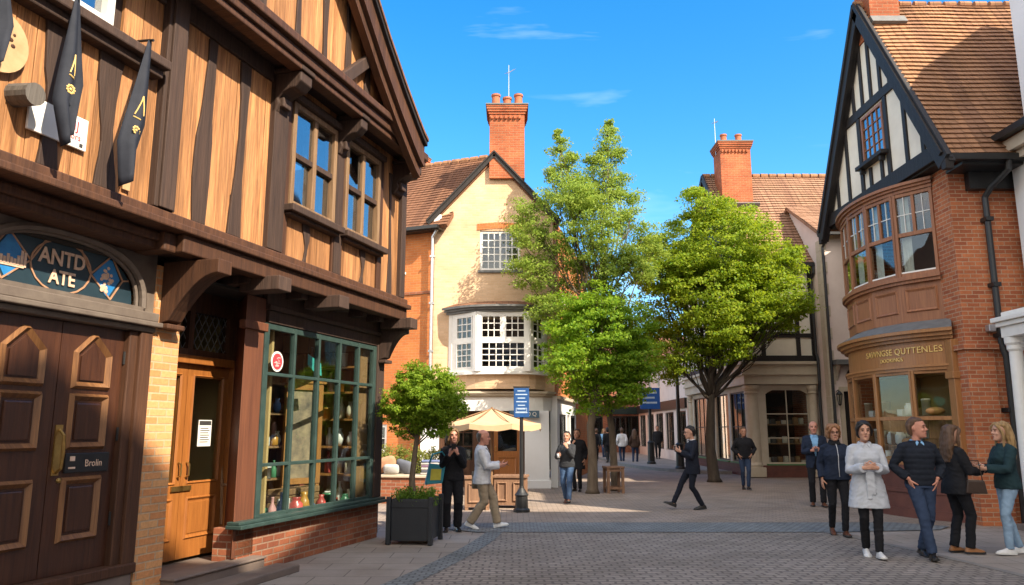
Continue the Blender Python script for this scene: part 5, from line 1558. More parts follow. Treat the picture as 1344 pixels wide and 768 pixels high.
# ================================================================== brick house with black and white gable on the right
RB = thing('gabled_brick_house', 'red brick house with black and white gable and curved wooden bay over a bronze shopfront', 'house', (8, 15.6, 0), R(-90))
m = MB()
m.wall(-2.1, 2.2, 0, 6.5, 0, .3, [(-2.0, 1.6, 4.45, 6.15), (-2.0, 1.85, .9, 2.7)])
m.box(1.9, 2.2, .302, 7, 0, 6.5); m.box(-2.1, -1.8, .302, 7, 0, 6.5)
m.build('wall', M['brick_right'], RB)
m = MB(); m.box(1.78, 2.30, -.08, .5, 0, .9); m.box(1.82, 2.26, -.04, .46, .9, 2.98); m.box(1.76, 2.32, -.10, .52, 2.985, 3.08); m.build('brick_pier', M['brick_right'], RB)
# gable infill
GA = (.15, 10.72); ge = [(-2.5, 6.5), (2.8, 6.5)]
def g_half(z):   # half width of gable infill at height z
    return 2.6 * (GA[1] - z) / (GA[1] - 6.42)
m = MB()
H0 = (-.34, .62, 7.28, 8.36)
def gx(z, s): return GA[0] + s * (g_half(z) - .02)
# infill as strips round the window opening
m.xz([(gx(6.5, -1), 6.5), (gx(6.5, 1), 6.5), (gx(H0[2], 1), H0[2]), (gx(H0[2], -1), H0[2])], -.25, -.05)
m.xz([(gx(H0[2], -1), H0[2]), (H0[0], H0[2]), (H0[0], H0[3]), (gx(H0[3], -1), H0[3])], -.25, -.05)
m.xz([(H0[1], H0[2]), (gx(H0[2], 1), H0[2]), (gx(H0[3], 1), H0[3]), (H0[1], H0[3])], -.25, -.05)
m.xz([(gx(H0[3], -1), H0[3]), (gx(H0[3], 1), H0[3]), (GA[0], GA[1] - .05)], -.25, -.05)
m.build('gable_render', M['render_white'], RB)
t = MB()
y0, y1 = -.29, -.248
t.xz([(-2.42, 6.42), (2.72, 6.42), (2.53, 6.72), (-2.23, 6.72)], -.33, -.04)
t.box(gx(8.55, -1) - .02, gx(8.55, 1) + .02, y0 - .006, y1, 8.42, 8.62)
for x in (-.48, .72):
    t.box(x - .07, x + .07, y0, y1, 6.722, 8.418)
for x in (-1.15, -1.75, 1.42, 2.0):
    t.box(x - .06, x + .06, y0, y1, 6.722, GA[1] - abs(x - GA[0]) / 2.6 * 4.3 - .15)
for x in (-.1, .40):
    t.box(x - .055, x + .055, y0, y1, 6.722, 7.16)
for x in (-.62, -.2, .2, .62, 1.0):
    t.box(x - .055, x + .055, y0, y1, 8.622, GA[1] - abs(x - GA[0]) / 2.6 * 4.3 - .15)
t.build('timber_frame', M['black_timber'], RB, bevel=.008)
w = gridwin(RB, H0[0], H0[1], H0[2], H0[3], -.27, 4, 4, M['bay_wood'], 'glass_sky', fw=.06, bw=.02, heavy=2, back='interior')
m = MB(); m.box(H0[0] - .12, H0[1] + .12, -.44, -.26, H0[2] - .09, H0[2] - .003); m.box(H0[0], H0[0] + .08, -.40, -.29, H0[2] - .2, H0[2] - .09); m.box(H0[1] - .08, H0[1], -.40, -.29, H0[2] - .2, H0[2] - .09); m.build('sill', M['black_timber'], w, bevel=.008)
m = MB()
for s in (-1, 1):
    for yy, wd, hh, dz in ((-.42, .07, .34, -.10), (-.33, .12, .22, -.16), (-.47, .05, .09, .04)):
        m.bar((GA[0] + s * 2.72, yy, 6.32 + dz), (GA[0], yy, 10.80 + dz), wd, hh, up=(-s * .86, 0, .5))
    m.box(GA[0] + s * 2.72 - .07, GA[0] + s * 2.72 + .07, -.45, -.30, 6.08, 6.30)
m.build('barge_board', M['black_timber'], RB, bevel=.01)
MB().box(-2.4, 2.7, -.25, 0, 6.38, 6.418).build('soffit', M['black_timber'], RB)
tile_roof(RB, (2.78, 7.2, 6.40), (2.78, -.44, 6.40), (-2.63, 0, 4.42), 36, M['tile_orange'], seg=.16, lift=.042, seed=8, jit=.004)
tile_roof(RB, (-2.48, -.44, 6.40), (-2.48, 7.2, 6.40), (2.63, 0, 4.42), 22, M['tile_orange'], seg=.3, lift=.04, seed=9)
ridge_tiles(RB, (.15, -.46, 10.84), (.15, 7.2, 10.84), M['tile_orange'], r=.075)
chimney(RB, -.15, .50, -.28, .36, 10.0, 11.7, M['brick_chimney'], ((.0, .04, .4), (.35, .04, .4)))
MB().prism([(.51, -.32, 10.30), (.51, .42, 10.30), (.62, .42, 10.12), (.62, -.32, 10.12)], (.06, 0, .04)).build('flashing', M['lead'], RB)
m = MB(); m.box(2.74, 2.88, -.34, 7.2, 6.27, 6.38); m.box(2.22, 2.74, -.04, 7.2, 6.22, 6.27); m.box(2.203, 2.35, .3, 7, 5.9, 6.218); m.build('gutter', M['black_paint'], RB)
m = MB(); m.tube([(2.80, .75, 6.28), (2.78, .75, 6.12), (2.45, .62, 5.9), (2.30, .58, 5.75), (2.30, .58, 3.05), (2.36, .60, 2.85), (2.36, .60, .0)], .055, 10)
for z in (5.3, 4.1, 3.2, 1.9, .7): m.box(2.20, 2.38, .51, .65, z, z + .07)
m.build('downpipe', M['black_paint'], RB, smooth=False)
MB().box(2.203, 2.33, .38, .50, 3.30, 3.42).build('alarm_box', M['alum'], RB, bevel=.01)
# first floor bay
P = [(-2.1, 0), (-1.45, -.40), (-.55, -.64), (.30, -.66), (1.05, -.46), (1.66, 0)]
b = MB()
for p, q in zip(P[:-1], P[1:]):
    L = (V(q) - V(p)).length; s0 = len(b.v); mxx = frame_mx(p, q)
    b.box(.001, .06, -.03, .06, 4.5, 6.16); b.box(L - .06, L - .001, -.03, .06, 4.5, 6.16)
    for z0, z1 in ((4.5, 4.57), (5.29, 5.37), (6.09, 6.16)): b.box(.06, L - .06, -.02, .05, z0, z1)
    b.box(L / 2 - .03, L / 2 + .03, -.015, .04, 5.37, 6.09)
    b.xf(mxx, s0)
bw2 = b.build('bay_window', M['bay_wood'], RB, bevel=.006)
for k, (p, q) in enumerate(zip(P[:-1], P[1:])):
    L = (V(q) - V(p)).length; mxx = frame_mx(p, q)
    g = MB(); g.box(.06, L - .06, .015, .019, 4.57, 5.29); g.box(.06, L - .06, .015, .019, 5.37, 6.09); g.xf(mxx).build('pane', M['glass'], bw2)
    fr_ = MB()
    fr_.box(.06, L / 2 - .03, .0, .03, 5.72, 5.735); fr_.box(L / 4 + .009, L / 4 + .021, .001, .031, 5.37, 6.09)
    fr_.xf(mxx).build('glazing_bar', M['white_paint'], bw2)
    fr_ = MB(); fr_.box(L / 2 + .03, L - .06, .0, .03, 5.72, 5.735); fr_.box(L * .75 - .021, L * .75 - .009, .001, .031, 5.37, 6.09)
    fr_.xf(mxx).build('glazing_bar', M['white_paint'], bw2)
    MB().box(.06, L - .06, -.01, .03, 4.571, 4.60).xf(mxx).build('sash_rail', M['white_paint'], bw2)
    cu = MB()
    pts = [(.07 + (L * .33 - .07) * i / 8, .12 + .02 * math.sin(i * 2.3 + k)) for i in range(9)]
    for u, v in zip(pts[:-1], pts[1:]): cu.quad((u[0], u[1], 4.55), (v[0], v[1], 4.55), (v[0], v[1], 6.1), (u[0], u[1], 6.1))
    cu.weld().xf(mxx).build('curtain', M['curtain'], bw2, smooth=True)
SP = smooth_poly(P, 2)
def off2(poly, d, cy=1.2):
    n = len(poly); c = V((-.2, cy)); out = []
    for p in poly:
        v = V((p[0], p[1])) - c
        out.append(tuple(c + v * (1 + d / v.length)))
    return out
m = MB(); slab(m, off2(SP, .05), 6.165, 6.23); slab(m, off2(SP, .10), 6.232, 6.28); slab(m, off2(SP, .15), 6.282, 6.34); m.build('bay_cornice', M['bay_wood'], RB)
m = MB(); slab(m, off2(SP, .13), 4.42, 4.495); slab(m, off2(SP, .08), 4.36, 4.418); m.build('bay_sill', M['bay_wood'], RB)
m = MB(); pmm = MB()
for p, q in zip(P[:-1], P[1:]):
    L = (V(q) - V(p)).length; mxx = frame_mx(p, q); s0 = len(m.v)
    m.box(0, L, 0, .06, 3.62, 4.358); m.xf(mxx, s0)
    s0 = len(pmm.v); moulding(pmm, rect(.08, L - .08, 3.80, 4.26), .06, -.001, -.03, -.004); pmm.xf(mxx, s0)
m.build('bay_apron', M['bay_wood'], RB); pmm.build('apron_moulding', M['bay_wood'], RB)
MB().box(-1.9, 1.7, 1.3, 1.35, 3.5, 6.4).build('room_wall', M['interior'], RB)
# shopfront bay
Q = [(-2.08, 0), (-1.55, -.46), (-.62, -.76), (.42, -.80), (1.28, -.52), (1.88, -.02)]
SQ = smooth_poly(Q, 2)
m = MB(); slab(m, off2(SQ, .22), 3.36, 3.42); slab(m, off2(SQ, .15), 3.29, 3.358); slab(m, off2(SQ, .08), 3.23, 3.288); m.build('shop_cornice', M['shop_bronze'], RB)
m = MB(); m.loft([[V((p[0], p[1], 3.422)) for p in off2(SQ, .22)], [V((p[0], p[1], 3.615)) for p in off2(SQ, -.12)]]); m.build('lead_roof', M['lead'], RB)
m = MB(); slab(m, off2(SQ, .0), 2.78, 3.228); fas = m.build('fascia', M['shop_bronze'], RB)
m = MB(); slab(m, off2(SQ, .06), 2.68, 2.778); slab(m, off2(SQ, .09), 2.74, 2.785); m.build('fascia_rail', M['shop_bronze'], RB)
b = MB(); g = MB()
for i, (p, q) in enumerate(zip(Q[:-1], Q[1:])):
    L = (V(q) - V(p)).length; s0 = len(b.v); mxx = frame_mx(p, q)
    b.box(.001, .05, -.03, .06, .95, 2.68); b.box(L - .05, L - .001, -.03, .06, .95, 2.68)
    for z0, z1 in ((.95, 1.02), (1.77, 1.84), (2.62, 2.68)): b.box(.05, L - .05, -.02, .05, z0, z1)
    b.xf(mxx, s0); s0 = len(g.v)
    g.box(.05, L - .05, .015, .019, 1.02, 1.77); g.box(.05, L - .05, .015, .019, 1.84, 2.62); g.xf(mxx, s0)
sf = b.build('shop_window', M['shop_bronze'], RB, bevel=.006); g.build('pane', M['glass_dark'], sf)
m = MB(); m.box(1.80, 2.0, -.14, .1, .95, 3.2); m.box(1.77, 2.03, -.17, .1, 2.5, 2.62); m.build('shop_pilaster', M['shop_bronze'], RB, bevel=.01)
m = MB(); slab(m, off2(SQ, .10), .88, .948); m.build('shop_sill', M['stall_red'], RB)
m = MB(); slab(m, off2(SQ, .0), .0, .878); m.build('stall_riser', M['stall_red'], RB)
m = MB(); slab(m, off2(SQ, .04), .0, .16); slab(m, off2(SQ, .025), .45, .52); m.build('plinth', M['stall_red'], RB)
MB().box(-2.0, 1.85, 1.25, 1.3, .3, 3.3).build('shop_back_wall', M['interior_warm'], RB)
MB().box(-2.0, 1.85, .0, 1.25, 2.75, 2.79).build('shop_ceiling', M['interior_warm'], RB)
for a_ in (-1.79, 1.84): MB().box(a_, a_ + .03, .31, 1.25, .3, 2.74).build('shop_side_wall', M['interior_warm'], RB)
# lettering bent round the fascia
AL = [0.0]
for a, c in zip(SQ[:-1], SQ[1:]): AL.append(AL[-1] + (V(c) - V(a)).length)
def on_arc(s, out):
    for i in range(len(SQ) - 1):
        if s <= AL[i + 1] or i == len(SQ) - 2:
            p = V(SQ[i]); q = V(SQ[i + 1]); d = (q - p).normalized()
            r = p + d * (s - AL[i]); n = V((d.y, -d.x))
            return r + n * out
for body, size, sc, zc in (('SAWNGSE QUTTENLES', .168, 3.30, 3.06), ('DOOKINGS', .105, 3.15, 2.91)):
    o = text('lettering', body, size, M['gold'], fas, (0, 0, 0), ext=.006, sx=.98, spacing=1.05)
    for v in o.data.vertices:
        p = on_arc(sc + v.co.x, .012 - v.co.y)
        v.co = V((p.x, p.y, zc + v.co.z))
MB().box(-1.5, 1.35, -.45, 1.2, .86, .93).build('window_bed', M['interior_warm'], RB)
def rpt(x, y, z): return V((8 + y, 15.6 - x, z))
rg = random.Random(77)
for k, (zz, nm) in enumerate(((1.27, 'lower'), (1.83, 'upper'))):
    s = thing('display_shelf', 'long wooden shelf in the bronze shopfront, %s of the two' % nm, 'shelf', rpt(-.1, -.18, zz), R(-90))
    MB().box(-1.35, 1.55, -.16, .16, 0, .03).build('board', M['pine'], s)
    mb = MB()
    for x in (-1.3, 0, 1.45): mb.box(x - .02, x + .02, -.14, .16, -.33 if k == 0 else -.53, -.001)
    mb.build('support', M['pine'], s)
bread = plain('golden baked crust', (.48, .26, .09), (.32, .15, .05), 14, .6, .3, 30)
shops = []
for k, zz in enumerate((.932, 1.302, 1.862)):
    x = -1.35
    while x < 1.45:
        kind = rg.choice(('basket', 'jar', 'cake_box', 'loaf', 'jar', 'canister'))
        if kind == 'jar': o = MB().lathe([(.05, 0), (.075, .03), (.075, .15), (.05, .18), (.055, .20)], 12).build('jar', cm(rg.choice(('white', 'cream', 'amber'))), None, smooth=True)
        elif kind == 'canister': o = MB().lathe([(.06, 0), (.06, .22), (.065, .22), (.065, .25)], 12).build('canister', cm(rg.choice(('white', 'cream', 'brown'))), None, smooth=True)
        elif kind == 'loaf': o = MB().ell((0, 0, .06), (.14, .08, .06), 12, 8).build('loaf', bread, None, smooth=True)
        elif kind == 'cake_box': o = MB().box(-.10, .10, -.08, .08, 0, .11).build('cake_box', plain('matt white card', cols['white'], None, 9, .8, .2), None, bevel=.01)
        else: o = MB().lathe([(.10, 0), (.13, .10), (.14, .11), (.12, .10), (.09, .02)], 14).build('basket', M['pine'], None)
        o.location = rpt(x, (-.18 if k else -.30) + rg.uniform(-.05, .05), zz)
        o.scale = (1.3, 1.3, 1.25)
        tag(o, '%s among the goods displayed on the %s of the bronze shopfront window' % (kind.replace('_', ' '), ('floor', 'lower shelf', 'upper shelf')[k]), kind.replace('_', ' '), 'goods displayed in the bronze shopfront')
        x += rg.uniform(.26, .36)

# ================================================================== white house at the right edge
WH = thing('white_house', 'white rendered house with a columned porch at the right edge', 'house', (9.05, 11.2, 0), R(-90))
m = MB().wall(-1.98, 4.2, 0, 6.6, 0, .3, [(-1.0, .1, 0, 2.3), (1.4, 3.2, .9, 2.6), (-.9, .3, 3.9, 5.6), (1.6, 3.0, 3.9, 5.6)]); m.box(-1.98, -1.7, .302, 6, 0, 6.6); m.box(3.9, 4.2, .302, 6, 0, 6.6); m.build('wall', M['white_wall'], WH)
m = MB(); m.wall(-1.90, 1.9, 6.5, 9.9, .28, .55); m.box(-1.90, -1.65, .552, 5.6, 6.5, 9.9); m.box(1.65, 1.9, .552, 5.6, 6.5, 9.9)
m.prism([(-1.90, .28, 9.902), (-1.90, 5.6, 9.902), (-1.90, 2.95, 12.2)], (.25, 0, 0)); m.prism([(1.65, .28, 9.902), (1.65, 5.6, 9.902), (1.65, 2.95, 12.2)], (.25, 0, 0))
m.build('upper_wall', M['white_wall'], WH)
tile_roof(WH, (-1.98, .16, 9.85), (1.98, .16, 9.85), (0, 2.79, 2.45), 14, M['tile_brown'], seg=.4, seed=12)
tile_roof(WH, (1.98, 5.7, 9.85), (-1.98, 5.7, 9.85), (0, -2.75, 2.45), 10, M['tile_brown'], seg=.4, seed=13)
tile_roof(WH, (-2.0, -.30, 6.75), (4.3, -.30, 6.75), (0, .56, .42), 4, M['tile_brown'], seg=.4, seed=14, name='lower_roof')
m = MB(); m.box(-2.02, 4.3, -.42, -.28, 6.68, 6.80); m.build('gutter', M['black_paint'], WH)
m = MB(); m.box(-2.0, 4.25, -.27, -.001, 6.45, 6.66); m.box(-2.0, 4.25, -.16, -.001, 6.30, 6.448); m.build('cornice', M['stone'], WH)
for a, b, c, d in ((-.9, .3, 3.9, 5.6), (1.6, 3.0, 3.9, 5.6), (1.4, 3.2, .9, 2.6)): gridwin(WH, a, b, c, d, .06, 3, 4, M['white_paint'], sill=M['stone'], back='interior')
m = MB().box(-1.0, .1, .06, .12, 0, 2.3); m.build('door', M['black_timber'], WH)
po = MB(); po.box(-1.58, .7, -.80, -.001, 3.12, 3.30); po.box(-1.63, .75, -.85, -.001, 3.302, 3.38); po.box(-1.68, .80, -.90, -.001, 3.382, 3.46); po.box(-1.56, .68, -.78, -.001, 3.462, 3.55)
por = po.build('portico', M['white_paint'], WH, bevel=.01)
for x in (-1.46, .52):
    MB().lathe([(.16, 0), (.16, .10), (.135, .14), (.12, .20), (.12, 1.2), (.10, 2.88), (.125, 2.92), (.125, 2.98), (.15, 3.02), (.15, 3.119)], 20, (x, -.66, 0)).build('column', M['white_paint'], por, smooth=False)
MB().box(-1.65, .8, -.88, -.001, 0, .10).build('porch_step', M['step_stone'], WH)

# ================================================================== pale pink rendered house
PH = thing('pale_rendered_house', 'narrow pale pink rendered house with dark doorway beyond the brick gable', 'house', (10.58, 25.5, 0))
m = MB().wall(0, 4.0, 0, 8.3, 0, .3, [(.42, 1.12, .0, 2.85), (1.9, 2.9, .9, 2.5), (1.6, 2.6, 4.9, 6.5)]); m.box(0, .3, .302, 5, 0, 8.3); m.box(3.7, 4.0, .302, 5, 0, 8.3); m.build('wall', M['render_pink'], PH)
m = MB()
for k in range(20): m.box(-.03, .20 if k % 2 else .13, -.03, .3, .42 + k * .38, .42 + k * .38 + .37)
m.build('quoin', M['stone'], PH)
gridwin(PH, 1.9, 2.9, .9, 2.5, .06, 3, 3, M['white_paint'], sill=M['stone'], back='interior'); gridwin(PH, 1.6, 2.6, 4.9, 6.5, .06, 3, 4, M['white_paint'], sill=M['stone'], back='interior')
d = MB().box(.42, 1.12, .10, .16, 0, 2.85).build('door', M['black_timber'], PH)
m = MB(); m.wall(.28, 1.26, .0, 3.0, -.05, .05, [(.42, 1.12, .0, 2.85)]); m.build('door_frame', M['stone'], PH)
m = MB(); m.box(.1, 1.42, -.42, -.001, 3.72, 3.80); m.box(.14, 1.38, -.36, -.001, 3.802, 3.88)
m.build('door_hood', M['lead'], PH)
for x in (.18, 1.24): MB().prism([(x, -.001, 3.2), (x, -.001, 3.718), (x, -.30, 3.718), (x, -.12, 3.45)], (.10, 0, 0)).build('hood_bracket', M['stone'], PH)
tile_roof(PH, (-.15, -.3, 8.25), (4.2, -.3, 8.25), (0, 2.8, 1.7), 16, M['tile_pink'], seg=.25, seed=21)
tile_roof(PH, (4.2, 5.3, 8.25), (-.15, 5.3, 8.25), (0, -2.8, 1.7), 8, M['tile_pink'], seg=.5, seed=22)
m = MB(); m.box(-.2, 4.2, -.42, -.29, 8.13, 8.25); m.tube([(.10, -.36, 8.15), (.10, -.36, 8.0), (.06, -.09, 7.75), (.06, -.09, .05)], .05, 8); m.build('gutter', M['black_paint'], PH)
for s in (0, 4.0 - .3): MB().prism([(s + .02, .002, 8.302), (s + .02, 5, 8.302), (s + .02, 2.5, 9.8)], (.26, 0, 0)).build('gable', M['render_pink'], PH)
lan = thing('wall_lantern', 'black iron wall lantern on the pale pink house beside its doorway', 'lantern', (10.58 + .20, 25.5 - .05, 2.75))
MB().tube([(0, .05, .1), (0, -.1, .14), (0, -.16, .05)], .014, 6).build('bracket', M['black_paint'], lan)
m = MB()
for a in range(6):
    c, s = math.cos(a * math.pi / 3), math.sin(a * math.pi / 3)
    m.tube([(.05 * c, -.16 + .05 * s, -.32), (.095 * c, -.16 + .095 * s, -.02)], .009, 4)
m.lathe([(.10, -.02), (.11, 0), (.05, .08), (.012, .12)], 12, (0, -.16, 0)); m.lathe([(.015, -.38), (.055, -.34), (.055, -.32)], 12, (0, -.16, 0))
m.build('cage', M['black_paint'], lan)
MB().lathe([(.042, -.315), (.085, -.03)], 12, (0, -.16, 0)).build('glass', M['glass'], lan)
wr = thing('hanging_disc', 'dark round disc sign on the pale house wall right of the doorway hood', 'sign', (10.58 + .86, 25.5 - .06, 3.32))
MB().tube([(0, 0, 0), (0, -.06, 0)], [.33, .33], 28).build('disc', M['black_paint'], wr)
m = MB()
for a in range(28):
    t0 = a * 2 * math.pi / 28; t1 = (a + 1) * 2 * math.pi / 28
    m.bar((.27 * math.cos(t0), -.065, .27 * math.sin(t0)), (.27 * math.cos(t1), -.065, .27 * math.sin(t1)), .012, .03, up=(math.cos(t0), 0, math.sin(t0)))
m.build('ring', M['lead'], wr)

# ================================================================== timbered corner shop at the back
TS = thing('timbered_corner_shop', 'black and white timbered corner shop with pale stone columns behind the spreading tree', 'shop', (8.12, 26.5, 0))
left = frame_mx((0, 9), (0, 0))          # left front: u runs from the back (0) to the corner (9)
FR_H = [(.62, 2.15, .45, 3.0)]
MB().wall(.0, 2.44, .4, 3.12, .1, .3, FR_H).build('shop_wall', M['stone'], TS)
MB().wall(.3, 8.7, .4, 3.12, .1, .3, [(.7, 3.0, .45, 2.95), (3.2, 4.2, .41, 2.95), (4.5, 6.2, .45, 2.95), (6.5, 8.3, .45, 2.95)]).xf(left).build('side_shop_wall', M['stone'], TS)
m = MB(); m.box(-.02, 2.44, -.02, .3, 0, .22); m.box(.02, 2.44, .02, .3, .222, .40); s0 = len(m.v); m.box(0, 8.68, .002, .3, 0, .22); m.box(0, 8.7, .04, .3, .222, .399); m.xf(left, s0)
m.build('stall_riser', M['stall_red'], TS)
green = plain('green painted sill', (.10, .22, .09), (.07, .16, .06), 8, .5, .1)
for a, b in ((.62, 2.15),):
    w = gridwin(TS, a, b, .45, 3.0, .16, 2, 3, M['stone'], 'glass_dark', fw=.05, bw=.03, name='shop_window')
    MB().box(a - .05, b + .05, .0, .14, .402, .448).build('sill', green, w)
    aa = MB()
    for i in range(12):
        x0_ = a + (b - a) * i / 12; x1_ = a + (b - a) * (i + 1) / 12
        f = lambda x: 3.0 - .22 * (abs((x - (a + b) / 2) / ((b - a) / 2)) ** 3)
        aa.xz([(x0_, f(x0_)), (x1_, f(x1_)), (x1_, 3.002), (x0_, 3.002)], .12, .15)
    aa.build('arch_head', M['stone'], w)
for a, b, n in ((.7, 3.0, 3), (4.5, 6.2, 2), (6.5, 8.3, 3)):
    w = gridwin(TS, a, b, .45, 2.95, .16, n, 2, M['black_paint'], 'glass_dark', fw=.05, bw=.04, mx=left, name='shop_window')
    MB().box(a, b, .0, .14, .402, .448).xf(left).build('sill', green, w)
MB().box(3.2, 4.2, .2, .26, .1, 2.95).xf(left).build('door', M['black_timber'], TS)
def column(parent, x, y, r=.24, z0=.22, z1=3.1):
    MB().box(x - r * 1.25, x + r * 1.25, y - r * 1.25, y + r * 1.25, z0 - .2, z0 + .12).build('column_base', M['stone'], parent, bevel=.02)
    MB().lathe([(r * 1.15, z0 + .12), (r * 1.2, z0 + .2), (r, z0 + .28), (r, z0 + .9), (r * .86, z1 - .3), (r * 1.05, z1 - .26), (r * .95, z1 - .2), (r * 1.2, z1 - .1), (r * 1.2, z1)], 20, (x, y, 0)).build('column', M['stone'], parent)
column(TS, .18, .16); column(TS, 2.26, .05, .16); column(TS, .14, 8.75, .2); column(TS, .12, 4.6, .12)
m = MB(); m.box(-.12, 2.44, -.12, .3, 3.14, 3.46); m.box(-.2, 2.44, -.2, .3, 3.462, 3.55); m.box(-.14, 2.44, -.14, .3, 3.552, 3.82); m.box(-.24, 2.44, -.24, .3, 3.822, 3.92)
m.box(-.12, .3, .302, 9.0, 3.14, 3.46); m.box(-.2, .3, .302, 9.0, 3.462, 3.55); m.box(-.14, .3, .302, 9.0, 3.552, 3.82); m.box(-.24, .3, .302, 9.0, 3.822, 3.92)
m.build('entablature', M['stone'], TS)
UW = [(.72, 1.78, 4.95, 6.15)]
MB().wall(-.05, 2.44, 3.93, 7.4, -.08, .2, UW).build('upper_wall', M['render_white'], TS)
MB().wall(.0, 8.79, 3.93, 7.4, -.05, .2, [(2, 3.2, 4.95, 6.15), (5.6, 6.8, 4.95, 6.15)]).xf(left).build('upper_side_wall', M['render_white'], TS)
t = MB()
t.box(-.14, 2.44, -.2, -.08, 3.93, 4.12); t.box(-.10, 4.6, -.125, -.08, 5.85, 6.0) if False else None
t.box(-.12, .06, -.13, -.078, 4.122, 7.4)
for x in (.62, 1.84, 2.37): t.box(x - .07, x + .07, -.125, -.078, 4.122, 7.38)
for x0, x1 in ((.06, .55), (.69, 1.77), (1.91, 2.30)): t.box(x0, x1, -.123, -.078, 4.76, 4.9)
s0 = len(t.v)
t.box(0, 8.8, -.17, -.05, 3.931, 4.12)
for x in (.3, 1.0, 1.9, 3.3, 4.1, 4.8, 5.5, 6.9, 7.6, 8.2, 8.8): t.box(x - .07, x + .07, -.1, -.048, 4.122, 7.38)
t.box(0, 8.7, -.095, -.048, 6.3, 6.45)
t.xf(left, s0)
t.build('timber_frame', M['black_timber'], TS)
for h in UW: gridwin(TS, *h, -.04, 4, 4, M['white_paint'], sill=M['black_timber'], back='interior', heavy=2)
for a, b in ((2, 3.2), (5.6, 6.8)): gridwin(TS, a, b, 4.95, 6.15, -.02, 4, 4, M['white_paint'], mx=left, sill=M['black_timber'], back='interior')
MB().box(.4, 2.2, 1.8, 1.85, .3, 7.3).build('interior_wall', M['interior'], TS)
MB().box(1.6, 1.65, 1.9, 8.5, .3, 7.3).build('interior_side_wall', M['interior'], TS)
MB().box(2.24, 2.44, .31, 9, 0, 7.4).build('end_wall', M['brick_red'], TS)
tile_roof(TS, (-.25, -.4, 7.35), (5.2, -.4, 7.35), (0, 4.0, 4.5), 34, M['tile_pink'], seg=.22, lift=.045, seed=31)
tile_roof(TS, (5.2, 9.2, 7.35), (-.25, 9.2, 7.35), (0, -5.6, 4.5), 14, M['tile_pink'], seg=.5, seed=32)
ridge_tiles(TS, (-.25, 3.6, 11.88), (5.2, 3.6, 11.88), M['tile_orange'])
MB().prism([(-.04, -.1, 7.402), (-.04, 8.9, 7.402), (-.04, 3.6, 11.75)], (.2, 0, 0)).build('gable', M['black_timber'], TS)
m = MB(); m.bar((-.28, -.45, 7.3), (-.28, 3.6, 11.85), .06, .26, up=(0, -.7, .7)); m.bar((-.28, 9.25, 7.3), (-.28, 3.6, 11.85), .06, .26, up=(0, .7, .7)); m.build('barge_board', M['black_timber'], TS)
m = MB(); m.box(-.3, 2.44, -.52, -.40, 7.22, 7.34); m.tube([(2.40, -.46, 7.25), (2.40, -.45, 7.0), (2.37, -.26, 6.8), (2.37, -.26, 4.2), (2.40, -.30, 3.95), (2.40, -.30, 3.2), (2.40, -.24, 2.9), (2.40, -.24, .05)], .05, 8); m.build('gutter', M['black_paint'], TS)
chimney(TS, .15, 1.35, 2.3, 3.3, 9.6, 12.6, M['brick_chimney'], ((.45, 2.8, .45), (1.05, 2.8, .45)), aerial=(.12, 2.8, 1.15))
MB().bar((.05, 2.05, 10.15), (1.5, 2.05, 10.15), .05, .3, up=(0, -.7, .7)).build('flashing', M['lead'], TS)
# goods behind the corner shop glass
rg = random.Random(5)
for a, z in ((.4, .42), (.4, 1.1), (.4, 1.75)):
    s = thing('display_shelf', 'dark shelf behind the glass between the stone columns, %s of three' % {.42: 'lowest', 1.1: 'middle', 1.75: 'topmost'}[z], 'shelf', (8.12 + 1.4, 26.5 + .6, z))
    MB().box(-.74, .74, -.14, .14, 0, .04).build('board', M['pine'], s)
    for k in range(7):
        o = MB().box(-.07, .07, -.07, .07, 0, .1 + .14 * rg.random()).build('box', plain(('matt cream card', 'matt dark card', 'matt brown card')[k % 3], ((.6, .55, .45), (.1, .09, .08), (.3, .17, .08))[k % 3], None, 9, .8, .2), None, bevel=.01)
        o.location = (8.12 + .80 + .2 * k, 26.5 + .58, z + .042)
        tag(o, 'small box on the %s shelf behind the stone columned shop window' % {.42: 'lowest', 1.1: 'middle', 1.75: 'topmost'}[z], 'box', 'boxes on shelves of the columned shop')

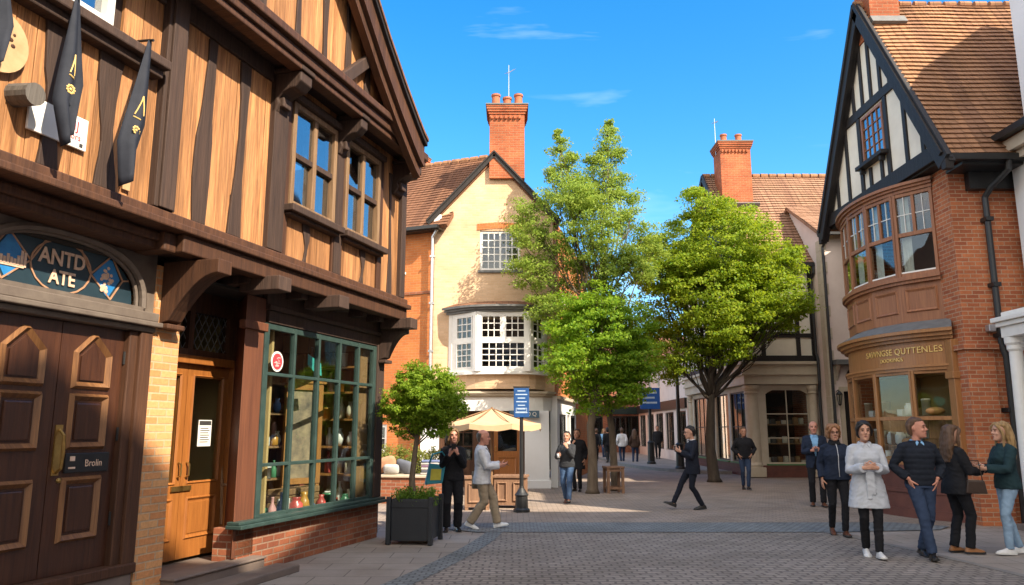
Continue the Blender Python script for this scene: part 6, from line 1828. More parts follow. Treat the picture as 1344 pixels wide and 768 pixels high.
# ================================================================== the end of the street
def plain_house(name, label, x, y, rz, w, d, h, wallm, roofm, rise, wins=(), shop=None, floors=2, gable_front=False):
    t = thing(name, label, 'house', (x, y, 0), rz)
    holes = []
    n = max(1, int(w / 2.4)); st = w / n
    fz = (h - 3.2) / max(1, floors - 1) if floors > 1 else 0
    for f in range(1, floors):
        for i in range(n):
            c = st * (i + .5); holes.append((c - .5, c + .5, 3.2 + fz * (f - 1) + .75, 3.2 + fz * (f - 1) + 2.1))
    sh = []
    for i in range(n):
        c = st * (i + .5); sh.append((c - st * .38, c + st * .38, .55, 2.5))
    MB().wall(0, w, 0, h, 0, .3, holes + sh).build('wall', wallm, t)
    m = MB(); m.box(0, .3, .302, d, 0, h); m.box(w - .3, w, .302, d, 0, h); m.box(.3, w - .3, d - .3, d, 0, h); m.build('side_wall', wallm, t)
    for hh in holes: gridwin(t, *hh, .08, 2, 3, M['white_paint'], sill=M['stone'])
    for hh in sh: gridwin(t, *hh, .08, 3, 2, shop or M['black_paint'], 'glass_dark', bw=.04)
    MB().box(.0, w, -.12, -.001, 2.62, 3.1).build('fascia', shop or M['black_paint'], t)
    MB().box(.35, w - .35, 1.6, 1.65, .1, h - .1).build('interior_wall', M['interior'], t)
    if gable_front:
        for y_ in (.0, d - .3): MB().xz([(0, h + .002), (w, h + .002), (w / 2, h + rise)], y_, y_ + .3).build('gable', wallm, t)
        tile_roof(t, (-.2, -.15, h - .05), (-.2, d, h - .05), (w / 2 + .2, 0, rise + .12), 14, roofm, seg=.5); tile_roof(t, (w + .2, d, h - .05), (w + .2, -.15, h - .05), (-w / 2 - .2, 0, rise + .12), 14, roofm, seg=.5)
    else:
        for x_ in (0, w - .3): MB().prism([(x_, 0, h + .002), (x_, d, h + .002), (x_, d / 2, h + rise)], (.3, 0, 0)).build('gable', wallm, t)
        tile_roof(t, (-.1, -.25, h - .08), (w + .1, -.25, h - .08), (0, d / 2 + .25, rise + .16), 16, roofm, seg=.5); tile_roof(t, (w + .1, d + .25, h - .08), (-.1, d + .25, h - .08), (0, -d / 2 - .25, rise + .16), 12, roofm, seg=.5)
    return t
dkgreen = plain('dark green shopfront paint', (.016, .032, .028), (.01, .02, .018), 6, .4, .1)
plain_house('dark_brick_shop', 'dark brick shop with green black shopfront closing the far end of the street', 4.0, 52, R(0), 12, 7, 6.2, M['brick_red'], M['tile_brown'], 2.0, shop=dkgreen)
plain_house('far_brick_house', 'red brick house at the far end beyond the cream house', -4.5, 46, R(-6), 8, 7, 6.0, M['brick_red'], M['tile_brown'], 2.0)
plain_house('far_render_house', 'pale rendered shop past the timbered corner shop on the right of the far street', 8.3, 50.5, R(-90), 14, 7, 5.4, M['render_pink'], M['tile_pink'], 2.0)
# unseen houses along the right side, added and sized for the shade they cast
plain_house('shade_gable_house', 'unseen tall red brick house with street gable on the right, added to shade the square', 9.3, 6.9, R(-90), 5.6, 9, 9.6, M['brick_right'], M['tile_brown'], 4.2, floors=3, gable_front=True)  # unseen, its street gable added to throw a pointed shadow
plain_house('shade_render_house', 'unseen cream rendered four storey house on the right, added and raised to shade the near paving', 9.3, 1.2, R(-90), 7.4, 9, 14.0, M['render_white'], M['tile_brown'], 3.0, floors=4)  # unseen, eaves raised until the shadow covers the near paving
plain_house('door_shade_house', 'unseen tall brick house on the right, added and raised to shade the double doors', 9.3, -6.25, R(-90), 9, 5, 17.4, M['brick_red'], M['tile_brown'], .8, floors=6)  # unseen, height set so its shadow falls across the door corner
plain_house('rear_shade_house', 'unseen brick house added behind the black and white gable to shade the square', 11.25, 24.4, R(-90), 6.3, 7, 8.3, M['brick_red'], M['tile_brown'], 2.0, floors=3)  # unseen block added in the gap to keep sun off the paving
plain_house('rendered_town_house', 'pale rendered house closing the view behind the camera', 7, -22, R(180), 9, 8, 9, M['render_pink'], M['tile_brown'], 3.0, floors=3)
plain_house('red_town_house', 'red brick house with slate shopfront behind the camera on the left', -2.1, -21.5, R(180), 10, 8, 8.4, M['brick_right'], M['tile_brown'], 3.4, floors=3)
# ================================================================== ground
def ground_mat(name, c1, c2, mortar, bw, rh, ms, warp=0.0, rough=.75, vary=.3, bump=.6, dirt=(.6, .58, .55), da=.7, offs=.5):
    return brick(name, c1, c2, mortar, bw, rh, ms, vary, rough, dirt, da, bump, 'Object', 1.0, offs, warp)
M['g_base'] = plain('grey asphalt ground', (.10, .095, .09), (.07, .068, .066), .6, .9, .3, 40)
M['pavers'] = ground_mat('brown grey clay pavers', (.345, .275, .225), (.275, .215, .175), (.16, .132, .11), .21, .105, .009, .025, vary=.28)
M['setts'] = ground_mat('worn stone setts', (.315, .27, .235), (.24, .208, .182), (.14, .122, .108), .17, .12, .015, .11, vary=.35, bump=.9)
M['blue_setts'] = ground_mat('blue grey setts', (.23, .245, .25), (.17, .185, .195), (.11, .115, .115), .12, .10, .012, .03, vary=.3, bump=.9)
M['flags'] = ground_mat('grey paving flags', (.33, .285, .25), (.285, .245, .215), (.165, .14, .122), .62, .42, .008, .0, vary=.16, bump=.35)
M['kerb'] = plain('granite kerb', (.24, .22, .20), (.17, .155, .145), 6, .7, .3, 50)
def sheet(name, pts, z, mat, n=1):
    mb = MB(); mb.add([(p[0], p[1], z) for p in pts], [tuple(range(len(pts)))])
    o = mb.build(name, mat); o['kind'] = 'structure'
    if o.data.polygons[0].normal.z < 0: o.data.flip_normals()
    return o
g = MB(); g.add([(-400, -400, -.004), (400, -400, -.004), (400, 400, -.004), (-400, 400, -.004)], [(0, 1, 2, 3)])
g.build('ground', M['g_base'])['kind'] = 'structure'
sheet('plaza_paving', [(-60, 60), (-60, -40), (60, -40), (60, 60)], 0, M['pavers'])
def bez(p0, p1, p2, n=14):
    p0, p1, p2 = V(p0), V(p1), V(p2)
    return [tuple((1 - t) ** 2 * p0 + 2 * t * (1 - t) * p1 + t * t * p2) for t in [i / n for i in range(n + 1)]]
# flagged footways left and right
Ledge = bez((-3.6, 1.5), (-.55, 8.6), (-.15, 12.45))
sheet('left_footway', Ledge + [(-.15, 12.9), (-2.2, 13.2), (-8, 13.4), (-12, 2), (-10, -6), (-5.5, -6)], .004, M['flags'])
Redge = bez((4.95, 12.45), (5.7, 10.4), (6.3, 1.5))
sheet('right_footway', Redge + [(7.0, -8), (14, -8), (14, 13.0), (7.0, 12.9)], .004, M['flags'])
# court of setts with a blue band round its head
sheet('sett_court', list(reversed(Ledge)) [:: -1] + [(0.1, 12.55), (4.8, 12.55)] + Redge + [(7.0, -8), (-5.5, -8)], .008, M['setts'])
off_ = []
Lo = [(p[0] - .36 + .1 * i / 14, p[1] + .05) for i, p in enumerate(Ledge)]
sheet('blue_band_side', Ledge + list(reversed(Lo)), .012, M['blue_setts'])
sheet('blue_band', [(-.55, 12.45), (5.1, 12.45), (6.9, 12.75), (7.3, 13.2), (6.6, 13.75), (3.0, 13.70), (.3, 13.72), (-.9, 13.6), (-1.6, 13.2)], .016, M['blue_setts'])
kb = MB()
Rk = Redge
for a, b in zip(Rk[:-1], Rk[1:]):
    kb.bar((a[0], a[1], .006), (b[0], b[1], .006), .11, .024)
kb.build('kerb_edging', M['kerb'])['kind'] = 'structure'
# kerb and footway in the far street on the right
kb = MB()
pts = bez((4.9, 36.5), (5.2, 29.2), (8.0, 28.4)) 
for a, b in zip(pts[:-1], pts[1:]): kb.bar((a[0], a[1], .06), (b[0], b[1], .06), .14, .12)
kb.bar((4.9, 36.5, .06), (4.6, 52, .06), .14, .12)
kb.build('far_kerb', M['kerb'])['kind'] = 'structure'
sheet('far_footway', pts + [(8.1, 52), (4.65, 52)], .10, M['flags'])
# ================================================================== trees and plants
def leaves(sprays, size, seed, shape=.62, up=.55, jitter=.5):
    """sprays: list of (centre, (rx,ry,rz), count, outward dir); returns verts, faces of many small leaf blades"""
    rng = np.random.default_rng(seed)
    P = []; D = []
    for c, r, n, o in sprays:
        q = rng.normal(size=(n, 3)); q /= np.linalg.norm(q, axis=1)[:, None]
        q *= rng.random((n, 1)) ** .45
        P.append(q * np.array(r) + np.array(c)); D.append(np.tile(np.array(o, dtype=float), (n, 1)))
    P = np.concatenate(P); D = np.concatenate(D); n = len(P)
    nm = D * .45 + np.array((0, 0, up)) + rng.normal(size=(n, 3)) * jitter
    nm /= np.linalg.norm(nm, axis=1)[:, None]
    a = rng.normal(size=(n, 3)); a = a - nm * (a * nm).sum(1)[:, None]; a /= np.linalg.norm(a, axis=1)[:, None]
    b = np.cross(nm, a)
    L = size * (.45 + 1.0 * rng.random((n, 1)))
    W = L * shape
    droop = -.12 * L * np.array((0, 0, 1))
    v0 = P - a * L * .5; v2 = P + a * L * .5 + droop; v1 = P + b * W * .5 - a * L * .08; v3 = P - b * W * .5 - a * L * .08
    vs = np.stack([v0, v1, v2, v3], 1).reshape(-1, 3)
    return vs
def leaf_mesh(name, vs, mat, parent):
    n = len(vs) // 4
    me = bpy.data.meshes.new(name)
    me.vertices.add(len(vs)); me.vertices.foreach_set('co', vs.astype(np.float32).ravel())
    me.loops.add(4 * n); me.loops.foreach_set('vertex_index', np.arange(4 * n, dtype=np.int32))
    me.polygons.add(n); me.polygons.foreach_set('loop_start', np.arange(0, 4 * n, 4, dtype=np.int32))
    try: me.polygons.foreach_set('loop_total', np.full(n, 4, dtype=np.int32))
    except Exception: pass
    me.update(calc_edges=True); me.validate()
    me.uv_layers.new(name='UVMap')
    return link(name, me, mat, parent)

def crown_sprays(clumps, per_m2, seed, leaf_n, flat=.38, sz=(.22, .42), core=.35):
    rg = random.Random(seed); out = []
    for c, r in clumps:
        c = V(c); n = max(9, int(per_m2 * 12.6 * r * r))
        for _ in range(n):
            d = V((rg.gauss(0, 1), rg.gauss(0, 1), rg.gauss(0, 1) * .85)).normalized()
            rad = r * (rg.random() ** core) * rg.uniform(.8, 1.12)
            p = c + d * rad
            s = min(rg.uniform(*sz), r * .9)
            out.append((tuple(p), (s, s, s * flat), int(leaf_n * rg.uniform(.6, 1.3)), (d.x, d.y, d.z * .5)))
    return out

M['bark'] = plain('grey brown bark', (.17, .13, .09), (.095, .07, .05), 9, .9, .9, 30, .2, 0, .02, (1, 1, .25))
M['bark_dark'] = plain('dark bark', (.085, .066, .05), (.05, .038, .03), 9, .9, .9, 30, .2, 0, .02, (1, 1, .25))
M['leaf_bush'] = leaf('bright clipped tree leaves', (.29, .38, .03), (.16, .28, .022), (.44, .58, .03), .5)
M['leaf_tall'] = leaf('light feathery leaves', (.36, .42, .07), (.20, .31, .045), (.56, .66, .10), .52)
M['leaf_ball'] = leaf('fresh green maple leaves', (.28, .38, .025), (.12, .25, .018), (.46, .62, .02), .5)
M['leaf_wide'] = leaf('spreading tree leaves', (.34, .39, .025), (.14, .25, .016), (.54, .62, .02), .5)
M['leaf_hedge'] = leaf('olive hedge leaves', (.26, .27, .06), (.18, .20, .04), (.42, .44, .08), .4)
M['leaf_low'] = leaf('low planting leaves', (.18, .28, .035), (.12, .20, .025), (.34, .46, .05), .45)

def limb(mb, p0, p1, r0, r1, seed, wob=.12, n=6):
    rg = random.Random(seed); p0 = V(p0); p1 = V(p1); pts = []; L = (p1 - p0).length
    for i in range(n + 1):
        t = i / n
        q = p0.lerp(p1, t) + V((0, 0, -.10 * L * math.sin(math.pi * t) * .6))
        if 0 < i < n: q += V((rg.uniform(-1, 1), rg.uniform(-1, 1), rg.uniform(-.5, .5))) * wob * L * .25
        pts.append(q)
    mb.tube(pts, [r0 + (r1 - r0) * (i / n) ** .8 for i in range(n + 1)], 8)
    return pts

def make_tree(name, label, base, trunk, r0, fork, clumps, mat, bark, per_m2, leaf_n, leaf_size, seed, flat=.38, sz=(.22, .42), core=.35, group=None, up=.55, twigs=True, rl=.35):
    t = thing(name, label, 'tree', base, 0, group)
    b = V(base)
    mb = MB()
    pts = [V(p) - b for p in trunk]
    n = len(pts)
    rad = [r0 * (1.45 if i == 0 else 1) * (1 - .35 * i / (n - 1)) for i in range(n)]
    if n > 2: pts.insert(1, pts[0].lerp(pts[1], .12)); rad.insert(1, r0 * 1.08)
    mb.tube(pts, rad, 14)
    rg = random.Random(seed)
    for i, (c, r) in enumerate(clumps):
        f = pts[-1].lerp(pts[-2], rg.uniform(0, fork))
        ps = limb(mb, f, V(c) - b, r0 * rl * (1.1 if r > 1 else .8), r0 * .09, seed + i)
        if twigs:
            for k in range(int(4 + 4 * r) if r > .35 else 0):
                q = ps[rg.randint(2, len(ps) - 1)]
                d = V((rg.gauss(0, 1), rg.gauss(0, 1), rg.gauss(.3, .8))).normalized() * r * rg.uniform(.5, .95)
                limb(mb, q, V(c) - b + d, r0 * .10, r0 * .025, seed + 100 * i + k, .2, 4)
    mb.build('trunk', bark, t, smooth=True)
    sp = crown_sprays([(V(c) - b, r) for c, r in clumps], per_m2, seed, leaf_n, flat, sz, core)
    lv = leaves(sp, leaf_size, seed, up=up); print(name, len(lv) // 4)
    leaf_mesh('crown', lv, mat, t)
    return t
def at_depth(lst, Y, scale=1.0, depth=.9, seed=1, rs=1.0):
    rg = random.Random(seed)
    return [((x * scale, Y + rg.uniform(-depth, depth) * min(1, r * r * 1.6), 1.6 + (z - 1.6) * scale), r * scale * rs) for x, z, r in lst]
# tall feathery tree
S = 20.7 / 22.3
tall = at_depth([(2.2, 8.6, .62), (2.25, 9.15, .38), (1.05, 8.5, .36), (3.35, 9.25, .30), (3.75, 8.55, .36), (2.45, 9.7, .22), (1.2, 9.3, .2), (3.25, 10.0, .2), (1.85, 9.9, .2), (.2, 7.3, .35), (4.25, 6.95, .36), (.05, 6.4, .3), (0.35, 8.05, 0.58), (.99, 7.22, .85), (.70, 6.28, .72), (1.69, 8.4, .80), (1.62, 9.05, .58), (1.54, 9.65, .42), (1.48, 10.1, .32), (1.45, 10.4, .2), (1.44, 10.62, .13), (2.4, 7.7, 1.0), (2.75, 8.7, .80), (2.88, 9.4, .62), (2.95, 10.0, .44), (2.99, 10.4, .33), (2.98, 10.7, .22), (2.98, 10.95, .13), (3.6, 7.9, .58), (4.1, 7.5, .35), (3.49, 6.63, .75), (2.01, 6.4, .9), (2.8, 6.7, .95), (1.42, 5.25, .75), (.75, 5.25, .5), (3.95, 6.4, .5), (2.9, 5.4, .9), (2.0, 8.3, .45), (3.3, 8.6, .35)], 20.75, S, .55, 3)
make_tree('feathery_tree', 'tall loose light green tree with two pointed tops in front of the cream gable', (2.75, 20.9, 0), [(2.75, 20.9, 0), (2.70, 20.9, 1.6), (2.45, 20.85, 3.2), (2.3, 20.8, 5.0)], .10, .7, tall, M['leaf_tall'], M['bark'], 10, 66, .062, 11, flat=.55, sz=(.14, .34), core=.4, up=.35, rl=.42)
# round maple in front of it
ball = at_depth([(2.43, 3.9, 1.2), (1.5, 4.1, .72), (2.04, 4.85, .78), (3.16, 4.32, .85), (3.4, 3.4, .72), (2.61, 2.85, .95), (1.5, 3.35, .70), (3.15, 2.75, .55), (1.99, 2.55, .55), (2.5, 4.9, .6), (2.9, 3.5, .9)], 19.9, 19.9 / 20.5, .55, 5)
make_tree('round_maple_tree', 'bright green round crowned tree beside the cream house shopfront', (2.05, 20.0, 0), [(2.05, 20.0, 0), (2.07, 20.0, .9), (2.03, 20.0, 1.7), (2.2, 19.95, 2.5)], .135, .5, ball, M['leaf_ball'], M['bark'], 8.5, 95, .072, 21, flat=.36, sz=(.2, .36), core=.3)
wide = at_depth([(6.85, 7.1, 1.6), (5.39, 7.6, .95), (6.17, 8.5, .72), (8.0, 6.4, 1.25), (8.45, 5.5, .85), (4.84, 6.27, .95), (4.6, 4.9, .85), (6.26, 5.35, 1.6), (7.5, 5.0, .95), (8.6, 5.0, .5), (4.99, 3.9, .9), (6.7, 4.2, .8), (8.8, 6.77, .48), (7.6, 8.1, .75), (8.9, 7.2, .42), (4.39, 7.4, .42), (5.82, 9.1, .32), (5.6, 6.6, 1.0), (7.2, 5.9, 1.2), (7.0, 8.6, .4)], 24.0, 1.0, 1.0, 8)
make_tree('spreading_tree', 'broad spreading yellow green tree with forked trunk in front of the timbered corner shop', (6.28, 24.3, 0), [(6.28, 24.3, 0), (6.2, 24.3, 1.0), (6.25, 24.3, 2.0), (6.3, 24.3, 2.7)], .175, .35, wide, M['leaf_wide'], M['bark_dark'], 7.2, 95, .082, 31, flat=.34, sz=(.24, .46), core=.28, rl=.42)
# bushy clipped tree in the box planter
bush = [((-1.31 + x, 11.4 + y, 1.98 + z), r) for x, y, z, r in ((0, 0, .05, .46), (.26, .05, .12, .36), (-.30, -.02, .02, .36), (.02, -.1, .30, .34), (.2, .0, -.22, .3), (-.22, .05, -.24, .3), (.42, .0, -.05, .24), (-.42, 0, -.12, .2), (.0, .2, .0, .45), (-.16, 0, .34, .26), (.22, 0, .34, .22))]
make_tree('clipped_box_tree', 'small round clipped tree on a slim trunk growing in the square black planter', (-1.44, 11.42, .60), [(-1.44, 11.42, .60), (-1.46, 11.42, .9), (-1.43, 11.42, 1.2), (-1.40, 11.42, 1.5)], .05, .5, bush, M['leaf_bush'], M['bark'], 60, 50, .036, 41, flat=.6, sz=(.06, .11), core=.22, rl=.36)
# planter box
pl = thing('planter_box', 'square black wooden planter holding the small clipped tree', 'planter', (-1.40, 11.42, .012), R(-8))
pl.scale = (.80, .80, 1)
m = MB()
for a in range(4):
    s0 = len(m.v); m.box(-.34, .34, -.36, -.32, .05, .62); m.box(-.34, .34, -.372, -.36, .50, .60); m.xf(Matrix.Rotation(a * math.pi / 2, 4, 'Z'), s0)
m.box(-.32, .32, -.32, .32, .05, .10)
m.build('panel', plain('black blue planter paint', (.014, .017, .022), (.02, .023, .028), 8, .42, .15, 50, .5), pl, bevel=.006)
for sx in (-1, 1):
    for sy in (-1, 1): MB().box(sx * .38 - .04, sx * .38 + .04, sy * .38 - .04, sy * .38 + .04, 0, .65).build('corner_post', _mats['black blue planter paint'], pl, bevel=.008)
M['soil'] = plain('dark soil', (.05, .035, .025), (.03, .022, .016), 12, .95, .5, 30)
MB().box(-.318, .318, -.318, .318, .10, .58).build('soil', M['soil'], pl)
under = thing('planter_foliage', 'low leafy green planting filling the top of the black planter', 'plants', (-1.40, 11.42, .60))
under.scale = (.82, .82, 1)
sp = crown_sprays([(V((x, y, .04)), .13) for x in (-.26, -.12, .02, .15, .27) for y in (-.26, -.1, .1, .25)], 34, 6, 14, .8, (.05, .10))
leaf_mesh('leaves', leaves(sp, .045, 7, up=.5), M['leaf_low'], under)
# hedge and low things at the left behind the planter
hd = thing('clipped_hedge', 'low olive green clipped hedge below the orange brick wall', 'hedge', (-3.25, 19.2, 0))
sp = crown_sprays([(V((x * .3 - 1.2, y, z)), .3) for x in range(9) for y in (-.1, .15) for z in (.3, .65, .95)], 14, 9, 30, .8, (.08, .15))
leaf_mesh('leaves', leaves(sp, .05, 10, up=.3), M['leaf_hedge'], hd)
MB().box(-1.3, 1.3, -.1, .2, 0, .8).build('stems', M['bark_dark'], hd)
lw = thing('low_brick_wall', 'low brown brick wall carrying cushions behind the black planter', 'wall', (-2.55, 17.2, 0), R(-12))
MB().box(-1.1, 1.05, 0, .5, 0, .56).build('brick_body', M['brick_red'], lw); MB().box(-1.14, 1.09, -.04, .54, .562, .62).build('coping', M['stone'], lw, bevel=.01)
def cushion(x, z, w, h, rz, ry, matc, lab, y=.25):
    p = lw.matrix_basis @ V((x, y, z))
    mb = MB().ell((0, 0, h / 2), (w / 2, .16, h / 2), 16, 10)
    for v in mb.v:
        u = v.x / (w / 2); q = (v.z - h / 2) / (h / 2); e = math.sqrt(max(0, 1 - min(1, u * u)))
        v.x = math.copysign(abs(u) ** .5 * w / 2, v.x); v.z = h / 2 + math.copysign(abs(q) ** .55 * h / 2, q) * (1 - .12 * (1 - abs(u)))
        v.y *= .55
    o = mb.build('cushion', matc, None, smooth=True); o.location = p; o.rotation_euler = (R(12), R(ry), rz + R(-12))
    return tag(o, lab, 'cushion', 'cushions and cloths on the low wall')
bpy.context.view_layer.update()
lw_cols = {'peach': (.46, .24, .14), 'grey': (.12, .13, .16), 'blue': (.15, .19, .33), 'white': (.48, .46, .43), 'plum': (.26, .16, .24)}
def cloth(n): return plain('soft %s cloth' % n, lw_cols[n], None, 12, .9, .3, 60)
cushion(-.85, .62, .5, .26, 0, 8, cloth('blue'), 'blue cushion lying at the left end of the low brick wall')
cushion(-.35, .62, .62, .40, .2, -14, cloth('peach'), 'large peach cushion propped on the low brick wall')
cushion(.05, .62, .42, .34, -.2, 12, cloth('grey'), 'dark grey cushion standing right of the peach one', .32)
cushion(-.15, .62, .36, .24, 0, 0, cloth('white'), 'small white cushion in front of the peach one', .12)
cushion(-.60, .62, .40, .18, 0, 0, cloth('plum'), 'flat plum cushion at the front of the low wall', .10)
for k in range(6):
    o = MB().box(-.20, .20, -.15, .15, 0, .05).build('folded_cloth', cloth(('white', 'grey', 'white', 'plum', 'white', 'blue')[k]), None, bevel=.018)
    o.location = lw.matrix_basis @ V((.72 + .012 * (k % 2), .25, .622 + .053 * k)); o.rotation_euler = (0, 0, R(-12 + 4 * (k % 3)))
    tag(o, ('lowest white', 'lower grey', 'middle white', 'plum', 'upper white', 'topmost blue')[k] + ' folded cloth of the pile on the low wall', 'cloth', 'pile of folded cloths')
# ================================================================== street furniture
sp_ = thing('sign_post', 'black cast iron post with blue street notice panel', 'sign', (.19, 15.57, 0))
m = MB(); m.lathe([(.165, 0), (.165, .05), (.13, .08), (.12, .30), (.14, .33), (.10, .38), (.05, .46), (.042, .5), (.036, 1.9), (.05, 1.92), (.03, 1.96), (.03, 2.40)], 16)
m.build('post', M['black_paint'], sp_, smooth=False)
pn_ = MB().box(-.155, .155, -.055, -.032, 1.84, 2.43).build('panel', plain('deep notice blue', (.02, .085, .26), (.015, .065, .2), 9, .4, .1), sp_, bevel=.01)
m = MB(); rg = random.Random(8)
for k in range(7):
    z = 2.36 - .072 * k; w = rg.uniform(.07, .12); m.box(-w, w, -.0575, -.0555, z, z + .020)
m.wall(-.11, .11, 1.955, 2.03, -.0575, -.0555, [(-.10, .10, 1.963, 2.022)])
m.build('printed_line', plain('pale print', (.45, .55, .68), None, 20, .6, 0), pn_)
MB().box(-.17, .17, -.06, -.028, 2.432, 2.46).build('top_rail', M['black_paint'], sp_)
# market parasol
pa = thing('market_parasol', 'cream canvas parasol over the shop doorway of the cream house', 'parasol', (-.50, 19.2, 0))
MB().tube([(0, 0, 0), (0, 0, 2.15)], .028, 10).build('pole', M['pine'], pa)
MB().lathe([(.30, 0), (.30, .05), (.06, .09), (.06, .2)], 18).build('base', M['lead'], pa)
m = MB(); n = 8; rr = 1.30
tips = [V((rr * math.cos(2 * math.pi * (k + .5) / n), rr * math.sin(2 * math.pi * (k + .5) / n), 1.74)) for k in range(n)]
top = V((0, 0, 2.12))
for k in range(n):
    a = tips[k]; b = tips[(k + 1) % n]; rows = 8; prev = [top]
    for i in range(1, rows + 1):
        t = i / rows; cur = []
        for j in range(7):
            u = j / 6; p = top.lerp(a, t).lerp(top.lerp(b, t), u); p.z -= .05 * math.sin(math.pi * u) * t; p.z += -.07 * math.sin(math.pi * t) * .8
            cur.append(p)
        if i == 1:
            for j in range(6): m.add([top, cur[j], cur[j + 1]], [(0, 1, 2)])
        else:
            for j in range(6): m.quad(prev[j], cur[j], cur[j + 1], prev[j + 1])
        prev = cur
    for j in range(6):
        d = V((0, 0, -.13 + .012 * math.sin(j * 2.5)))
        m.quad(prev[j], prev[j] + d, prev[j + 1] + V((0, 0, -.13 + .012 * math.sin((j + 1) * 2.5))), prev[j + 1])
cn = m.weld().build('canopy', plain('cream canvas', (.54, .37, .22), (.46, .31, .18), 3, .85, .2, 60), pa)
s_ = cn.modifiers.new('thick', 'SOLIDIFY'); s_.thickness = .006
for k in range(n): MB().tube([(0, 0, 2.12), tips[k] + V((0, 0, -.03))], .012, 5).build('rib', M['pine'], pa)
# carved timber tubs and stool
M['carved'] = wood('weathered carved timber', (.30, .17, .10), (.19, .105, .065), (.08, .045, .03), 1.4, .7, .4, .1)
def tub(x, y, w, d, h, rz, lab):
    t = thing('timber_tub', lab, 'planter', (x, y, 0), rz, 'carved timber tubs by the parasol')
    m = MB(); m.wall(-w / 2, w / 2, .06, h - .05, -d / 2, -d / 2 + .03); m.wall(-w / 2, w / 2, .06, h - .05, d / 2 - .03, d / 2); m.box(-w / 2, -w / 2 + .03, -d / 2 + .031, d / 2 - .031, .06, h - .05); m.box(w / 2 - .03, w / 2, -d / 2 + .031, d / 2 - .031, .06, h - .05); m.box(-w / 2 + .031, w / 2 - .031, -d / 2 + .031, d / 2 - .031, .06, .1)
    m.build('side_panel', M['carved'], t)
    m = MB(); n = 2 if w > .5 else 1
    for k in range(n):
        a = -w / 2 + w * k / n + .06; b = -w / 2 + w * (k + 1) / n - .06
        moulding(m, rect(a, b, .14, h - .13), .05, -d / 2 - .002, -d / 2 - .03, -d / 2 - .004)
    m.build('carved_panel', M['carved'], t)
    m = MB(); e = .03
    m.box(-w / 2 - e, w / 2 + e, -d / 2 - e, -d / 2 + .05, h - .05, h); m.box(-w / 2 - e, w / 2 + e, d / 2 - .05, d / 2 + e, h - .05, h); m.box(-w / 2 - e, -w / 2 + .05, -d / 2 + .051, d / 2 - .051, h - .05, h); m.box(w / 2 - .05, w / 2 + e, -d / 2 + .051, d / 2 - .051, h - .05, h)
    m.build('rim', M['carved'], t, bevel=.008)
    for sx in (-1, 1):
        for sy in (-1, 1): MB().box(sx * (w / 2 - .04) - .035, sx * (w / 2 - .04) + .035, sy * (d / 2 - .04) - .035, sy * (d / 2 - .04) + .035, 0, .059).build('foot', M['carved'], t)
    MB().box(-w / 2 + .04, w / 2 - .04, -d / 2 + .04, d / 2 - .04, .12, h - .08).build('soil', M['soil'], t)
tub(-.72, 16.1, .5, .45, .66, R(4), 'narrower carved timber tub behind the man in white')
tub(-.02, 16.5, .66, .5, .66, R(-6), 'wider carved timber tub beside the blue notice post')
stl = thing('timber_stool', 'square open timber stool standing beside the round maple trunk', 'stool', (2.62, 20.2, 0), R(8))
MB().box(-.24, .24, -.24, .24, .62, .67).build('seat', M['carved'], stl, bevel=.008)
for sx in (-1, 1):
    for sy in (-1, 1): MB().box(sx * .19 - .035, sx * .19 + .035, sy * .19 - .035, sy * .19 + .035, 0, .619).build('leg', M['carved'], stl)
for s in (-1, 1):
    for z0, z1 in ((.10, .16), (.54, .60)): MB().box(-.154, .154, s * .19 - .02, s * .19 + .02, z0, z1).build('stretcher', M['carved'], stl)
    MB().box(s * .19 - .02, s * .19 + .02, -.154, .154, .10, .16).build('stretcher', M['carved'], stl)
# posts in the far street
def street_post(x, y, h, lab, lamp):
    t = thing('street_lamp' if lamp else 'sign_post', lab, 'street lamp' if lamp else 'sign', (x, y, .1 if y > 29 else 0))
    MB().lathe([(.20, 0), (.20, .08), (.16, .12), (.15, .9), (.17, .94), (.09, 1.0), (.075, 1.1), (.06, h), (.03, h + .02)], 14).build('post', M['black_paint'], t)
    if lamp:
        m = MB(); m.tube([(-.3, 0, h - .35), (.3, 0, h - .35)], .02, 6); m.lathe([(.10, h), (.14, h + .04), (.22, h + .42), (.24, h + .44), (.10, h + .62), (.02, h + .74)], 12); m.build('lantern_frame', M['black_paint'], t)
    else:
        p = MB().box(-.45, .45, -.12, -.07, h - .95, h + .0).build('panel', plain('strong blue panel', (.025, .10, .36), (.02, .08, .28), 5, .4, .1), t, bevel=.01)
        m = MB()
        for k in range(3): m.box(-.34, .31 - .1 * (k == 1), -.124, -.1205, h - .26 - .22 * k, h - .18 - .22 * k)
        m.build('printed_line', _mats['pale print'], p)
street_post(6.19, 34.6, 3.35, 'black post with a broad blue sign panel in the far street', False)
street_post(6.45, 29.9, 4.6, 'slim black street lamp near the left front of the columned corner shop', True)
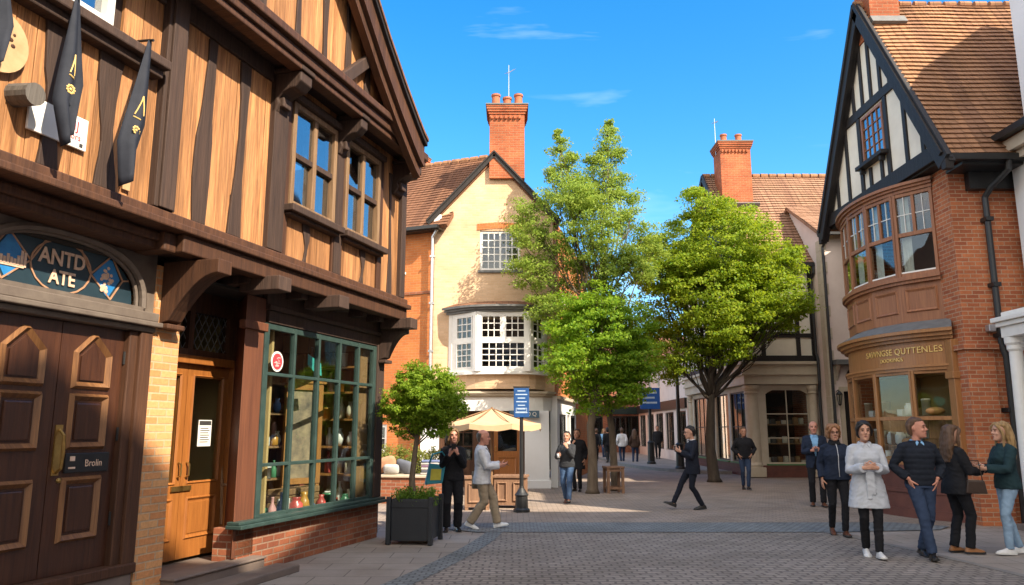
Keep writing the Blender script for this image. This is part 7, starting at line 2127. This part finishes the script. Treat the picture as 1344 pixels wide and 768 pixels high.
# ================================================================== light, sky, camera
HEAD_, ELEV_ = 134.0, 40.0
w = bpy.data.worlds.new('World'); scn.world = w; w.use_nodes = True
nt = w.node_tree
for n in list(nt.nodes): nt.nodes.remove(n)
out = N(nt, 'ShaderNodeOutputWorld'); bg_ = N(nt, 'ShaderNodeBackground'); bg_.inputs['Strength'].default_value = .15
sky = N(nt, 'ShaderNodeTexSky', sky_type='NISHITA'); sky.sun_disc = False
sky.sun_elevation = R(ELEV_); sky.sun_rotation = R(HEAD_); sky.altitude = 100; sky.air_density = 1.0; sky.dust_density = .7; sky.ozone_density = 1.6
hs_ = N(nt, 'ShaderNodeHueSaturation'); hs_.inputs['Saturation'].default_value = 1.45; hs_.inputs['Hue'].default_value = .496; hs_.inputs['Value'].default_value = .95
nt.links.new(sky.outputs[0], hs_.inputs['Color'])
tc = N(nt, 'ShaderNodeTexCoord'); mp = N(nt, 'ShaderNodeMapping'); mp.inputs['Scale'].default_value = (1.6, 5.0, 11.0); mp.inputs['Rotation'].default_value = (0, R(6), R(8)); mp.inputs['Location'].default_value = (.35, .2, .1)
nt.links.new(tc.outputs['Generated'], mp.inputs[0])
f = noise(nt, mp.outputs[0], 1.3, 5, .55, .5)
mr = N(nt, 'ShaderNodeMapRange'); mr.inputs[1].default_value = .60; mr.inputs[2].default_value = .95; mr.inputs[3].default_value = 0; mr.inputs[4].default_value = .36; mr.clamp = True
nt.links.new(f, mr.inputs[0])
cc = mixc(nt, mr.outputs[0], hs_.outputs[0], (6.5, 7.0, 7.4))
# unseen broken bright cloud over the southern sky, added as neutral fill light
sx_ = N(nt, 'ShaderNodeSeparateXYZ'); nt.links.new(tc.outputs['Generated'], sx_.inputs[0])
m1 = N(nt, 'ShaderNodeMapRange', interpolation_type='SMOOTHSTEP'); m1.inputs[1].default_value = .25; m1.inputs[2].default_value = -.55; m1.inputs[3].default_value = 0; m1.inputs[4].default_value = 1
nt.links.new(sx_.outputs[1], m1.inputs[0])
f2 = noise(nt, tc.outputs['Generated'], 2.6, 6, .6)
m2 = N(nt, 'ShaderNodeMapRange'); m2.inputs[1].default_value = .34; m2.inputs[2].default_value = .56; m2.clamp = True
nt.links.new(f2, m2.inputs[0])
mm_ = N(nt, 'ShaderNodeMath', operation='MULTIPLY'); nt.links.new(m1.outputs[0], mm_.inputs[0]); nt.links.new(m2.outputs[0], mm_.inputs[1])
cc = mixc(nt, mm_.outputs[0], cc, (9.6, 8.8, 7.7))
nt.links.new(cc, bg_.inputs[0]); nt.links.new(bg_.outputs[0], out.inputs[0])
sl = bpy.data.lights.new('sun', 'SUN'); sl.energy = 4.6; sl.angle = R(.53); sl.color = (1.0, .88, .70)
so = bpy.data.objects.new('sun', sl); col.objects.link(so)
dirv = V((math.sin(R(HEAD_)) * math.cos(R(ELEV_)), math.cos(R(HEAD_)) * math.cos(R(ELEV_)), math.sin(R(ELEV_))))
so.rotation_euler = dirv.to_track_quat('Z', 'Y').to_euler(); so.location = dirv * 60
cd = bpy.data.cameras.new('camera'); co_ = bpy.data.objects.new('camera', cd); col.objects.link(co_)
cd.sensor_width = 36; cd.lens = 36 * 1000 / 1344; cd.clip_end = 2000; cd.clip_start = .05
co_.location = (0, 0, 1.6); co_.rotation_euler = (R(90 + 10.2), 0, 0)
scn.camera = co_
vs = scn.view_settings; vs.view_transform = 'Standard'; vs.look = 'None'; vs.exposure = 1.25; vs.gamma = 1; vs.use_curve_mapping = False
scn.cycles.use_denoising = True
scn.cycles.max_bounces = 8; scn.cycles.transparent_max_bounces = 16; scn.cycles.diffuse_bounces = 4; scn.cycles.glossy_bounces = 3
scn.cycles.caustics_reflective = False; scn.cycles.caustics_refractive = False
